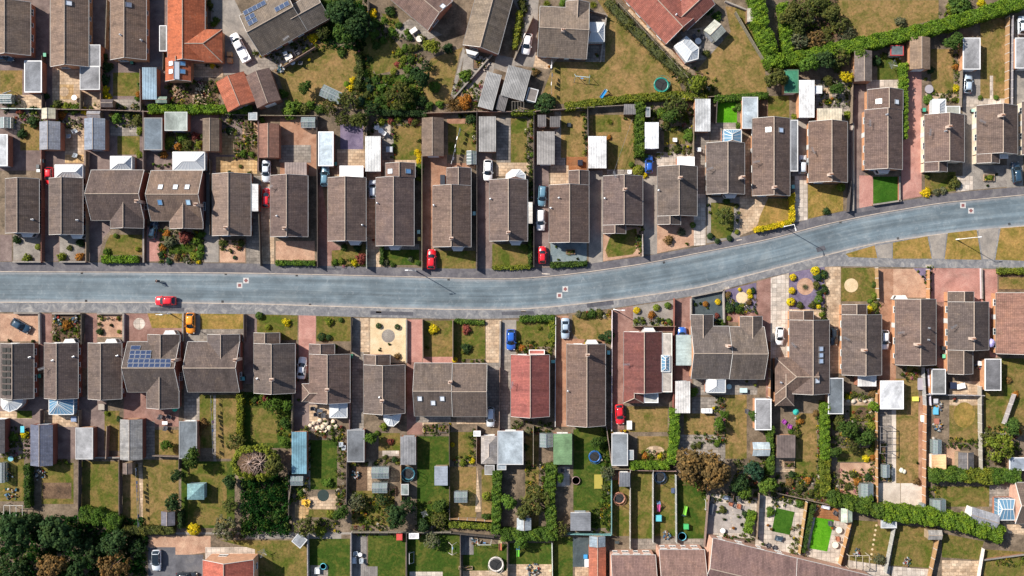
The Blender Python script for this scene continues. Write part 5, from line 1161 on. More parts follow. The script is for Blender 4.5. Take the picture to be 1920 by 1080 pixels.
# ---------------------------------------------------------------- patches of ground
PATCHES = '''
block_mauve 0 0 380 205
concrete 396 0 440 0 470 60 500 140 420 140 395 60
block_mauve 0 440 22 490
gravel_grey 25 440 75 489
block_mauve 78 270 112 490
gravel_grey 112 440 158 489
block_mauve 163 280 207 320 207 432 195 445 183 490 163 490
lawn_mix 207 440 266 440 266 478 192 478 200 452
block_pink 275 425 299 490
lawn_green 316 458 368 476
concrete 383 290 410 492
gravel_pink 412 450 460 492
slab_grey 462 330 491 495
slab_tan 490 330 514 495
gravel_pink 517 452 590 488
block_red 597 300 618 440 622 452 640 465 640 478 622 487 620 499 597 499
lawn_mix 622 470 642 468 650 458 686 458 686 500 622 498
slab_tan 688 310 714 501
slab_grey 716 458 786 468
lawn_green 716 468 786 497
block_orange 792 292 815 300 836 320 832 350 813 365 813 470 820 503 792 503
block_orange 813 293 838 345
lawn_mix 820 470 892 504
block_mauve 896 285 922 505
lawn_mix 923 458 996 499
block_mauve 1003 300 1029 501
slate_blue 1032 455 1100 491
concrete 1104 320 1130 494
gravel_pink 1131 426 1205 426 1205 478 1131 490
lawn_mix 1145 440 1192 428 1192 470 1186 477 1140 483 1135 470
concrete 1207 300 1232 477
gravel_pink 1232 415 1301 405 1301 460 1232 475
slab_pale 1301 363 1323 363 1323 459 1301 461
gravel_grey 1325 370 1387 370 1387 446 1325 456
lawn_mix 1333 380 1376 380 1376 430 1368 445 1345 448 1333 440
slab_tan 1387 368 1440 370 1432 395 1416 430 1387 442
lawn_gold 1440 372 1482 372 1482 418 1418 432 1425 405
slab_pale 1490 322 1514 412 1490 416
slab_pale 1491 322 1514 322 1514 411 1491 415
lawn_gold 1515 346 1581 346 1581 395 1515 410
block_mauve 1592 160 1622 160 1622 330 1612 395 1592 398
block_pink 1611 329 1637 329 1637 386 1611 392
turf 1637 331 1686 331 1686 376 1637 382
block_pink 1690 118 1728 118 1728 368 1690 375
lawn_mix 1734 322 1792 322 1792 358 1734 366
concrete 1805 128 1838 128 1838 200 1828 330 1805 330
slab_pale 1793 330 1824 330 1824 356 1793 360
gravel_grey 1824 310 1888 310 1888 350 1824 356
concrete 1888 290 1918 290 1918 350 1888 352
lawn_gold 1585 476 1640 460 1645 484 1592 482
lawn_gold 1674 455 1739 443 1747 485 1674 485
lawn_gold 1777 437 1831 431 1840 487 1771 486
lawn_gold 1876 428 2000 418 2000 492 1866 487
concrete 1642 461 1672 455.5 1672 484 1647 484
concrete 1742 443 1775 437.5 1769 485 1749 485
concrete 1834 431 1873 427 1864 486 1843 486
gravel_pink 0 588 72 640
block_red 75 588 97 690
soil 97 588 150 640
block_red 153 588 182 690
gravel_pink 183 590 230 632
block_red 233 588 345 645
lawn_gold 276 586 343 586 343 615 285 615
concrete 347 590 375 640
slab_grey 345 640 374 790
lawn_gold 376 588 456 617
slab_grey 375 617 456 640
block_mauve 458 590 481 720
lawn_mix 482 590 558 638
block_pink 560 591 592 700
block_mauve 548 700 600 808
lawn_mix 593 593 658 640
slab_grey 660 596 682 805
slab_tan 675 596 693 660
gravel_cream 694 597 762 680
block_pink 763 599 792 679
block_red 763 679 792 815
lawn_mix 794 601 848 669
block_pink 793 669 849 680
lawn_mix 850 604 910 673
slab_tan 911 600 940 680
slab_grey 911 680 940 800
concrete 942 600 968 665
slab_grey 937 665 957 808
lawn_mix 968 602 1040 650
block_orange 1042 592 1066 800
block_orange 1066 635 1148 645
lawn_dry 1073 590 1148 588 1148 636 1085 636 1073 625
block_red 1150 580 1187 574 1187 622 1170 622 1170 805 1150 805
gravel_grey 1187 574 1265 562 1265 612 1187 612
block_red 1187 612 1265 622
block_red 1266 562 1297 556 1297 730 1266 730
slate_dark 1298 557 1357 546 1357 604 1298 604
slate_purple 1360 544 1418 530 1418 586 1360 586
block_red 1360 586 1420 604
block_red 1419 528 1445 521 1445 745 1436 745 1436 640 1419 590
slab_pale 1445 521 1479 512 1479 672 1445 672
slate_purple 1480 511 1546 500 1546 580 1480 580
slab_tan 1480 580 1546 600
slab_tan 1547 500 1576 500 1576 700 1556 700
lawn_mix 1577 502 1646 502 1646 565 1577 565
block_orange 1647 504 1680 504 1680 716 1647 716
gravel_pink 1675 504 1718 504 1735 520 1745 558 1675 558
slate_purple 1712 503 1745 503 1745 555 1735 525
block_pink 1746 503 1843 503 1843 566 1746 566
block_red 1757 566 1782 690
block_pink 1843 505 1870 505 1870 670 1856 670
soil 1872 504 2000 504 2000 545 1872 545
lawn_dry 1873 520 2000 520 2000 542 1873 542
block_mauve 60 0 96 105
block_mauve 166 0 206 90
tarmac 281 0 308 125
lawn_dry 0 132 42 178
slab_tan 98 125 150 205
slab_yellow 112 158 138 186
slab_tan 152 170 188 205
lawn_mix 212 136 262 180
slab_grey 198 186 262 208
slab_tan 357 115 418 145
soil 314 152 410 198
slab_tan 28 178 78 203
lawn_dry 520 135 545 108 600 80 670 95 668 165 640 200 540 190 528 160
slab_grey 455 112 510 100 570 80 585 88 530 122 505 135
lawn_green 590 0 680 0 670 80 610 70
lawn_mix 690 75 735 70 755 95 750 130 705 140 688 110
lawn_mix 715 25 745 30 760 70 745 72
lawn_dry 808 110 870 88 862 100 842 195 780 200 775 160 800 130
slab_grey 740 55 768 35 830 65 800 75 760 75
lawn_green 700 140 780 210
lawn_mix 668 60 700 205
soil 850 150 905 205
concrete 868 88 862 115 842 190 850 190 872 95
gravel_grey 870 100 930 120 905 190 860 190
concrete 960 0 1010 0 1005 110 1000 126 960 122 985 40
concrete 931 102 968 110 962 140 925 128
slab_tan 1004 104 1050 104 1030 130 1000 125
lawn_dry 1040 116 1100 116 1140 30 1120 0 1140 0 1180 60 1260 130 1290 190 1050 195 1010 195
slab_grey 1104 20 1136 25 1134 116 1098 116
slab_tan 1177 20 1190 8 1268 90 1297 122 1289 135
slab_grey 1275 60 1345 45 1360 85 1320 112 1300 115
lawn_dry 1360 12 1400 16 1432 110 1440 190 1320 185 1308 130 1370 60
lawn_dry 1570 0 1760 0 1760 35 1600 75 1560 60
soil 1480 0 1570 0 1570 75 1485 95
block_mauve 0 207 480 320
lawn_dry 38 232 75 282
slab_tan 122 235 158 302
slab_yellow 122 290 157 306
lawn_mix 220 253 262 290
slab_grey 207 236 262 255
soil 300 250 380 285
slab_yellow 405 294 482 326
slab_yellow 412 250 440 290
soil 440 260 484 300
gravel_pink 455 222 484 262
block_orange 525 222 593 330
slab_grey 524 272 583 305
slate_purple 638 233 681 280
slab_tan 632 280 684 330
slab_pale 700 231 732 260
slab_grey 714 256 738 300
lawn_mix 738 236 790 300
slab_tan 716 300 790 312
block_orange 792 290 838 300
lawn_mix 840 230 892 290
block_orange 838 222 893 232
block_orange 839 306 893 316
slab_grey 931 220 957 330
lawn_mix 958 222 988 305
slab_tan 930 305 995 330
slab_grey 1040 210 1060 320
lawn_dry 1052 208 1097 296
deck 1062 294 1100 320
slab_tan 1032 310 1066 347
lawn_dry 1105 215 1190 215 1190 318 1140 318 1138 255 1105 255
lawn_mix 1112 218 1165 218 1165 248 1112 248
slab_grey 1138 318 1190 330
lawn_mix 1245 245 1285 270
slab_pale 1232 285 1302 330
slab_grey 1300 230 1330 362
slab_grey 1332 230 1392 270
turf_bright 1344 192 1382 230
slab_tan 1420 230 1410 370 1398 370 1396 270
soil 1390 185 1440 185 1440 225 1390 225
lawn_mix 1440 180 1480 180 1480 222 1440 222
slab_grey 1530 150 1600 225
slab_tan 1545 165 1560 190
concrete 1484 220 1516 330
lawn_green 1645 108 1690 103 1690 148 1645 150
slab_pale 1624 150 1690 170
lawn_dry 1745 92 1788 92 1788 175 1775 185 1755 180 1745 150
slab_tan 1735 175 1800 190
lawn_dry 1838 42 1893 25 1893 185 1838 185
slab_pale 1805 185 1893 200
slab_pale 1856 142 1862 185
concrete 1902 40 2000 40 2000 200 1902 200
block_mauve 0 745 200 860
slab_tan 0 771 60 785
lawn_green 32 770 60 784
slab_tan 75 770 145 800
lawn_mix 0 858 45 940
lawn_mix 78 868 138 945
soil 80 905 134 935
soil 446 845 512 892
lawn_mix 150 865 222 970
lawn_dry 196 770 224 845
lawn_dry 230 870 260 985
slab_tan 259 868 266 868 273 984 266 984
lawn_dry 268 862 335 985
block_red 232 735 335 800
lawn_dry 288 806 335 855
slab_grey 268 790 290 860
lawn_mix 374 740 402 840
slab_grey 400 740 406 866
lawn_dry 405 740 450 860
lawn_green 340 865 440 990
lawn_mix 352 870 425 985
lawn_green 455 735 545 840
lawn_mix 470 765 520 830
lawn_green 580 825 632 825 632 918 580 918
slab_tan 560 935 632 925 630 955 590 960 575 950
slab_yellow 553 945 582 955 572 975 553 970
lawn_mix 580 955 627 955 627 970 577 970
slab_grey 575 810 582 920
soil 655 866 690 925
lawn_mix 660 920 740 985
slab_tan 689 865 697 920
lawn_mix 710 812 750 845
slab_pale 717 845 748 855
lawn_green 782 818 842 985
lawn_dry 842 875 893 970
lawn_mix 842 810 888 862
slab_tan 895 874 902 960 891 960
lawn_dry 903 880 925 970
slab_tan 580 760 617 790
slab_grey 780 780 845 792
slab_tan 792 792 820 810
slab_tan 856 780 910 795
lawn_dry 985 815 1010 990
lawn_green 1075 805 1147 990
lawn_green 1080 800 1128 845
slab_pale 1045 875 1068 912
lawn_dry 1174 762 1252 810
lawn_dry 1195 818 1253 865
lawn_mix 1148 900 1180 1005
lawn_mix 1183 882 1223 1012
lawn_mix 1227 882 1267 1005
lawn_green 1270 900 1324 1010
slab_grey 1183 1010 1320 1030
lawn_dry 1282 775 1340 815
slab_grey 1298 745 1345 775
slab_grey 1272 815 1360 870
lawn_dry 1360 740 1400 860
slab_grey 1300 710 1420 740
lawn_dry 1492 775 1532 890
lawn_mix 1485 860 1530 895
slab_tan 1455 855 1490 885
soil 1535 750 1560 960
lawn_mix 1593 748 1640 790
slab_tan 1575 745 1640 760
gravel_pink 1575 868 1640 930
lawn_mix 1570 840 1640 866
lawn_dry 1678 710 1722 920
lawn_dry 1700 680 1722 780
pale 1672 768 1680 915
slab_grey 1650 768 1672 915
pale 1647 906 1688 960
pale 1689 906 1730 960
block_orange 1722 742 1735 912
lawn_dry 1780 760 1835 830
slab_tan 1780 715 1845 760
gravel_pink 1770 835 1800 880
lawn_dry 1846 733 1920 735 1920 815 1846 850
lawn_mix 1842 672 2000 672 2000 800 1845 800
lawn_mix 1753 912 1860 950
slab_grey 1855 910 1900 950
slab_tan 1875 970 2000 985 2000 1010 1890 1000
gravel_grey 330 998 660 1002
concrete 455 998 640 998 640 1010 455 1010
gravel_pink 278 1005 395 1005 395 1035 278 1050
slab_pale 385 1026 492 1026 492 1062 385 1062
tarmac 278 1026 329 1026 329 1100 278 1100
tarmac 329 1040 381 1040 381 1100 329 1100
lawn_mix 412 1013 575 1013 575 1100 480 1100 478 1030
lawn_green 580 1010 656 1010 656 1100 580 1100
slab_grey 582 1060 615 1100
deck_grey 660 1004 688 1062
deck_grey 660 1062 708 1100
lawn_green 690 1004 760 1004 760 1100 708 1100 708 1062 690 1062
lawn_green 764 1002 862 1002 862 1100 764 1100
slab_pale 768 1072 830 1100
lawn_green 868 1020 950 1020 950 1076 868 1076
deck_grey 864 1004 888 1040
slab_tan 868 1070 950 1100
lawn_green 955 1018 1034 1018 1034 1058 955 1058
slab_tan 950 1058 1034 1100
lawn_green 1038 1006 1074 1006 1074 1100 1038 1100
slate_dark 1074 1008 1104 1063
slab_tan 1078 1063 1104 1100
slab_pale 1325 925 1420 935 1420 1010 1325 1005
gravel_light 1330 940 1408 950 1408 1000 1325 1000
slab_pale 1424 928 1510 942 1495 1045 1415 1030
turf 1455 952 1490 960 1481 1003 1447 996
deck 1516 945 1580 955 1575 978 1512 968
slab_pale 1510 968 1590 980 1578 1060 1502 1040
turf_bright 1529 970 1564 975 1551 1034 1517 1028
deck 1590 980 1595 982 1580 1060 1573 1058
lawn_mix 1600 975 1672 980 1662 1060 1588 1050
lawn_mix 1680 985 1755 990 1742 1065 1670 1060
lawn_mix 1766 1000 1845 1015 1835 1050 1766 1045
slab_tan 1766 1050 1835 1052 1830 1100 1766 1100
lawn_mix 1848 1030 2000 1040 2000 1100 1840 1100
slab_pale 1590 1050 1670 1062 1665 1100 1590 1090
slab_pale 1672 1062 1745 1068 1740 1100 1670 1100
'''
for ln in PATCHES.strip().splitlines():  # soil patch under the two bare conifers stands in for shade below them
    t = ln.split(); v = list(map(float, t[1:])); vg = min(v[::2]) >= 1580 and 418 <= min(v[1::2]) and max(v[1::2]) <= 492; patch(t[0], list(zip(v[::2], v[1::2])), .022 if vg else None)
for k, c in (('slab_pale', circ(261, 607, 11)), ('gravel_grey', circ(728, 630, 12.5)), ('gravel_cream', circ(1391, 558, 11)), ('gravel_pink', circ(1510, 537, 16)), ('gravel_cream', circ(1596, 535, 13)), ('water', circ(606, 929, 11)), ('slab_tan', circ(120, 172, 9)), ('lawn_dry', circ(1512, 828, 16, 24, 38)), ('slab_tan', circ(1228, 846, 18, 20, 10)), ('soil', circ(1616, 775, 12)), ('lawn_gold', circ(1808, 778, 20, 24, 24))):
    patch(k, c)

# ---------------------------------------------------------------- houses
T_DK, T_BR, T_OR, T_RD, T_PK, T_MV, T_TN = (.090, .073, .068), (.132, .094, .080), (.35, .105, .05), (.17, .055, .045), (.40, .10, .085), (.19, .125, .105), (.182, .132, .104)
Hs = {}
def hs(key, row, label, pieces, **k): Hs[key] = House(row, label, pieces, **k); return Hs[key]
hs('T1', 'T', 'brown tiled bungalow cut by the left edge at the top corner', ['-17 4 57 104 v'], tint=T_TN, lm='top-left corner bungalow')
hs('T2', 'T', 'long brown bungalow with a grey flat-roofed garage joined at its lower right', ['95 -30 166 125 v'], tint=T_TN, wall=BRICK_O, lm='bungalow with joined flat garage')
hs('T3', 'T', 'long brown bungalow with orange brick side left of the orange-roofed house', ['207 -40 274 112 v'], tint=T_TN, wall=BRICK_O, lm='bungalow left of orange roof')
hs('T4', 'T', 'bungalow with bright orange tiled roof, hipped wing and blue rooflights', ['314 -40 384 115 v', '352 55 417 117 h B nA'.replace('h B nA', 'h B nA ng'), '310 108 358 152 v nA ng'], tint=T_OR, wall=BRICK_O, mat='roof_tile_smooth', lm='orange-roofed house at top')
hs('T5', 'T', 'tilted brown house with solar panels on its upper slope', ['-52 -43 46 43 h', '30 -13 94 43 h nA'], tint=(.15, .12, .10), center=(515, 42), rot=-29, lm='tilted house with solar panels')
hs('T7', 'T', 'tilted bungalow with plain mauve roof at the top edge', ['-75 -36 46 36 h'], tint=T_MV, center=(790, 0), rot=40, mat='roof_tile_smooth', lm='mauve-roofed house at top')
hs('T8', 'T', 'tilted long brown bungalow with pale left slope at the top edge', ['-34 -66 34 62 v'], tint=(.17, .14, .11), center=(917, 33), rot=15, lm='tilted pale-sloped bungalow at top')
hs('T9', 'T', 'square brown house with upper gable and white conservatory beside dry lawn', ['-46 -50 46 44 h', '2 -62 46 -4 v nB'], tint=(.175, .145, .122), center=(1056, 64), rot=3, lm='square house by dry lawn')
hs('T10', 'T', 'tilted house with red tiled roof and white conservatory at the top', ['-84 -38 36 38 h', '-4 -80 44 -8 v nB'], tint=(.255, .095, .075), wall=BRICK_O, center=(1252, 30), rot=47, mat='roof_tile_smooth', lm='red-roofed house at top')
U = lambda k, label, p, **kw: hs(k, 'U', label, p, **kw)
U('U1', 'dark brown bungalow with red-brown end wall', ['10 335 73 437 v'], tint=(.114, .088, .078), wall=BRICK_D)  # vignette darkening put into the tile tint of the leftmost roofs here
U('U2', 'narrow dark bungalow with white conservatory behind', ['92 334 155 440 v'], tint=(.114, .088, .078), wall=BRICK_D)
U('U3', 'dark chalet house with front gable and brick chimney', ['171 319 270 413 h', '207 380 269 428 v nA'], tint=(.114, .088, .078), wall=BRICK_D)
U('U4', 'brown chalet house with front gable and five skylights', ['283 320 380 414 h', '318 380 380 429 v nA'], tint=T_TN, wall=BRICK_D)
U('U5', 'brown bungalow with ribbed lean-to along its right side', ['398 326 470 442 v'], tint=T_TN)
U('U6', 'brown bungalow with ribbed pergola roof behind', ['507 329 577 444 v'], tint=T_BR)
U('U7', 'brown bungalow with plain white flat canopy behind', ['615 333 686 452 v'], tint=T_BR)
U('U8', 'long brown bungalow with rear wing and two skylights', ['705 333 776 461 v', '723 306 778 333 v nB'], tint=T_BR)
U('U9', 'brown bungalow with narrow rear wing on orange paving', ['812 348 883 463 v', '838 315 883 348 v nB'], tint=T_BR)
U('U10', 'brown bungalow with striped lean-to and small white conservatory', ['918 337 989 452 v'], tint=T_BR)
U('U11', 'brown bungalow behind blue slate front garden', ['1030 347 1104 455 v', '1067 320 1104 347 v nB'], tint=T_BR)
U('U12', 'brown bungalow with stepped front and rounded front lawn', ['1131 330 1205 422 v', '1131 422 1173 438 v nA'], tint=T_BR)
U('U13', 'brown bungalow with stepped front and pink gravel garden', ['1233 312 1307 405 v', '1233 405 1276 421 v nA'], tint=T_BR)
U('U14', 'brown bungalow with chimney on its right edge', ['1325 268 1396 364 v'], tint=T_BR, wall=BRICK_O)
U('U15', 'brown bungalow with two skylights and grey annex', ['1411 222 1481 367 v'], tint=T_BR, wall=BRICK_O)
U('U16', 'brown bungalow with cream striped rear lean-to', ['1517 228 1589 342 v'], tint=T_BR, wall=BRICK_O)
U('U17', 'long brown bungalow behind bright green front lawn', ['1622 206 1692 318 v', '1627 168 1693 206 v nB'], tint=T_BR, wall=BRICK_O)
U('U18', 'brown bungalow with stepped front and white rear conservatory', ['1734 215 1808 304 v', '1734 304 1776 322 v nA'], tint=T_BR, wall=(.6, .5, .38, 1))
U('U19', 'brown bungalow with stepped front behind grey gravel garden', ['1832 198 1908 289 v', '1832 289 1874 306 v nA'], tint=T_BR, wall=(.6, .5, .38, 1))
U('U20', 'brown bungalow cut by the right edge', ['1917 190 1990 290 v'], tint=T_BR, wall=(.6, .5, .38, 1))
B = lambda k, label, p, **kw: hs(k, 'B', label, p, **kw)
B('B1', 'dark bungalow with black solar panels and fan conservatory', ['1 644 63 747 v'], tint=T_DK, wall=BRICK_D)  # left-hand roofs below the road: tile tint darkened to carry the vignette
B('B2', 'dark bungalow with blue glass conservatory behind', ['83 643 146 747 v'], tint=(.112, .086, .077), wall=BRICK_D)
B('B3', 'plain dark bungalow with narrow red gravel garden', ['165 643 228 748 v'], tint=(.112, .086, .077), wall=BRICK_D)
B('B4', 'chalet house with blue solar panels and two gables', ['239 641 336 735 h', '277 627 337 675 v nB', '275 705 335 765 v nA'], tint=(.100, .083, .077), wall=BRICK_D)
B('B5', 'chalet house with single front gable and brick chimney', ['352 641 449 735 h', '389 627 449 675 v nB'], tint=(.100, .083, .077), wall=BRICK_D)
B('B6', 'brown bungalow with stepped front and silver car beside', ['476 644 553 737 v', '476 624 524 644 v nB'], tint=T_BR)
B('B7', 'brown bungalow with stepped front and small side wing', ['580 664 656 755 v', '580 645 627 664 v nB', '566 720 608 753 h A nB'], tint=T_BR)
B('B8', 'brown bungalow with stepped front behind cream gravel garden', ['682 684 759 775 v', '682 665 731 684 v nB'], tint=T_BR)
B('B9', 'semi-detached brown pair with three skylights', ['777 681 848 780 h', '848.6 682 913 781 h'], tint=(.122, .098, .088), name='semi_detached_house')
B('B10', 'bungalow with bright pinkish red roof', ['958 665 1030 781 v'], tint=(.255, .085, .078), mat='roof_tile_smooth')
B('B11', 'long brown bungalow beside orange driveway', ['1063 645 1135 798 v'], tint=T_BR)
B('B12', 'bungalow with dark red roof and blue roof lantern', ['1170 622 1241 736 v', '1169 735 1207 756 v B nA'], tint=(.145, .055, .047), mat='roof_tile_smooth')
B('B13', 'semi-detached brown pair with two front gables', ['1296 612 1367 710 h', '1367.6 613 1433 711 h', '1296 590 1337 634 v nB', '1388 593 1429 636 v nB'], tint=(.138, .112, .099), wall=BRICK_O, name='semi_detached_house')
B('B14', 'large brown bungalow with hipped wing and four skylights', ['1481 600 1555 738 v', '1481 583 1525 600 v nB', '1453 670 1530 740 h A nB ng', '1453 700 1489 761 v B nA ng'], tint=T_BR, wall=BRICK_O)
B('B15', 'brown bungalow with stepped front and white rear canopy', ['1579 590 1653 703 v', '1579 571 1625 590 v nB'], tint=T_BR, wall=BRICK_O)
B('B16', 'plain brown bungalow above a flat white garage', ['1679 561 1755 684 v'], tint=T_BR, wall=BRICK_O)
B('B17', 'brown bungalow with rear wing on pink paving', ['1778 566 1854 656 v', '1778 547 1826 566 v nB', '1778 656 1824 701 v nA'], tint=T_BR, wall=BRICK_O)
B('B18', 'pinkish brown bungalow cut by the right edge', ['1868 549 1960 663 v'], tint=(.19, .108, .09), wall=BRICK_O)
hs('C1', 'C', 'house with orange roof and pale orange gable wall at the bottom left', ['380 1050 475 1180 v'], tint=(.38, .115, .085), wall=(.52, .28, .17, 1), eave=4.8, mat='roof_tile_smooth', name='house', lm='orange-roofed house at bottom')
hs('C3', 'C', 'brown roofed house pair with pale orange rear wall at the bottom', ['1146 1041 1229 1170 h'], tint=(.182, .118, .106), wall=BRICK_P, eave=5.0, mat='roof_tile_smooth', name='house', lm='left brown house at bottom')
hs('C4', 'C', 'brown roofed house pair beside white framed rear windows at the bottom', ['1236 1031 1321 1170 h'], tint=(.182, .118, .106), wall=BRICK_P, eave=5.0, mat='roof_tile_smooth', name='house', lm='right brown house at bottom')
hs('C5', 'C', 'tilted brown terrace stretching along the bottom edge', ['-82 -50 80 50 h', '80.5 -50 230 50 h'], tint=(.182, .118, .106), wall=BRICK_P, center=(1405, 1077), rot=13.5, eave=5.0, mat='roof_tile_smooth', name='terraced_house', lm='tilted terrace at bottom')
hs('C6', 'C', 'brown house with blue glass conservatory in the lower right corner', ['1904 905 1990 982 h'], tint=T_BR, wall=BRICK_P, name='house', lm='corner house at lower right')

Hs['T2'].annex(150, 125, 187, 168, tint=(.23, .23, .24), rim=(.5, .5, .5, 1)); Hs['T2'].annex(166, 84, 188, 124.6, tint=(.23, .23, .24), rim=(.5, .5, .5, 1))
Hs['T5'].annex(-78, -14, -52.5, 14, h=2.8, tint=(.22, .15, .11))
Hs['U15'].annex(1482, 225, 1496, 321, tint=(.19, .20, .22))
Hs['B12'].annex(1242, 625, 1260, 735, tint=(.42, .38, .34), rim=(.7, .66, .6, 1)); Hs['B12'].annex(1208, 737, 1234, 755, tint=(.42, .42, .40), rim=(.8, .8, .8, 1))
Hs['B10'].annex(992, 656, 1021, 664.4, h=2.5, tint=(.36, .12, .1), rim=(.8, .75, .72, 1))
Hs['U5'].annex(471, 345, 484, 396, 'rh', tint=(.55, .55, .56), rim=(.8, .8, .8, 1)); Hs['U10'].annex(990, 379, 998, 419, 'rh', tint=(.72, .68, .62), rim=(.8, .8, .8, 1))
Hs['U6'].annex(534, 305, 575, 328.6, 'rv', tint=(.30, .24, .22), rim=(.6, .55, .5, 1)); Hs['U7'].annex(637, 311, 681, 332.5, 'flat', tint=(.80, .80, .80), rim=(.8, .8, .8, 1)); Hs['U16'].annex(1532, 204, 1578, 227.6, 'rv', tint=(.60, .54, .42), rim=(.75, .7, .6, 1))
Hs['U13'].annex(1270, 294, 1302, 311.4, 'flat', tint=(.8, .8, .8), rim=(.8, .8, .8, 1)); Hs['U18'].annex(1774, 199, 1800, 214.6, 'flat', tint=(.30, .31, .28)); Hs['U19'].annex(1875, 289.5, 1890, 297, 'flat', tint=(.6, .6, .6))
Hs['B15'].annex(1608, 704, 1643, 724, 'rv', tint=(.66, .64, .62), rim=(.8, .8, .8, 1)); Hs['B13'].annex(1268, 628, 1296, 685, 'rh', tint=(.36, .44, .44), rim=(.6, .6, .6, 1)); Hs['T4'].annex(299, 48, 312.5, 96, 'flat', tint=(.24, .23, .22))
def rectc(h, x0, y0, x1, y1, ridge, glass='polycarb', **k): Hs[h].conservatory([(x0, y0), (x1, y0), (x1, y1), (x0, y1)], ridge, glass, **k)
rectc('U2', 103, 309, 155, 333.5, [(117, 322), (142, 322)]); rectc('U3', 207, 293, 247, 318, [(222, 306), (233, 306)]); rectc('U4', 324, 285, 384, 319, [(342, 302), (366, 302)], 'polycarb')
rectc('B2', 92, 748, 138, 777, [(108, 748), (108, 757)], 'blue_glass'); rectc('B13', 1325, 711, 1360, 736, [(1343, 712), (1343, 724)])
rectc('B7', 618, 756, 651, 783, [(634, 757), (634, 769)], 'polycarb'); rectc('U14', 1357, 243, 1390, 267, [(1373, 252), (1373, 262)], 'blue_glass')
rectc('U18', 1749, 186, 1773, 214, [(1761, 196), (1761, 214)]); rectc('C6', 1872, 936, 1903, 975, [(1880, 955), (1900, 955)], 'blue_glass')
Hs['B1'].conservatory([(2, 748), (42, 748), (41, 758), (32, 767), (18, 772), (6, 767), (2, 760)], [(15, 754)]); Hs['B8'].conservatory([(719, 776), (752, 776), (748, 790), (738, 799), (728, 798), (720, 788)], [(733, 780)])
Hs['U10'].conservatory([(948, 336), (985, 336), (985, 327), (975, 318), (960, 318), (949, 327)], [(966, 330)])
rectc('T9', 1103, 42, 1133, 78, [(1108, 60), (1122, 60)]); Hs['T10'].conservatory([(1264, 87), (1287, 68), (1310, 90), (1309, 110), (1287, 116)], [(1280, 80), (1297, 98)])
Hs['B12'].conservatory([(1240, 666), (1256, 666), (1256, 697), (1240, 697)], [(1248, 672), (1248, 691)], 'blue_glass', eave=2.7, rise=.5)
rectc('T4', 318, 112, 329, 152, [(323, 114), (323, 150)], 'polycarb', eave=3.6, rise=.15) if False else None

for k, v in {'U3': '256 377', 'U5': '423 427', 'U6': '533 428', 'U9': '846 447', 'U10': '953 436', 'U12': '1172 355', 'U13': '1276 333', 'U14': '1393 332', 'U15': '1453 351', 'U16': '1558 327', 'U18': '1781 237', 'U19': '1880 216', 'B4': '325 676', 'B5': '441 675', 'B6': '509 712', 'B7': '613 731', 'B8': '716 752', 'B9': '844 717', 'B11': '1102 666', 'B13': '1367 649', 'B15': '1622 657', 'B16': '1722 646', 'B17': '1825 635', 'U4': '367 383', 'T9': '1056 56'}.items(): Hs[k].chimney(*map(float, v.split()))
for k, v in {'U1': '62 412', 'U2': '146 413', 'U7': '680 422', 'U8': '708 381', 'U9': '814 385', 'U10': '920 373', 'U11': '1033 390 1048 371', 'U12': '1134 372', 'U13': '1235 357', 'B1': '57 670', 'B2': '139 669 100 676', 'B3': '221 667', 'B8': '712 745', 'T3': '227 66 266 76', 'U6': '520 405', 'T10': '1268 28', 'B12': '1212 738', 'B14': '1464 717', 'B16': '1741 615 1740 637', 'B11': '1065 733', 'B6': '483 710', 'U17': '1662 215', 'U18': '1772 246'}.items():
    q = list(map(float, v.split())); [Hs[k].flue(a, b) for a, b in zip(q[::2], q[1::2])]
for k, v in {'U6': '509 352', 'U12': '1151 329', 'U14': '1328 318', 'U15': '1415 305', 'U16': '1520 284', 'U17': '1626 233', 'U18': '1738 250', 'B14': '1484 646', 'B15': '1582 634', 'B16': '1684 623', 'B17': '1782 611', 'T5': '540 75', 'B17': '1782 612', 'B2': '85 690', 'B10': '960 720', 'B12': '1173 682', 'U19': '1835 230'}.items(): Hs[k].aerial(*map(float, v.split()))
WH, BL = (.8, .82, .85, 1), (.12, .28, .5, 1)
for k, x, y, c in [('U4', 301, 351, WH), ('U4', 329, 351, WH), ('U4', 351, 351, WH), ('U4', 300, 379, BL), ('U4', 353, 379, (.4, .6, .75, 1)), ('U8', 732, 321, WH), ('U8', 765, 321, BL), ('U15', 1441, 243, WH), ('U15', 1464, 244, (.55, .65, .8, 1)), ('U17', 1648, 190, WH), ('U17', 1681, 191, WH), ('B9', 787, 747, WH), ('B9', 812, 755, WH), ('B9', 829, 747, WH),
    ('B14', 1539, 654, (.5, .6, .75, 1)), ('B14', 1539, 666, (.5, .6, .75, 1)), ('B14', 1539, 677, (.5, .6, .75, 1)), ('B14', 1532, 714, WH), ('T7', 830, 12, WH), ('T4', 342, 119, BL), ('T4', 342, 134, BL), ('T4', 321, 119, WH), ('T4', 321, 134, WH), ('T2', 129, 6, WH), ('T3', 241, 9, (.2, .22, .28, 1))]: Hs[k].skylight(x, y, c)
Hs['T4'].skylight(331, 132, (.8, .82, .84, 1), 3.6, 1.1)
for r_, (x0, x1, y0, y1, nc) in enumerate([(246, 263, 648, 656.5, 2), (243.5, 284, 658, 664.5, 4), (242.5, 283.5, 665.5, 672.5, 4), (240, 321, 673.5, 681, 8), (239.5, 320.5, 682, 689, 8)]):
    for i in range(nc): Hs['B4'].solar(x0+(i+.5)*(x1-x0)/nc, (y0+y1)/2, 1.0, .86)
for i in range(8):
    for j in range(2): Hs['B1'].solar(9+j*8.2, 656+i*11.5, .86, 1.25, True)
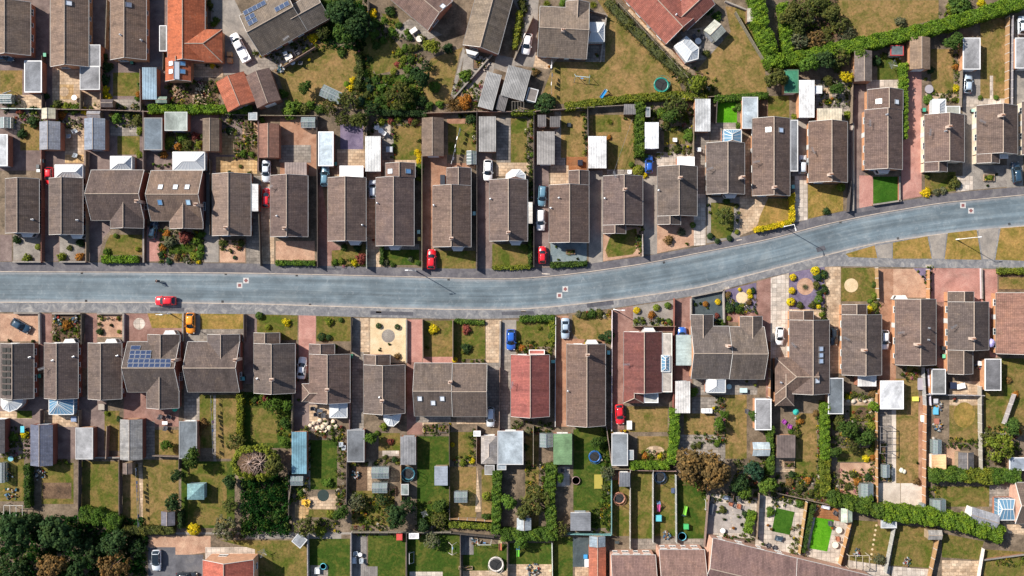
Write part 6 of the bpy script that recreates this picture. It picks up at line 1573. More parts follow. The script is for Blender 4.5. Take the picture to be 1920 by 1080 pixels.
for x, y in [(461.5, 24), (469.7, 19.7), (477.8, 15.6), (486, 11.2), (494, 6.9), (465.3, 34.7), (473.4, 30), (470, 43.7), (478, 38.8), (520.6, 17.5), (529, 13), (537.8, 8)]: Hs['T5'].solar(x, y, 1.0, 1.3)
for k, x, y, sg in [('U1', 51, 437, 1), ('U2', 144, 440, 1), ('U7', 665, 452, 1), ('U9', 858, 463, 1), ('U10', 967, 452, 1), ('U14', 1370, 364, 1), ('U17', 1657, 318, 1), ('B2', 130, 643, -1), ('B3', 208, 643, -1), ('B4', 318, 627, -1), ('B11', 1110, 645, -1), ('B12', 1217, 622, -1), ('T8', 885, 95, 1), ('B16', 1690, 561, -1), ('U8', 740, 461, 1)]: Hs[k].bay(x, y, sg)
# ---------------------------------------------------------------- garages, sheds, greenhouses
GA = '''
garage white-rimmed grey flat-roofed garage|-16 252 14 311 flat .45,.46,.48 .8,.8,.8 S
garage grey garage with pale gabled roof|74 228 113 281 gv .24,.25,.28 - S
garage blue-grey garage with gabled roof|158 222 197 281 gv .22,.25,.30 - S
garage dark blue-grey flat-roofed garage|270 221 304 281 flat .13,.16,.19 .2,.2,.2 S
shed green-grey flat-roofed shed|309 210 351 245 flat .33,.37,.34 .4,.42,.4 S
garage brown tiled gabled garage|380 222 411 284 gv .15,.115,.09 - S
garage reddish-brown gabled garage|486 232 523 296 gv .24,.12,.085 - S
garage pale blue flat-roofed garage with white rim|597 247 625 311 flat .46,.53,.58 .8,.8,.8 S
garage white ribbed-roofed garage|685 256 714 321 rv .66,.66,.65 .7,.7,.7 S
garage brown tiled gabled garage with dark right slope|791 221 832 293 gv .15,.115,.095 - S
garage grey corrugated garage|898 219 930 284 rv .30,.29,.28 .4,.4,.4 S
garage grey flat weathered garage|1007 247 1040 308 rv .27,.255,.245 .4,.4,.4 S
garage bright white ribbed garage|1103 256 1137 315 rv .66,.66,.66 .8,.8,.8 S
garage small white ribbed garage|1209 230 1235 278 rv .70,.72,.74 .8,.8,.8 S
garage tall pale corrugated garage|1303 186 1332 246 rv .50,.51,.52 .6,.6,.6 S
garage grey-blue flat-roofed garage|1392 182 1421 241 flat .36,.41,.45 .5,.5,.5 S
garage long white flat-roofed garage|1498 151 1527 220 rv .80,.80,.80 .8,.8,.8 S
shed green felt-roofed shed under the tree|1471 131 1497 174 flat .04,.17,.10 .1,.2,.12 S
garage tan tiled gabled garage|1706 70 1744 130 gv .21,.16,.12 - S
garage brown gabled garage with orange side|1602 95 1635 153 gv .17,.14,.125 - S
garage grey flat-roofed garage with white end|1806 71 1838 130 flat .28,.28,.29 .7,.7,.7 S
garage grey garage at the right edge|1904 71 1945 128 flat .33,.33,.34 .7,.7,.7 S
garage grey garage with white rim and dark right wall|46 114 78 173 flat .21,.22,.24 .8,.8,.8 N
garage blue corrugated garage|267 127 294 186 rv .24,.34,.42 .5,.5,.5 N
shed small green gabled shed beside long hedge|292 181 313 193 gh .22,.30,.25 - S t
shed cream and green small shed|78 203 104 223 gv .52,.52,.42 - S t
shed dark brown low shed|190 186 212 201 gh .11,.09,.09 - S t
shed grey and maroon small shed|163 208 188 221 gh .26,.25,.26 - S t
shed small grey shed beside green-grey flat shed|466 211 482 225 flat .30,.33,.35 .4,.4,.4 S t
shed left one of two small dark sheds|1008 216 1024 237 rv .13,.12,.12 .2,.2,.2 S t
shed right one of two small dark sheds|1031 219 1050 238 rv .13,.12,.12 .2,.2,.2 S t
shed grey shed in the garden corner|1170 196 1192 214 rv .17,.16,.16 .2,.2,.2 S t
shed small slim grey shed|1211 201 1219 219 flat .2,.23,.25 .3,.3,.3 S t
shed grey-tan gabled shed by the tall hedge|1401 16 1420 41 gv .34,.33,.30 - S t
shed white clear-roofed small shed|1529 161 1541 175 flat .6,.64,.68 .7,.7,.7 S t
shed red-framed dark shed below big hedge|1670 85 1694 104 flat .12,.15,.16 .4,.05,.05 S t
garage dark garage cut by the left edge|-14 786 9 850 gv .11,.11,.12 - N
garage dark blue gabled garage with pale left slope|57 796 99 873 gv .12,.13,.175 - N
garage pale grey gabled garage with brick right wall|142 802 174 861 flat .33,.33,.34 .4,.4,.4 N
garage grey garage with teal ridge line|225 786 267 862 gv .23,.24,.25 - N
garage dark grey flat-roofed garage beside washing line|336 790 369 860 flat .15,.17,.19 .25,.25,.25 N
garage long blue-teal garage with red right wall|547 810 575 888 rv .15,.29,.36 .3,.3,.3 N
garage dark slate-grey garage|651 806 683 866 flat .14,.15,.165 .3,.3,.3 N
garage grey ribbed garage|751 819 780 871 rv .25,.25,.26 .4,.4,.4 N
garage pale grey hipped garage|902 817 932 870 hv .30,.29,.285 - N
garage large blue-grey flat-roofed garage|933 808 981 871 flat .33,.38,.42 .5,.5,.5 N
garage green corrugated garage|1038 813 1072 871 rh .15,.25,.13 .3,.3,.3 N
garage grey flat-roofed garage beside pale patio|1147 813 1177 873 flat .20,.22,.24 .5,.5,.5 N
shed small brick-ended dark shed|1161 886 1181 912 rv .16,.17,.19 .6,.6,.6 N
shed dark grey square shed|1070 961 1107 995 rh .17,.18,.20 .7,.7,.7 N t
shed pale blue-grey gabled shed beside hedge|969 971 996 994 gv .36,.40,.42 - N t
garage white-sided dark grey garage|1416 748 1446 806 flat .27,.27,.28 .8,.8,.8 N
shed brown felt-roofed square shed|1456 816 1491 858 rv .16,.125,.115 .2,.2,.2 N t
garage long slate-grey flat garage|1553 709 1581 776 flat .13,.15,.17 .6,.6,.6 N
garage large pale white-grey flat garage|1651 714 1694 767 flat .55,.56,.58 .75,.75,.75 N
garage narrow dark grey flat garage|1747 692 1773 739 flat .20,.20,.20 .6,.6,.6 N
garage dark grey garage with white rim beside lawn|1847 673 1877 732 flat .15,.15,.16 .7,.7,.7 N
garage white ribbed garage with blue stripe|1266 715 1294 774 rv .62,.60,.58 .8,.8,.8 N
shed pale blue gabled shed with cream side|1411 829 1443 855 gh .42,.50,.55 - S t
shed dark garden shed with grey roof|302 959 328 985 gv .14,.14,.17 - S t
shed small dark brown shed beside path|230 868 248 889 gv .14,.11,.10 - S t
shed blue-grey ribbed shed|815 874 839 910 rh .23,.26,.31 .4,.4,.4 S t
shed small green-grey shed|752 908 766 928 flat .25,.29,.28 .4,.4,.4 S t
shed dark gabled shed with tan left wall|1797 848 1826 879 gv .13,.13,.14 - S t
shed pale green gabled shed at deck end|1577 953 1598 979 gv .46,.55,.46 - S t
shed pale blue-grey low shed|1652 975 1681 990 flat .40,.43,.46 .5,.5,.5 S t
shed grey-blue shed at the right edge|1893 858 1935 882 flat .22,.25,.30 .7,.7,.7 S t
garage narrow garage with orange tiled roof|1104 1026 1136 1110 gv .36,.125,.08 - N
shed blue-grey lean-to shed|1105 1005 1135 1025 gv .28,.35,.40 - N t
shed small white shed near the swing|767 1000 785 1010 flat .6,.6,.62 .7,.7,.7 S t
shed small grey shed under the hedge|932 870 949 881 flat .32,.37,.41 .4,.4,.4 S t
shed small grey lean-to shed|909 872 927 890 flat .25,.24,.23 .4,.4,.4 S t
shed pale grey shed with brown roof|1740 994 1766 1012 gh .30,.29,.28 - S t
shed grey bin shelter beside grey car port|1176 844 1188 862 flat .28,.32,.34 .4,.4,.4 S t
garage white-roofed shelter behind the semi-detached pair|888 808 901 818 flat .6,.6,.6 .7,.7,.7 S
'''
for ln in GA.strip().splitlines():
    a, b = ln.split('|'); cat, base = a.split(' ', 1); t = b.split(); x0, y0, x1, y1 = map(float, t[:4]); tint = tuple(map(float, t[5].split(','))); rim = tuple(map(float, t[6].split(','))) if t[6] != '-' else (.5, .5, .5)
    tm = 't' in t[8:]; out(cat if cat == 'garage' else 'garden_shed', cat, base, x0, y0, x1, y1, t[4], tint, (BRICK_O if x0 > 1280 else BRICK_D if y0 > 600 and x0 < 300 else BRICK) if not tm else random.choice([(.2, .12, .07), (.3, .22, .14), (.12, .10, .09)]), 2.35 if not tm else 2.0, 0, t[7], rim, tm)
out('garage', 'garage', 'garage with orange roof left of its dark twin', 414, 142, 470, 202, 'gv', (.37, .12, .07), BRICK, 2.6, -22, 'S'); out('garage', 'garage', 'garage with dark brown tiled roof', 470, 133, 517, 197, 'gv', (.13, .09, .08), BRICK, 2.6, -20, 'S')
out('garage', 'garage', 'tilted grey garage below the pale-sloped bungalow', 904, 137, 933, 204, 'rv', (.30, .295, .29), BRICK, 2.4, 15, 'N'); out('garage', 'garage', 'tilted grey garage at the drive end', 945, 127, 990, 185, 'rv', (.29, .285, .28), BRICK, 2.4, 15, 'N')
out('garden_shed', 'shed', 'small dark lean-to shed against tilted grey garage', 988, 166, 1007, 190, 'flat', (.17, .15, .14), (.2, .15, .1), 1.9, 15, 'S', timber=True); out('garden_shed', 'shed', 'small dark shed between two tilted grey garages', 932, 180, 950, 207, 'rv', (.14, .13, .13), (.2, .15, .1), 1.9, 15, 'S', timber=True)
out('garden_shed', 'shed', 'grey-green gabled shed on dark patio', 1325, 43, 1356, 72, 'gv', (.36, .40, .37), (.3, .3, .26), 2.1, 45, 'S', timber=True)
out('garage', 'garage', 'tilted pale grey gabled garage', 1818, 958, 1872, 986, 'gh', (.33, .34, .36), (.6, .58, .55), 2.4, 17, 'E')
out('summerhouse', 'summerhouse', 'teal hipped summerhouse on the lawn', 351, 907, 383, 937, 'hv', (.17, .30, .32), (.25, .36, .38), 2.1, 0, 'S', timber=True)
out('party_tent', 'tent', 'small orange and white striped tent', 1747, 852, 1773, 882, 'rh', (.72, .45, .24), (.7, .6, .5), 1.9, 0, 'S', timber=True)
out('garden_shed', 'shed', 'low grey corner shed beside the alley', 551, 1003, 572, 1024, 'flat', (.30, .32, .35), (.3, .3, .3), 2.0, 40, 'S', timber=True)
for q in ['0 220 20 240 v', '-2 177 22 193 h', '565 220 591 239 h', '875 283 893 308 v', '601 166 641 188 h', '852 922 876 942 h', '697 876 729 897 h', '698 906 726 924 h', '1614 907 1637 943 v', '1749 825 1765 850 v', '1748 937 1773 963 v', '545 893 568 910 h', '1012 813 1036 838 v', '1729 945 1735 952 v', '0 868 8 905 v', '1655 872 1668 895 v']:
    t = q.split(); greenhouse(*map(float, t[:4]), t[4], 25 if t[0] == '601' else 0)
pergola(7, 948, 42, 980, (.45, .43, .4, 1), 'pale beamed pergola in lower left garden', 3); pergola(1592, 1042, 1630, 1066, (.42, .36, .28, 1), 'pale timber pergola behind the tilted terrace', 3); pergola(1651, 800, 1674, 850, (.14, .13, .13, 1), 'dark metal frame beside long dry lawn', 4, 'h'); pergola(960, 190, 982, 207, (.16, .14, .12, 1), 'low dark crate rack beside grey garage', 4)

# ---------------------------------------------------------------- cars
for a in [(988, 82, 190, 'white', 40, 'hatch'), (1815, 157, 4, 'bluesilver', 36, 'hatch'), (499, 321, 181, 'silver', 42, 'saloon'), (499, 371, 3, 'red', 37, 'hatch'), (609, 331, 2, 'slate', 38, 'hatch'), (699, 355, 0, 'silver', 36, 'hatch'), (809, 486, 2, 'red', 38, 'hatch'), (915, 319, 181, 'white', 40, 'hatch'), (1017, 367, 184, 'slate', 40, 'estate'), (1014, 412, 180, 'white', 41, 'estate'), (1017, 478, 0, 'red', 33, 'hatch'), (1217, 308, 0, 'blue', 34, 'hatch'), (1505, 308, 2, 'silver', 36, 'estate'), (1906, 323, -6, 'navy', 41, 'estate'), (287, 431, 10, 'navy', 34, 'hatch'), (92, 330, 180, 'red', 34, 'hatch'), (357, 606, 180, 'orange', 40, 'hatch'), (38, 611, 120, 'navy', 38, 'hatch'),
          (566, 690, 5, 'white', 42, 'saloon'), (958, 637, 180, 'blue', 40, 'hatch'), (1060, 616, 180, 'bluesilver', 40, 'saloon'), (1162, 777, 176, 'red', 38, 'hatch'), (1279, 632, 0, 'blue', 38, 'hatch'), (1462, 630, 182, 'white', 35, 'hatch'), (1563, 630, 180, 'black', 36, 'hatch'), (1659, 637, 181, 'white', 37, 'hatch'), (920, 782, 180, 'silver', 38, 'estate'), (350, 1082, 90, 'black', 40, 'hatch'), (7, 107, 90, 'navy', 38, 'hatch'), (1917, 47, 0, 'silver', 36, 'hatch')]: car(*a)
q = car(293, 1051, 180, 'silver', 40, 'hatch', 'silver hatchback with black roof in parking bay'); m = MB(); m.box(-.6, -1.3, 1.44, .6, .25, 1.485); m.build('roof_panel', MAT['car_glass'], q)
car(310, 564, 270, 'red', 40, 'hatch', 'red hatchback driving along the road')
car(450, 89, -28, 'white', 60, 'pickup', 'white pickup truck with loaded bed')
box_thing('tarpaulin_load', 'white sheet covered load in the pickup bed', 'load', 456, 100, 12, 20, .5, (.75, .75, .75, 1), -28, z0=.75); box_thing('tool_chest', 'green chest in the pickup bed', 'chest', 452, 90.5, 9, 5, .35, (.05, .3, .2, 1), -28, z0=.75)
cyclist(297, 527, 270)
for x, y in ((461, 526), (449, 535), (1060, 542), (1049, 554), (1806, 385), (1821, 395)): marker(x, y, 0 if x in (461, 1060, 1821) else 45)
for x, y in ((153, 511.5), (423, 513.5), (556, 516), (841, 524), (161, 564), (417, 565.5), (581, 571.5), (1000, 520), (1245, 492), (1576, 416.5), (1684, 447), (1893, 420)): drain(x, y, 0 if x < 1000 else -14)
lamp(1468, 425.5, 75, base='white street lamp at the yellow hedge corner'); lamp(1793, 449, 85 - 90, base='white street lamp on the dry grass verge'); lamp(780, 508, 180); lamp(319, 588, 0); lamp(1151, 580, 0); lamp(1183 , 500, 180) if False else None
for s_, ln in (('1016,512 1031,513 1031,515 1016,514', 0), ('1380,450 1390,448 1391,450 1381,452', 0), ('1358,539 1367,537 1368,541 1359,543', 0), ('1735,496 1745,496 1745,500 1735,500', 0), ('977,582 986,582 986,585 977,585', 0), ('705,583 715,583 715,587 705,587', 0)): patch('white_paint' if False else 'slab_pale', pts(s_), .02, 'pavement_slab', None)

PNAME['road_repair'] = 'tarmac_repair'; PNAME['road'] = 'tarmac_repair'; PDESC['road_repair'] = 'darker tarmac repair patch'
for s_, z_ in [('282,576 346,577 345,584 281,583', .02), ('695,583 775,585 775,592 694,590', .02), ('940,584 1000,583 1003,590 941,591', .02), ('380,503 440,504 440,510 380,509', .02), ('560,500 640,503 639,507 560,505', .02), ('1100,569 1150,563 1151,571 1101,577', .02), ('1240,480 1290,471 1292,477 1241,486', .02), ('1600,400 1650,392 1651,398 1601,406', .02), ('1530,465 1546,460 1549,468 1533,473', -.09)]: patch('road_repair', pts(s_), z_)
# ---------------------------------------------------------------- fences, walls
for ln in '''red 77,270 77,490|wood 160,283 161,490|brick 24,491 76,491|brick 112,491 160,491|wood 268,207 268,318|brick 269,425 269,492|dark 393,300 393,440|wood 484,226 484,320|dark 485,400 488,498|dark 594,215 595,500|wood 687,205 687,335|grey 687,445 687,503|wood 791,292 791,506|dark 894,209 894,506|dark 1001,209 1001,500|dark 1102,200 1103,256|wood 1103,315 1103,440|grey 1205,440 1206,480
white 0,203 78,204|wood 78,204 200,206|wood 200,206 278,209|dark 423,214 482,216|wood 482,216 596,217|wood 795,212 895,209|wood 895,209 1005,209|wood 1005,208 1102,201|wood 1102,201 1171,197|dark 78,105 78,203|brick 95,0 95,125|wood 200,0 197,90|dark 307,60 305,130|wood 150,170 150,205|wood 262,130 263,208|wood 188,170 188,205
wood 1301,220 1301,300|dark 1345,190 1343,230|wood 1600,130 1598,230|orange 1893,30 1891,200|grey 1900,30 1899,200|block 1600,230 1600,395|wood 1805,130 1803,200|dark 1596,340 1592,396|brick 1687,331 1687,378|brick 1637,384 1690,376|wood 1280,185 1345,180
block 73,588 74,645|dark 152,588 152,645|brick 98,588 150,588|block 182,588 230,588|block 231,588 231,642|block 26,587 73,587|block 343,587 342,640|dark 457,590 457,640|dark 658,595 658,660|block 762,600 762,680|wood 792,600 793,672|wood 849,602 849,675|block 938,602 937,690|wood 937,690 936,808|white 1042,595 1041,800|white 1148,582 1147,808|red 1265,560 1263,770|block 1298,556 1357,544|block 1357,544 1358,605|block 1296,560 1296,600|orange 1445,640 1444,745|orange 1743,505 1743,560|block 1841,503 1842,560|wood 1266,612 1188,612|orange 1646,502 1648,560
wood 548,720 547,810|dark 541,885 541,972|wood 655,740 655,806|dark 650,866 649,950|orange 751,872 752,940|dark 842,800 843,972|wood 894,800 893,870|dark 75,770 75,860|wood 147,770 147,802|dark 147,862 146,978|dark 223,862 223,985|wood 200,800 198,860|wood 286,855 336,857|brick 178,858 224,858|dark 335,860 335,880|orange 843,973 925,978|wood 660,999 845,999|dark 845,1000 925,1008|wood 1000,800 1000,870|wood 1137,800 1147,870
teal 1147,880 1147,1003|wood 1147,880 1182,880|grey 1182,882 1182,1030|grey 1225,882 1225,1018|grey 1268,892 1269,1018|wood 1330,930 1322,1025|wood 1182,882 1268,884|teal 1060,1002 1145,1004|orange 1645,738 1646,948|orange 1737,760 1735,964|orange 1646,948 1736,966|grey 1840,725 1842,880|grey 1733,690 1737,760|white 1741,692 1746,760|wood 1424,926 1420,1012|orange 1514,942 1500,1040|orange 1598,975 1576,1060|grey 1680,985 1662,1075|orange 1764,995 1745,1085|wood 1458,925 1545,945|wood 1545,945 1600,955|brick 1846,1050 1920,1040
grey 576,1005 577,1090|grey 658,1000 658,1090|dark 762,1000 762,1090|dark 863,1003 864,1090|dark 952,1020 952,1090|white 1035,1018 1036,1090|dark 925,1004 1035,1014|white 1846,1030 1836,1090|grey 1905,740 1886,795|block 1752,820 1752,880|wood 545,910 541,940|block 1845,812 1910,815|grey 1738,740 1846,742
wood 1160,5 1290,145|block 1360,2 1400,18|wood 590,88 530,125|block 935,88 845,190|wood 690,0 690,30|wood 1000,30 965,110|wood 1380,22 1432,110|wood 1100,18 1137,28|block 1137,28 1126,115'''.replace('\n', '|').split('|'):
    k, s_ = ln.split(' ', 1); fence(s_, k, {'brick': .7, 'block': .7}.get(k, 1.6) if k != 'white' else 1.2)

# ---------------------------------------------------------------- hedges, trees, shrubs, borders
for a in [('278,204 424,204', 15, 1.7, G_LM), ('1420,-20 1426,40 1444,90 1456,120', 28, 3.0, G_LM), ('1456,114 1500,108 1560,93 1640,76 1720,59 1800,38 1870,16 1930,-2', 24, 2.8, G_LM), ('1470,5 1476,60 1478,115', 16, 2.6, G_LM), ('1200,192 1200,292', 16, 2.2, G_LT), ('1060,200 1110,193 1180,184 1270,178 1325,185', 13, 1.6, G_YG), ('190,486 258,486', 12, 1.0, G_LM), ('517,493 590,493', 8, .8, G_LT), ('1033,497 1100,494', 9, .8, G_MD), ('924,502 993,501', 6, .6, G_YG), ('993,400 994,500', 5, .9, G_MD), ('1416,431 1448,425 1483,416', 8, 1.1, G_YL), ('1486,364 1486,416', 8, 1.1, G_YL), ('1697,118 1697,258', 11, 2.0, G_LM), ('449,738 449,832', 10, 1.5, G_YG), ('50,872 50,952', 10, 1.8, G_MD), ('975,598 1040,596', 10, 1.0, G_LT), ('1036,598 1037,640', 10, .9, G_YG), ('1266,766 1266,822 1260,870', 15, 2.0, G_LM), ('1182,873 1254,873', 13, 1.8, G_LM), ('932,884 930,1000', 15, 2.4, G_LT), ('940,1004 1045,1004', 20, 2.2, G_LT), ('1035,872 1030,930 1036,1000', 18, 2.4, G_LT), ('842,984 925,989', 9, 1.3, G_YG), ('1549,756 1549,862', 13, 2.2, G_LM), ('1543,860 1545,930', 7, 1.6, G_YG), ('1553,860 1553,930', 7, 1.6, G_YG), ('1560,935 1620,950 1660,962', 24, 2.6, G_LT), ('1660,962 1750,970 1820,985 1882,1005', 30, 2.8, G_LM), ('1748,892 1810,890', 24, 2.6, G_LT), ('1810,890 1862,896', 26, 2.4, G_YG), ('1862,895 1915,892', 24, 2.4, G_LT), ('232,996 325,994', 14, 1.6, G_OL), ('148,966 180,970 222,984', 26, 2.4, G_LT), ('1446,800 1446,890', 10, 2.0, G_LT), ('1525,948 1506,1035', 8, 1.2, G_MD), ('1412,960 1403,1000', 12, 1.6, G_LM), ('960,211 1003,211', 8, 1.5, G_YG), ('715,210 800,213', 10, 1.5, G_DK), ('1340,185 1440,178', 11, 1.5, G_LT), ('852,602 908,605', 7, .6, G_LT), ('425,205 470,206', 16, 1.6, G_LT), ('1872,508 1960,508', 9, .9, G_YG), ('338,960 337,990', 6, 2.0, G_DK), ('715,495 716,460', 5, .9, G_MD)]: hedge(*a)
hedge('668,165 676,135 670,100', 9, 1.2, G_OL, .4); hedge('1138,0 1180,45 1240,105 1290,145 1318,188', 16, 1.5, G_OL, .5, 'shaggy olive hedge along a tilted fence', 30); hedge('975,20 965,90', 8, 1.0, G_YG, .4); hedge('975,0 984,20', 8, 1.0, G_OL, .4)
TREES = [(640, 20, 34, G_DK, 'tree'), (668, 46, 34, G_DK, 'tree'), (648, 62, 26, G_MD, 'tree'), (605, 60, 15, G_OL, 'sparse'), (573, 165, 15, G_MD, 'tree'), (655, 185, 24, G_OL, 'sparse'), (675, 225, 20, G_OL, 'tree'), (642, 222, 17, G_OL, 'sparse'), (811, 87, 18, G_YG, 'tree'), (747, 178, 29, G_OL, 'sparse'), (787, 145, 22, G_DK, 'tree'), (618, 200, 18, G_OL, 'sparse'), (800, 122, 12, G_DK, 'sparse'), (698, 205, 18, G_DK, 'sparse'),
    (1310, 158, 20, G_YG, 'tree'), (1268, 196, 26, G_OL, 'sparse'), (1257, 215, 18, G_MD, 'tree'), (1480, 25, 25, G_OL, 'tree'), (1514, 20, 25, G_OL, 'sparse'), (1535, 5, 20, G_OL, 'tree'), (1575, 42, 22, G_OL, 'sparse'), (1558, 22, 20, G_OL, 'tree'), (1550, 78, 18, G_OL, 'sparse'), (1492, 48, 20, G_OL, 'tree'), (1590, 62, 16, G_GY, 'sparse'), (1500, 72, 22, G_GY, 'sparse'), (1530, 72, 22, G_BR, 'sparse'), (1455, 150, 24, G_OL, 'tree'), (1575, 108, 24, G_OL, 'sparse'), (1545, 112, 22, G_DK, 'tree'), (1516, 122, 22, G_LT, 'tree'), (1615, 100, 16, G_LT, 'tree'), (1787, 76, 20, G_MD, 'tree'), (1587, 143, 14, G_YL, 'tree'), (1570, 166, 15, G_MD, 'tree'), (1552, 152, 11, G_OL, 'tree'),
    (25, 1000, 42, G_DK, 'tree'), (60, 975, 22, G_DK, 'tree'), (108, 1000, 40, G_DK, 'tree'), (215, 1018, 28, G_DK, 'tree'), (210, 1062, 34, G_BR, 'sparse'), (100, 1066, 32, G_BR, 'tree'), (20, 1070, 34, G_DK, 'sparse'), (160, 1040, 30, G_DK, 'sparse'), (150, 1075, 26, G_DK, 'tree'), (255, 1030, 18, G_DK, 'sparse'), (362, 860, 21, G_MD, 'tree'), (333, 893, 15, G_DK, 'tree'), (328, 942, 19, G_DK, 'tree'), (420, 992, 26, G_GY, 'sparse'), (515, 868, 24, G_OL, 'tree'), (440, 830, 20, G_OL, 'sparse'), (535, 830, 14, G_LT, 'tree'), (430, 905, 16, G_DK, 'tree'), (430, 948, 17, G_OL, 'sparse'), (313, 836, 13, G_LT, 'tree'), (570, 988, 24, G_OL, 'sparse'), (640, 960, 17, G_MD, 'tree'), (668, 942, 18, G_GY, 'sparse'), (740, 968, 26, G_DK, 'tree'), (765, 950, 18, G_DK, 'sparse'), (716, 938, 14, G_DK, 'sparse'), (825, 948, 15, G_MD, 'tree'), (822, 975, 17, G_OL, 'sparse'), (795, 985, 14, G_DK, 'tree'), (510, 760, 20, G_LT, 'sparse'), (537, 760, 13, G_LT, 'tree'), (535, 795, 13, G_MD, 'tree'), (695, 820, 14, G_LT, 'tree'),
    (955, 940, 17, G_LT, 'tree'), (1005, 940, 30, G_OL, 'sparse'), (985, 960, 18, G_OL, 'tree'), (1050, 995, 18, G_OL, 'sparse'), (1120, 830, 14, G_MD, 'tree'), (1140, 888, 16, G_GY, 'sparse'), (1290, 872, 36, G_BR, 'tree'), (1340, 880, 38, G_BR, 'tree'), (1320, 905, 22, G_BR, 'sparse'), (1412, 885, 22, G_BG, 'tree'), (1385, 905, 20, G_DK, 'tree'), (1440, 912, 20, G_LT, 'tree'), (1395, 920, 16, G_LT, 'tree'), (1590, 800, 22, G_MD, 'tree'), (1575, 790, 14, G_OL, 'tree'), (1620, 818, 20, G_MD, 'tree'), (1600, 835, 17, G_OL, 'sparse'), (1637, 763, 12, G_LM, 'tree'), (1565, 845, 14, G_MD, 'tree'), (1877, 838, 32, G_YG, 'sparse'), (1860, 820, 20, G_OL, 'sparse'), (1900, 800, 18, G_MD, 'tree'), (1560, 932, 15, G_MD, 'tree'), (1350, 795, 14, G_LT, 'tree'), (1358, 775, 10, G_LT, 'tree'), (1412, 780, 12, G_MD, 'tree'), (1360, 404, 20, G_OL, 'sparse'), (810, 1015, 18, G_GY, 'sparse'), (1650, 1050, 13, G_GY, 'sparse'), (1625, 935, 14, G_LT, 'tree'), (1050, 895, 10, G_LT, 'tree'), (975, 1015, 16, G_LT, 'tree'), (1845, 1000, 14, G_LT, 'tree'), (1310, 830, 0.1, G_LT, 'tree')][:-1]
tree(466, 868, 33, G_YG, 'ring', rot=0); tree(489, 868, 34, G_YG, 'ring', rot=180)
for t in TREES: tree(*t, rz=(1.15 if t[2] < 28 else .95))
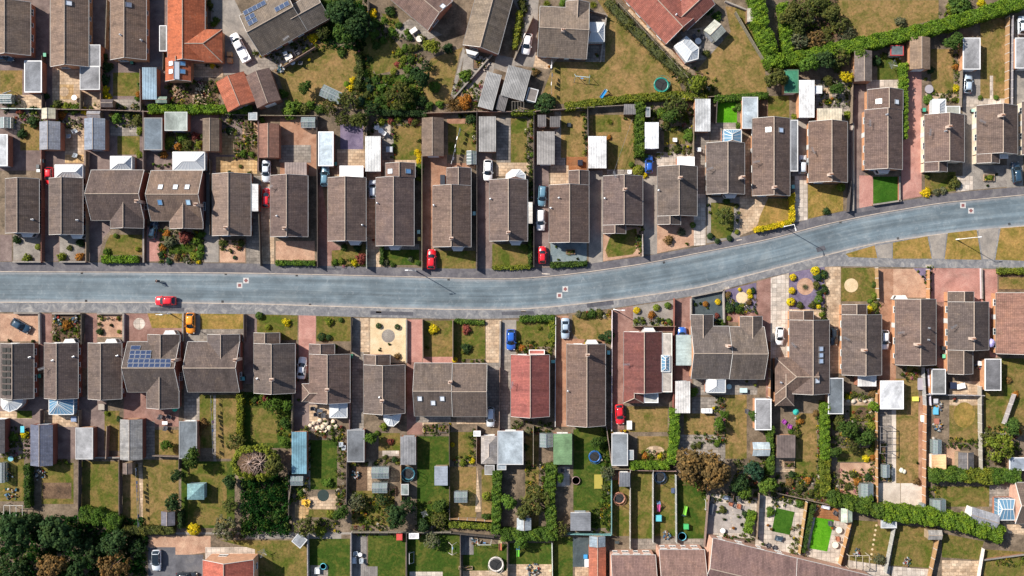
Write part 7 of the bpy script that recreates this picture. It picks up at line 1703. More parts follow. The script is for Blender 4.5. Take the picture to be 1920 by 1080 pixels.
SH = '''
L 705 85 9 MD|L 718 75 8 LT|L 676 118 9 MD|L 682 138 10 LT|L 680 160 9 MD|L 688 178 9 OL|L 705 150 9 MD|L 715 165 10 LT|L 725 182 10 MD|L 705 200 11 OL|L 690 195 10 LT|L 735 60 9 LT|L 748 48 8 MD|L 760 90 9 LT|L 768 70 8 MD|L 748 98 8 YG|L 765 130 10 LT|L 772 148 9 MD|L 758 148 9 LT|L 775 175 12 MD|L 760 196 12 LT|L 722 205 12 MD|L 742 206 10 LT|L 790 190 12 DK|L 805 198 10 MD|L 825 195 9 LT|L 640 100 9 MD|L 700 65 8 LT|L 735 25 9 MD|L 720 38 8 LT|L 582 196 11 LT|L 600 205 10 MD|L 470 910 13 MD|L 495 930 14 DK|L 525 915 13 MD|L 480 960 14 DK|L 520 965 15 MD|L 500 985 12 LT|L 535 990 12 DK|L 462 985 11 LT|L 1570 125 12 OL|L 1480 45 12 LT|L 1495 50 12 OL|L 1550 60 12 OL|L 1485 85 11 GY|L 1515 88 12 OL|L 587 71 11 YL|L 698 25 11 YL|L 703 43 11 MD|B 705 62 7 LT|L 530 176 10 LT|L 545 203 22 LT|L 570 205 14 OL|B 738 134 7 YG|B 764 143 6 GY|L 694 165 9 BG|L 690 150 8 DK|L 668 130 8 OL|L 660 150 7 YL|L 657 165 8 YL|B 650 158 6 LM|B 815 163 11 LT|L 770 110 9 MD|L 772 90 10 OL|L 782 88 9 OL|L 758 110 8 YG|L 752 122 7 YG|L 745 120 7 RD|L 762 60 7 LT|L 873 142 14 LT|L 840 90 11 DK|L 883 222 12 DK|L 790 72 9 OL|L 730 20 10 DK|S 850 195 22 BR|L 870 190 16 OR|L 710 190 10 MD|L 676 190 10 BG|L 690 110 8 DK
B 1022 194 20 DK|S 1025 6 9 YG|S 1112 8 9 YG|L 1055 5 9 LT|L 1005 135 8 BR|L 1390 200 13 MD|L 1330 18 10 DK|L 1345 30 10 MD|L 1325 100 8 OL|L 1240 212 10 LT|S 1143 228 8 YG|L 1142 258 6 OR|L 1292 255 14 LT|L 1250 235 8 OL|L 1385 235 7 LT|L 1690 40 12 GY|L 1800 10 22 MD|L 1785 15 12 YG|L 1840 5 10 YL|B 1740 186 10 LT|L 1792 125 7 OR|L 1794 165 8 YL|L 1800 188 7 YG|L 1790 187 7 OL|L 1745 130 9 DK|L 1735 148 4 YG|B 1838 183 5 LT|B 1868 183 5 LT|L 1590 215 9 YG|L 1645 115 12 DK|L 1490 220 8 YG
L 30 450 9 DK|B 71 463 6 YG|L 50 485 10 YG|L 115 482 10 YG|L 150 455 9 DK|L 148 482 9 OR|L 130 465 6 OL|B 217 442 5 LT|L 200 472 8 LT|B 258 467 5 YG|L 312 440 9 OR|L 318 453 13 GY|L 347 445 14 RD|L 305 465 8 OR|L 332 483 8 BR|L 349 487 7 GY|L 368 450 10 LT|L 376 440 9 LT|L 377 465 9 LT|L 364 480 10 YG|L 372 491 6 YL|L 374 478 9 LT|L 316 490 7 BG|L 302 478 8 DK|L 416 456 8 OL|L 452 456 8 OL|L 448 464 6 RD|B 440 483 4 BG|L 434 473 3 RD|L 645 464 8 MD|L 670 465 8 DK|L 678 485 13 RD|L 640 490 7 YG|L 665 493 8 YL|L 628 492 7 LT|L 770 486 6 GY|L 722 492 7 GY|L 736 497 6 MD|L 785 494 6 MD
B 786 292 6 YL|B 786 302 7 YL|L 787 313 8 LT|L 788 325 7 MD|L 785 335 6 YG|B 998 363 5 LT|L 998 345 6 DK|B 998 290 5 LT|S 1066 474 7 YG|L 1043 463 3 LT|L 1047 486 3 YG|L 1083 485 3 LT|B 1197 320 11 YG|B 1184 309 6 LT|L 1210 328 7 YL|L 1200 447 6 DK|L 1202 470 5 MD|L 1200 458 6 MD|L 1254 450 11 BR|L 1278 435 9 GY|B 1299 422 6 LT|L 1288 457 4 RD|B 1332 443 7 DK|B 1345 452 6 DK|B 1368 447 6 DK|L 1328 385 4 DK|L 1330 398 4 DK|L 1384 400 5 DK|L 1382 415 5 RD|B 1382 435 5 YG|L 1381 386 6 OL|L 1363 376 8 MD|L 1550 396 8 DK|B 1577 351 9 YG|L 1790 342 13 OL|L 1737 361 10 YL|L 1757 360 8 GY|L 1770 357 8 GY|L 1740 330 7 OL|B 1856 333 6 YG|L 1868 327 3 OR|L 1851 348 3 OR
B 486 592 8 MD|B 502 613 6 YG|L 537 604 9 YL|L 617 603 9 YG|B 639 600 5 MD|B 603 632 9 DK|B 616 633 6 DK|L 628 650 6 LT|B 710 611 6 DK|B 745 613 6 DK|L 745 668 7 BR|L 712 655 4 OL|L 730 645 3 RD|L 18 638 4 OL|L 62 640 4 DK|L 125 610 10 OR|L 187 608 5 DK|L 187 622 8 DK|B 223 622 4 YG|L 209 610 4 OL|L 222 596 4 OR|B 853 675 6 YL|L 869 676 4 RD|L 885 677 4 RD|L 895 677 4 MD|L 905 677 5 BR|L 813 617 10 YL|L 802 651 5 RD|L 875 618 10 RD|L 868 660 5 OR|L 875 653 10 DK|L 978 652 7 OR|B 1035 630 9 MD|L 1012 615 5 OL|L 1034 622 5 BR|B 1142 630 11 DK|B 1128 632 7 DK|L 1144 586 6 OR|L 1095 592 9 OL|L 1110 588 10 MD|L 1125 586 8 OL|L 1085 590 8 GY|L 1100 640 5 RD|L 1012 660 5 MD|L 988 661 5 LT
B 1194 582 7 YL|B 1231 577 7 YG|B 1252 573 7 LT|B 1192 602 5 YG|B 1254 603 6 LT|L 1222 590 8 OR|L 1206 601 4 BR|L 1222 605 4 OR|L 1245 604 4 OR|L 1208 603 3 OR|B 1346 566 6 YL|B 1323 570 6 OR|L 1304 571 4 YG|L 1313 569 3 YG|L 1326 578 3 BR|L 1345 592 6 RD|L 1353 606 9 MD|L 1364 553 8 BR|L 1368 578 11 DK|B 1381 571 5 BG|B 1391 573 5 YG|L 1386 580 9 MD|L 1405 567 7 BR|L 1407 556 6 YL|B 1405 547 6 YL|L 1412 546 7 DK|B 1367 597 5 YG|B 1387 543 4 YL
B 1487 520 7 YL|B 1529 508 9 YL|B 1485 545 7 YL|B 1483 566 9 YL|B 1535 562 9 LT|B 1535 575 5 YL|L 1537 550 7 MD|L 1532 535 9 OL|L 1533 519 10 BG|L 1546 515 8 DK|L 1547 545 8 DK|S 1510 538 7 GY|L 1500 573 8 OL|L 1524 572 8 OL|L 1541 590 6 YG|L 1546 598 5 DK|L 1640 534 6 MD|L 1641 555 8 YG|L 1640 575 9 YG|L 1632 580 8 YL|L 1722 509 3 YL|L 1730 519 3 OR|L 1738 509 3 OL|L 1735 530 3 YL|L 1739 520 3 OR|L 1738 540 3 YL|L 1632 565 6 LT
B 363 992 13 YL|L 600 997 14 YG|L 615 905 11 LT|L 620 965 10 YG|L 563 925 8 LT|B 848 834 5 YL|B 1036 825 5 LT|L 985 838 8 DK|L 990 810 9 GY|L 500 745 10 RD|L 455 742 9 MD|L 478 750 8 MD|B 912 930 9 YG|L 912 970 9 MD|L 868 868 8 YG|L 886 865 7 YL|L 760 835 6 YL|L 732 828 7 RD|L 722 858 6 OL|L 740 862 7 DK|B 707 812 5 LT|L 720 800 9 YG|L 734 795 8 OL|L 25 820 10 LT|L 45 815 8 YL|L 200 775 6 YG|L 223 786 6 DK|L 380 795 11 BR|L 372 810 8 BR|L 1300 735 10 LT|L 1345 830 9 LT|L 1310 835 7 OL|L 1445 960 10 LT|L 1300 838 6 OL|L 1210 855 7 OR|L 1238 855 7 YL|L 1255 812 5 YL|L 1130 940 6 LT|L 1135 915 8 OL|L 1355 957 9 OL|L 1398 965 8 DK|L 1358 973 4 LT|L 1391 984 4 YG|L 1385 967 5 BR|L 1350 937 4 OL
L 1590 745 7 YL|L 1600 740 7 OL|L 1637 738 9 BR|L 1620 745 6 OL|L 1635 800 12 YG|L 1625 860 8 YL|L 1637 858 7 OR|L 1600 890 9 OL|L 1608 903 9 OR|L 1628 895 9 DK|L 1590 912 8 OL|L 1480 905 10 BR|L 1515 900 9 OR|L 1535 903 8 YG|L 1500 915 10 OL|L 1485 890 8 DK|L 1520 925 9 OL|L 1495 815 8 OL|L 1500 790 8 OR|L 1530 775 7 BR|L 1585 745 5 LT|B 1440 808 8 LT|L 1483 810 6 LT|L 1495 803 6 GY|L 1905 740 7 OR|L 1893 713 7 BR|L 1910 810 7 OR|L 1895 818 5 YL|L 1790 750 5 OR|L 1755 690 5 LT|L 1500 945 9 LT|L 1510 962 6 OL|L 1505 1000 7 DK|L 1490 1010 6 OR|L 1400 985 6 LM|L 1720 903 8 BR|L 1720 868 3 LT
L 115 215 9 OR|L 62 205 8 DK|L 38 208 8 RD|L 62 228 13 DK|L 40 250 11 DK|L 18 205 6 MD|L 125 200 12 YG|L 108 195 10 OL|L 140 205 11 LT|L 158 208 9 YL|L 195 168 10 YL|L 200 180 9 YL|L 192 150 14 DK|L 198 125 13 DK|L 195 105 9 DK|L 218 222 12 LT|L 240 215 9 OL|L 258 225 12 OL|L 262 245 9 YG|L 205 55 5 MD|L 205 25 5 OR|L 318 265 11 YG|L 340 258 10 LT|L 350 270 11 OL|L 332 275 9 OR|L 310 275 8 LT|L 365 255 9 RD|L 372 270 8 YG|L 265 160 9 MD|L 260 178 8 OR|L 258 185 7 LT|L 85 180 8 DK|L 55 130 8 DK|L 400 45 7 LT|L 405 38 8 MD|L 392 8 8 OL|L 397 18 6 DK|L 398 122 7 YL|L 410 124 6 YL|L 390 122 6 OR|L 430 245 9 DK|L 443 250 6 YG|L 475 255 6 OL|B 451 312 4 OL|L 468 325 6 OR|L 455 288 8 LT|L 472 290 7 LT|L 490 225 7 LT|L 275 270 8 MD|L 262 290 8 YG|L 300 312 6 OL|L 307 290 9 OR|L 715 228 9 YG|L 733 225 8 RD|L 748 223 7 YG|L 770 225 9 RD|L 778 228 9 OL|L 690 250 6 LT|L 737 275 7 DK|L 786 265 6 GY|L 782 285 7 YL|L 865 218 4 LT|L 700 245 6 RD|L 995 235 4 LT|L 997 262 4 MD|L 995 325 5 YG|L 1099 240 4 OL|L 1097 260 4 YG|L 1235 292 6 YL|L 1222 300 6 LT|L 1210 295 10 LT|L 1282 285 6 MD|L 1270 280 8 OL'''
CM = dict(DK=G_DK, MD=G_MD, OL=G_OL, LT=G_LT, YG=G_YG, YL=G_YL, BR=G_BR, BG=G_BG, OR=G_OR, GY=G_GY, LM=G_LM, RD=G_RD)
for t in SH.replace('\n', '|').split('|'):
    if not t.strip(): continue
    k, x, y, r_, c = t.split(); shrub(float(x), float(y), float(r_), CM[c], {'L': 'loose', 'B': 'ball', 'S': 'spiky'}[k])
build_shrubs()
for s_ in ['0,180 40,202', '96,195 280,204', '312,152 410,196', '460,100 560,78 575,86 520,118', '680,60 735,35 765,75 700,80', '670,95 690,100 700,200 672,200', '735,95 800,100 775,150 750,140', '700,140 800,215', '850,150 905,205', '970,60 985,0 992,0 975,90', '1140,0 1155,10 1300,150 1310,185 1290,190 1240,120', '1300,120 1345,150 1340,180 1310,180', '1485,30 1560,90 1480,100', '1170,200 1300,230', '1240,270 1300,290', '1535,150 1600,200', '1648,98 1690,112', '1745,170 1800,190', '1788,90 1803,180', '1760,20 1850,30', '0,207 75,232', '78,222 160,240', '205,207 262,238', '300,250 382,290', '410,210 484,250', '440,250 484,300', '700,218 790,236', '732,236 742,298', '886,228 894,290', '985,215 1000,330', '1092,208 1102,290', '1188,195 1196,320', '990,330 1000,500', '1190,425 1205,480', '298,430 382,495', '413,452 458,470', '98,595 150,640', '185,592 228,600', '622,486 686,500', '965,640 1040,664', '1080,584 1148,596', '1188,596 1265,612', '1360,560 1420,588', '1540,505 1549,600', '1300,600 1358,606', '0,800 55,860', '78,860 140,870', '50,872 60,950', '560,800 650,825', '575,825 585,920', '630,830 650,960', '555,910 580,940', '590,970 640,998', '660,925 740,998', '655,866 690,875', '700,860 750,872', '795,795 845,815', '780,940 842,998', '843,855 890,870', '880,805 893,865', '960,790 1035,812', '985,865 1035,940', '1128,800 1148,990', '1108,945 1147,1000', '1200,845 1252,868', '1300,810 1360,830', '1375,860 1440,930', '1340,745 1360,830', '1480,885 1540,945', '1530,770 1540,900', '1485,780 1500,815', '1575,735 1650,750', '1630,750 1645,950', '1560,770 1640,840', '1560,880 1640,940', '1690,690 1735,712', '1775,820 1840,840', '1845,800 1910,880', '1740,910 1760,960', '1310,925 1420,940', '1480,985 1512,1040', '1335,1000 1420,1012', '1660,870 1670,900', '410,995 460,1010', '545,900 560,940', '665,1000 845,1004', '560,705 600,715', '1445,890 1560,950', '1190,205 1300,250', '860,210 895,222', '1640,560 1650,600', '1860,1045 1920,1060', '0,960 60,1000', '455,740 500,760', '520,740 548,820', '1085,640 1145,645', '1000,660 1035,668', '1735,500 1746,556', '1430,845 1450,900']: bed(s_)
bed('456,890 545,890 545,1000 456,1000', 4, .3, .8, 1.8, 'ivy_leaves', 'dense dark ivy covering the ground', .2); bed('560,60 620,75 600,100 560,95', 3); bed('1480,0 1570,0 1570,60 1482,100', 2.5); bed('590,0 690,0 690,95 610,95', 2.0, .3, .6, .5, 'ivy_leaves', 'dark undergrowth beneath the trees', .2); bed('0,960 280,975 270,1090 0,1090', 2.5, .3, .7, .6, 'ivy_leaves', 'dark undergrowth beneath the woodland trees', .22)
bed('712,600 712,600 714,602', 1) if False else None

# ---------------------------------------------------------------- garden furniture and clutter
trampoline(1240, 159, 14, (.02, .22, .17, 1), 'round trampoline with green pad on the dry lawn'); trampoline(1115, 856, 11, (.02, .10, .30, 1), 'round trampoline with blue pad'); trampoline(766, 888, 12, (.03, .12, .16, 1), 'round trampoline with dark teal rim beside orange fence'); trampoline(1161, 934, 11, (.35, .16, .1, 1), 'round trampoline with orange and grey rim'); trampoline(930, 1058, 14, (.55, .5, .45, 1), 'round trampoline with white rim near the bottom edge'); trampoline(1237, 894, 11, (.02, .04, .08, 1), 'round trampoline with dark navy rim')
parasol(1859, 643, 8, (.42, .38, .7, 1), 'purple and white parasol beside the rear wing'); parasol(1493, 773, 6, (.02, .3, .25, 1), 'teal garden parasol near hipped wing'); parasol(327, 767, 5.5, (.01, .28, .18, 1), 'green garden parasol beside red paving'); parasol(612, 230, 0.1, (1, 1, 1, 1), '') if False else None
pool(1279, 1006, 8, (.12, .42, .55, 1), 'round pale blue paddling pool behind brown house'); pool(606, 1062, 6, (.1, .45, .55, 1), 'small bright blue paddling pool', ); pool(1080, 901, 8, (.22, .15, .14, 1), 'round brown hot tub on the lawn', 'hot_tub')
for x, y, c, n in [(84, 103, (.1, .35, .22, 1), 'green'), (247, 116, (.06, .3, .2, 1), 'green'), (79, 302, (.3, .4, .36, 1), 'pale'), (72, 320, (.45, .5, .5, 1), 'grey'), (71, 312, (.03, .04, .05, 1), 'black'), (1890, 400, (.1, .1, .1, 1), 'black')][:5] + [(785, 435, (.35, .55, .48, 1), 'pale green'), (889, 400, (.4, .65, .6, 1), 'pale green'), (1141, 661, (.2, .5, .5, 1), 'teal'), (1037, 678, (.15, .4, .36, 1), 'teal'), (456, 710, (.15, .42, .42, 1), 'teal'), (74, 705, (.05, .25, .18, 1), 'green'), (1251, 734, (.15, .42, .36, 1), 'teal'), (1487, 350, (.2, .45, .4, 1), 'teal'), (1733, 206, (.05, .3, .2, 1), 'green'), (1770, 668, (.15, .5, .3, 1), 'green'), (1776, 660, (.75, .75, .72, 1), 'white'), (1770, 653, (.03, .04, .05, 1), 'black'), (629, 307, (.05, .22, .18, 1), 'green'), (1825, 207, (.3, .5, .42, 1), 'pale green'), (659, 668, (.05, .2, .12, 1), 'green'), (786, 448, (.5, .36, .06, 1), 'yellow'), (1292, 688, (.12, .05, .04, 1), 'brown')]: gbin(x, y, c, n)
for x, y, r_, rz, c, rd, n in [(541, 107, 7, -30, (.7, .66, .6, 1), False, 'white'), (525, 116, 0, 0, 0, 0, 0), (786, 73, 6, 0, (.6, .55, .48, 1), True, 'pale'), (775, 57, 7, -35, (.66, .64, .6, 1), False, 'pale'), (1309, 77, 6, 0, (.6, .62, .64, 1), True, 'pale grey'), (1742, 167, 8, 0, (.3, .28, .3, 1), True, 'grey'), (139, 183, 5, 0, (.75, .75, .72, 1), True, 'white'), (20, 860, 5, 0, (.15, .35, .4, 1), True, 'teal'), (42, 805, 6, 90, (.1, .45, .55, 1), False, 'turquoise'), (309, 793, 5, 0, (.75, .75, .75, 1), False, 'white'), (600, 770, 5, 0, (.07, .08, .1, 1), False, 'dark'), (714, 245, 5, 0, (.6, .62, .64, 1), True, 'pale grey'), (1573, 994, 6, 0, (.7, .62, .5, 1), True, 'cream'), (1566, 1022, 6, 0, (.7, .62, .5, 1), True, 'cream'), (1367, 772, 0, 0, 0, 0, 0), (1394, 732, 7, 0, (.45, .6, .6, 1), False, 'pale teal'), (1367, 725, 5, 0, (.4, .55, .55, 1), True, 'pale teal'), (1802, 724, 8, -12, (.78, .78, .76, 1), False, 'white'), (1355, 995, 5, 0, (.7, .68, .64, 1), True, 'white'), (1085, 901, 0, 0, 0, 0, 0), (1463, 1009, 5, 0, (.03, .05, .08, 1), False, 'black'), (675, 1040, 4, 0, (.6, .6, .62, 1), True, 'pale grey'), (1180, 797, 8, 90, (.75, .74, .72, 1), False, 'white'), (1157, 1017, 4, 0, (.05, .06, .06, 1), False, 'black')]:
    if r_: table(x, y, r_, rz, c, rd, n)
for x, y, rz, c, n in [(512, 97, 30, 0, 'dark'), (558, 100, 60, 0, 'dark'), (535, 100, -20, 1, 'white'), (549, 118, 150, 1, 'white'), (564, 118, 10, 0, 'dark'), (301, 781, 20, 0, 'dark'), (318, 782, 120, 0, 'dark'), (311, 802, 10, 0, 'dark'), (588, 766, 90, 0, 'dark'), (594, 777, 90, 0, 'dark'), (607, 778, 0, 0, 'dark'), (1302, 68, 60, 0, 'dark'), (1316, 70, 200, 0, 'dark'), (1310, 88, 0, 0, 'dark'), (708, 240, 90, 1, 'white'), (720, 250, 300, 1, 'white'), (668, 1037, 90, 2, 'grey'), (678, 1050, 0, 2, 'grey'), (1370, 943, 20, 3, 'rust-red'), (1385, 948, 10, 3, 'rust-red'), (1369, 935, 0, 0, 'dark'), (1384, 934, 0, 0, 'dark'), (1528, 952, 40, 0, 'dark'), (1566, 961, 30, 0, 'dark'), (1440, 1022, 60, 0, 'dark'), (1452, 1026, 60, 0, 'dark'), (1400, 770, 0, 0, 'dark'), (1325, 769, 0, 1, 'white'), (1331, 769, 0, 1, 'white'), (1318, 769, 0, 1, 'white'), (640, 832, 0, 2, 'grey'), (645, 838, 0, 2, 'grey'), (1055, 882, 0, 0, 'dark'), (1052, 898, 20, 0, 'dark'), (570, 940, 0, 4, 'yellow'), (578, 940, 60, 4, 'yellow'), (577, 947, 120, 4, 'yellow'), (1556, 980, 0, 0, 'dark'), (1310, 280, 0, 1, 'white'), (1265, 262, 0, 1, 'white'), (1180, 322, 0, 1, 'white'), (1570, 1009, 0, 3, 'rust-red'), (130, 255, 0, 2, 'blue-grey'), (142, 246, 60, 2, 'blue-grey'), (142, 291, 20, 2, 'blue-grey'), (1470, 790, 40, 5, 'purple'), (1480, 800, 200, 5, 'purple'), (1835, 680, 0, 1, 'white')]:
    chair(x, y, rz, [(.07, .07, .08, 1), (.72, .72, .72, 1), (.32, .36, .4, 1), (.35, .13, .07, 1), (.72, .42, .05, 1), (.3, .05, .3, 1)][c], n, 1.25)
for a in [(1311, 140, 10), (868, 1066, 0), (1548, 950, 10), (1372, 933, 100), (1712, 905, 20)][:4]: bench(*a)
sofa(664, 1050, 8, 14, 0, (.3, .31, .33, 1), 'pale grey garden sofa on grey decking'); sofa(1362, 933, 12, 7, 8, (.06, .08, .12, 1), 'dark blue-grey garden sofa on pale decking'); sofa(1548, 951, 14, 6, 12, (.4, .4, .48, 1), 'lilac-grey garden sofa on orange decking'); sofa(595, 1070, 8, 12, 0, (.45, .46, .48, 1), 'light grey garden sofa beside bright pool')
sofa(1385, 1014, 20, 7, 10, (.16, .11, .09, 1), 'long brown garden sofa against terrace wall'); sofa(1460, 1010, 12, 9, 14, (.03, .05, .07, 1), 'black rattan sofa on pale paving')
for x, y, w_, d, h_, c, nm, lb, ct in [(830, 337, 9, 18, .9, (.03, .035, .045, 1), 'covered_barbecue', 'black covered barbecue on orange paving', 'barbecue'), (1088, 305, 9, 10, .8, (.02, .02, .03, 1), 'storage_box', 'black storage box on orange decking', 'storage box'), (430, 101, 9, 8, 1.0, (.42, .22, .09, 1), 'crate', 'upper of two orange timber crates', 'crate'), (430, 113, 9, 9, 1.0, (.42, .20, .08, 1), 'crate', 'lower of two orange timber crates', 'crate'), (1067, 234, 7, 7, .4, (.03, .035, .04, 1), 'sandpit', 'dark round-cornered sandpit on dry lawn', 'sandpit'), (730, 280, 12, 10, .9, (.35, .37, .4, 1), 'storage_box', 'grey storage box beside white garage', 'storage box'), (190, 763, 11, 11, .5, (.3, .26, .22, 1), 'storage_box', 'stone-coloured planter box behind bungalow', 'planter'), (138, 786, 10, 9, .8, (.2, .25, .36, 1), 'storage_box', 'blue-grey storage box behind bungalow', 'storage box'), (1788, 723, 12, 12, .9, (.02, .025, .05, 1), 'covered_barbecue', 'black covered barbecue beside white table', 'barbecue'),
                                   (1262, 920, 6, 9, .6, (.06, .08, .14, 1), 'storage_box', 'dark blue storage box', 'storage box'), (1334, 955, 8, 20, .7, (.07, .075, .09, 1), 'storage_box', 'dark box seat at patio edge', 'storage box'), (1098, 1044, 7, 7, .6, (.05, .25, .5, 1), 'storage_box', 'bright blue box on dark slate', 'storage box'), (1100, 1056, 7, 14, .7, (.7, .7, .7, 1), 'storage_box', 'white box beside orange-roofed garage', 'storage box'), (137, 815, 0, 0, 0, 0, 0, 0, 0), (1122, 903, 15, 26, .25, (.30, .25, .05, 1), 'sandpit', 'oblong yellow sandpit on green lawn', 'sandpit'), (1762, 720, 0, 0, 0, 0, 0, 0, 0), (1728, 720, 13, 22, .5, (.28, .25, .28, 1), 'cold_frame', 'dark slatted cold frame beside flat garage', 'cold frame'), (1732, 785, 8, 12, .7, (.7, .68, .6, 1), 'storage_box', 'cream covered box beside orange fence', 'storage box'), (1717, 748, 11, 8, .5, (.6, .55, .1, 1), 'storage_box', 'yellow covered box beside dry lawn', 'storage box'), (882, 1062, 24, 5, .5, (.25, .22, .15, 1), 'storage_box', '', ''), (1755, 770, 9, 14, .5, (.1, .35, .5, 1), 'storage_box', 'blue covered heap box among clutter', 'storage box'), (1757, 790, 8, 10, .6, (.3, .12, .08, 1), 'storage_box', 'red-brown box among clutter', 'storage box'), (1755, 752, 8, 8, .6, (.4, .4, .42, 1), 'storage_box', 'grey box among clutter', 'storage box')]:
    if w_ and lb: box_thing(nm, lb, ct, x, y, w_, d, h_, c, 12 if 1325 < x < 1600 and y > 900 else 0)
planter(590, 252, 0, 0) if False else None
for a in [(465, 238, 12, 26), (478, 262, 12, 20), (445, 275, 14, 22), (873, 1065, 26, 6), (1655, 850, 12, 40), (1655, 894, 13, 16), (736, 921, 12, 16), (805, 803, 22, 16), (832, 803, 20, 16), (1480, 870, 20, 14), (1350, 810, 16, 14), (1070, 472, 17, 9), (878, 140, 14, 16), (900, 120, 26, 18), (1855, 333, 20, 13)]:
    planter(*a, base='timber-edged raised bed of plants', col=random.choice([(.25, .16, .1, 1), (.3, .22, .15, 1), (.14, .12, .11, 1)]))
slide(1133, 174, 35, (.03, .25, .55, 1), (.3, .4, .4, 1), 'blue slide on the dry lawn'); slide(1235, 950, 0, (.75, .12, .35, 1), (.2, .35, .6, 1), 'pink slide beside grey fence'); slide(1284, 960, 200, (.2, .5, .06, 1), (.05, .1, .1, 1), 'lime green slide on the lawn'); slide(938, 1023, 0, (.55, .2, .1, 1), (.6, .55, .3, 1), 'orange and cream slide near bottom edge'); slide(971, 1035, 0, (.2, .6, .05, 1), (.05, .2, .45, 1), 'green and blue slide near bottom edge')
box_thing('play_house', 'turquoise and white toddler play house', 'play house', 1235, 972, 11, 11, 1.0, (.1, .4, .45, 1)); box_thing('play_house', 'green toddler play house', 'play house', 1287, 988, 9, 9, 1.0, (.06, .36, .12, 1)); box_thing('play_house', 'red and blue small play house', 'play house', 749, 1007, 11, 12, 1.2, (.45, .06, .05, 1))
swing(1092, 145, 26, 5, (.4, .55, .6, 1), 'pale blue swing frame on the dry lawn'); swing(908, 1020, 24, 0, (.55, .55, .5, 1), 'pale swing frame near bottom edge'); swing(848, 1030, 18, 90, (.6, .55, .5, 1), 'white swing frame beside the fence'); swing(1705, 990, 0.1, 0, (1, 1, 1, 1), '') if False else None
goal(768, 1046, 20, 90); goal(1322, 946, 18, 90, 'white football goal beside patio fence'); goal(12, 925, 0.1, 0) if False else None
dryer(1674, 121, 9); dryer(796, 963, 7, 'rotary clothes dryer on shaded lawn'); dryer(492, 1037, 9, 'rotary clothes dryer on brownish lawn')
LC = [(.75, .75, .78, 1), (.3, .4, .6, 1), (.7, .4, .5, 1), (.1, .12, .2, 1), (.5, .55, .6, 1), (.5, .15, .2, 1)]
washing('395,742 399,850', LC, 'washing line hung with pale clothes over narrow lawn'); washing('254,878 259,988', LC, 'long washing line hung with clothes beside the path'); washing('862,240 846,308', LC[:1], 'washing line across a small lawn'); washing('1035,112 1034,176', LC[:1], 'washing line at the dry lawn edge'); washing('1185,225 1150,325', None, 'bare washing line over dry lawn'); washing('20,170 5,175', LC, 'short washing line in top left garden')
for x, y, r_, c, b_, n in [(335, 172, 12, (.25, .16, .1, 1), 'heap of scrap timber below the orange-roofed house', 60), (378, 170, 14, (.4, .3, .2, 1), 'heap of broken timber beside the orange-roofed garage', 50), (375, 190, 16, (.35, .25, .17, 1), 'stacked timber offcuts by the long hedge', 40), (875, 185, 14, (.3, .2, .12, 1), 'heap of cut branches', 60), (905, 118, 12, (.4, .33, .28, 1), 'heap of stones', 50), (108, 600, 10, (.6, .6, .6, 1), 'heap of white bags and clutter', 40), (140, 600, 7, (.55, .55, .4, 1), 'heap of pots and clutter', 25), (695, 880, 0, 0, '', 0), (667, 890, 8, (.45, .45, .5, 1), 'heap of toys beside soil', 25), (1330, 785, 0, 0, '', 0), (1758, 800, 9, (.3, .3, .32, 1), 'heap of garden clutter', 50), (1756, 760, 10, (.35, .35, .4, 1), 'upper heap of garden clutter', 50), (20, 925, 14, (.7, .7, .72, 1), 'white garden furniture heaped on lawn', 30), (75, 890, 12, (.3, .4, .5, 1), 'heap of blue pipes and boards', 30), (15, 890, 10, (.1, .3, .35, 1), 'heap of teal boxes', 25), (1405, 730, 0, 0, '', 0), (1837, 685, 8, (.35, .4, .5, 1), 'heap of pots and toys by garage', 40), (1250, 1003, 8, (.4, .4, .4, 1), 'heap of pots and toys behind brown house', 40), (1745, 1045, 0, 0, '', 0), (1700, 1052, 8, (.2, .3, .4, 1), 'covered blue heap on patio', 25), (1605, 1035, 8, (.15, .25, .45, 1), 'blue sheet heap on lawn', 20), (1440, 1025, 0, 0, '', 0), (545, 112, 8, (.4, .25, .2, 1), 'heap of pots by patio wall', 25), (525, 128, 9, (.45, .2, .18, 1), 'heap of red pots by patio corner', 30), (1745, 950, 0, 0, '', 0), (600, 800, 14, (.6, .5, .36, 1), 'heap of pale rocks', 30), (1590, 950, 0, 0, '', 0), (1070, 1006, 0, 0, '', 0), (1000, 1070, 14, (.35, .3, .3, 1), 'heap of toys near bottom edge', 40), (893, 1015, 9, (.45, .5, .55, 1), 'heap of grey furniture covers', 25)]:
    if n: heap(x, y, r_, c, b_, n)
for x, y, c in [(560, 750, G_MD), (1180, 742, G_OR), (1252, 722, G_OR), (1255, 640, G_MD), (1263, 655, G_LT), (1145, 700, G_MD), (1290, 275, G_YL), (1330, 300, G_OR), (1405, 610, G_MD), (1330, 700, G_LT), (1400, 715, G_OL), (1416, 722, G_YG), (1297, 110, G_MD), (1310, 58, G_MD), (310, 310, G_LT), (288, 308, G_LT), (318, 308, G_MD), (700, 450, G_RD), (1165, 808, G_OR), (1172, 808, G_YL), (1345, 960, G_MD), (1375, 990, G_OR), (1430, 1020, G_MD), (1560, 990, G_OR), (1620, 720, G_LT), (1660, 742, G_MD), (1790, 748, G_RD), (1345, 770, G_MD), (1338, 765, G_YL), (610, 790, G_MD), (625, 795, G_LT), (640, 800, G_RD), (930, 1005, G_MD), (1440, 985, G_OR), (1446, 992, G_BR), (1496, 985, G_BR), (1358, 930, G_LT), (445, 330, G_RD), (430, 322, G_BG), (1375, 205, G_LT), (1440, 160, G_YL), (1560, 185, G_OR), (1595, 160, G_YL), (1000, 130, G_MD), (1030, 125, G_OR), (1120, 105, G_MD), (1118, 102, G_BR), (580, 112, G_YL), (570, 98, G_OL)]: pot(x, y, c)
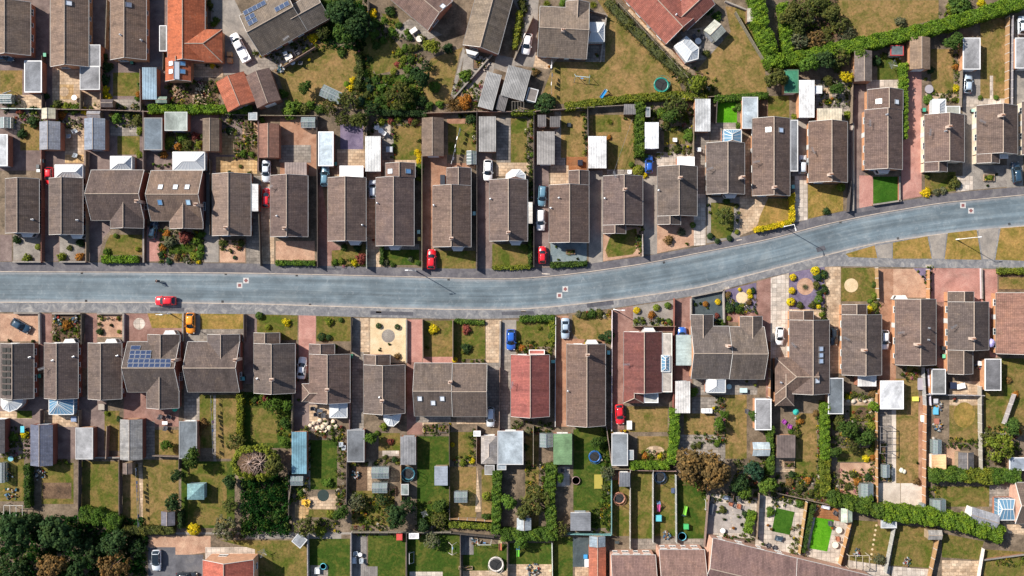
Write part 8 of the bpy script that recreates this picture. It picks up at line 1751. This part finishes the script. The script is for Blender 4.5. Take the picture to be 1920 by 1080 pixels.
rocks('600,788 612,793 588,793 606,800 618,802 595,802 582,798 625,790 630,800', (.55, .46, .34, 1), 'pale tan rock in the rockery'); rocks('1580,748 1590,751 1600,752 1612,750 1622,752 1632,750', (.5, .42, .34, 1), 'tan rock along the terrace edge'); rocks('1690,882 1695,884', (.75, .7, .55, 1), 'pale rock on dry lawn')
for i in range(8): patch('gravel_cream', circ(1643-i*1.5, 985+i*9, 2.2, 10), None, 'stepping_stone', None)
for i in range(7): patch('slab_pale', circ(1372+(i % 3)*2-i*.5, 950+i*7, 1.8, 10), None, 'stepping_stone', None)

# ---------------------------------------------------------------- labels: each says where its thing stands
ORD = 'first second third fourth fifth sixth seventh eighth ninth tenth eleventh twelfth thirteenth fourteenth fifteenth sixteenth seventeenth eighteenth nineteenth twentieth'.split()
LMK = []
for row, nm in (('U', 'above'), ('B', 'below')):
    hh = sorted([h for h in HOUSES if h.row == row], key=lambda h: h.cx)
    for i, h in enumerate(hh):
        h.lm = f'{ORD[i]}-from-left house {nm} road'; h.root['label'] = f'{h.label}, {ORD[i]} from left in row {nm} road'
for h in HOUSES:
    if h.row not in 'UB': h.root['label'] = h.label
    pc = h.pieces[0]; hw, hl = (pc.x1-pc.x0)/2/S, (pc.y1-pc.y0)/2/S; LMK.append((h, hw, hl))
def where(px, py):
    best = min(LMK, key=lambda t: max(abs(px-t[0].cx)-t[1], 0)**2 + (max(abs(py-t[0].cy)-t[2], 0)*.8)**2)
    h, hw, hl = best; dx, dy = px-h.cx, py-h.cy
    if abs(dx)-hw > abs(dy)-hl: rel = 'right of' if dx > 0 else 'left of'
    elif h.row == 'U': rel = 'in front of' if dy > 0 else 'behind'
    elif h.row == 'B': rel = 'in front of' if dy < 0 else 'behind'
    else: rel = 'below' if dy > 0 else 'above'
    return f'{rel} {h.lm}'
byl = {}
for o, px, py, base, fixed in THINGS:
    if fixed:
        if 'label' not in o: o['label'] = base
        continue
    byl.setdefault((base, where(px, py)), []).append((o, px, py))
for (base, wh), lst in byl.items():
    if len(lst) == 1: lst[0][0]['label'] = f'{base} {wh}'; continue
    sx = max(t[1] for t in lst)-min(t[1] for t in lst); sy = max(t[2] for t in lst)-min(t[2] for t in lst); hor = sx >= sy
    lst.sort(key=lambda t: t[1] if hor else t[2]); n = len(lst)
    for i, (o, _, _) in enumerate(lst):
        if i == 0: p = 'leftmost' if hor else 'topmost'
        elif i == n-1: p = 'rightmost' if hor else 'lowest'
        else: p = f'{ORD[i]}-from-left' if hor else f'{ORD[i]}-from-top'
        o['label'] = f'{p} {base} {wh}'
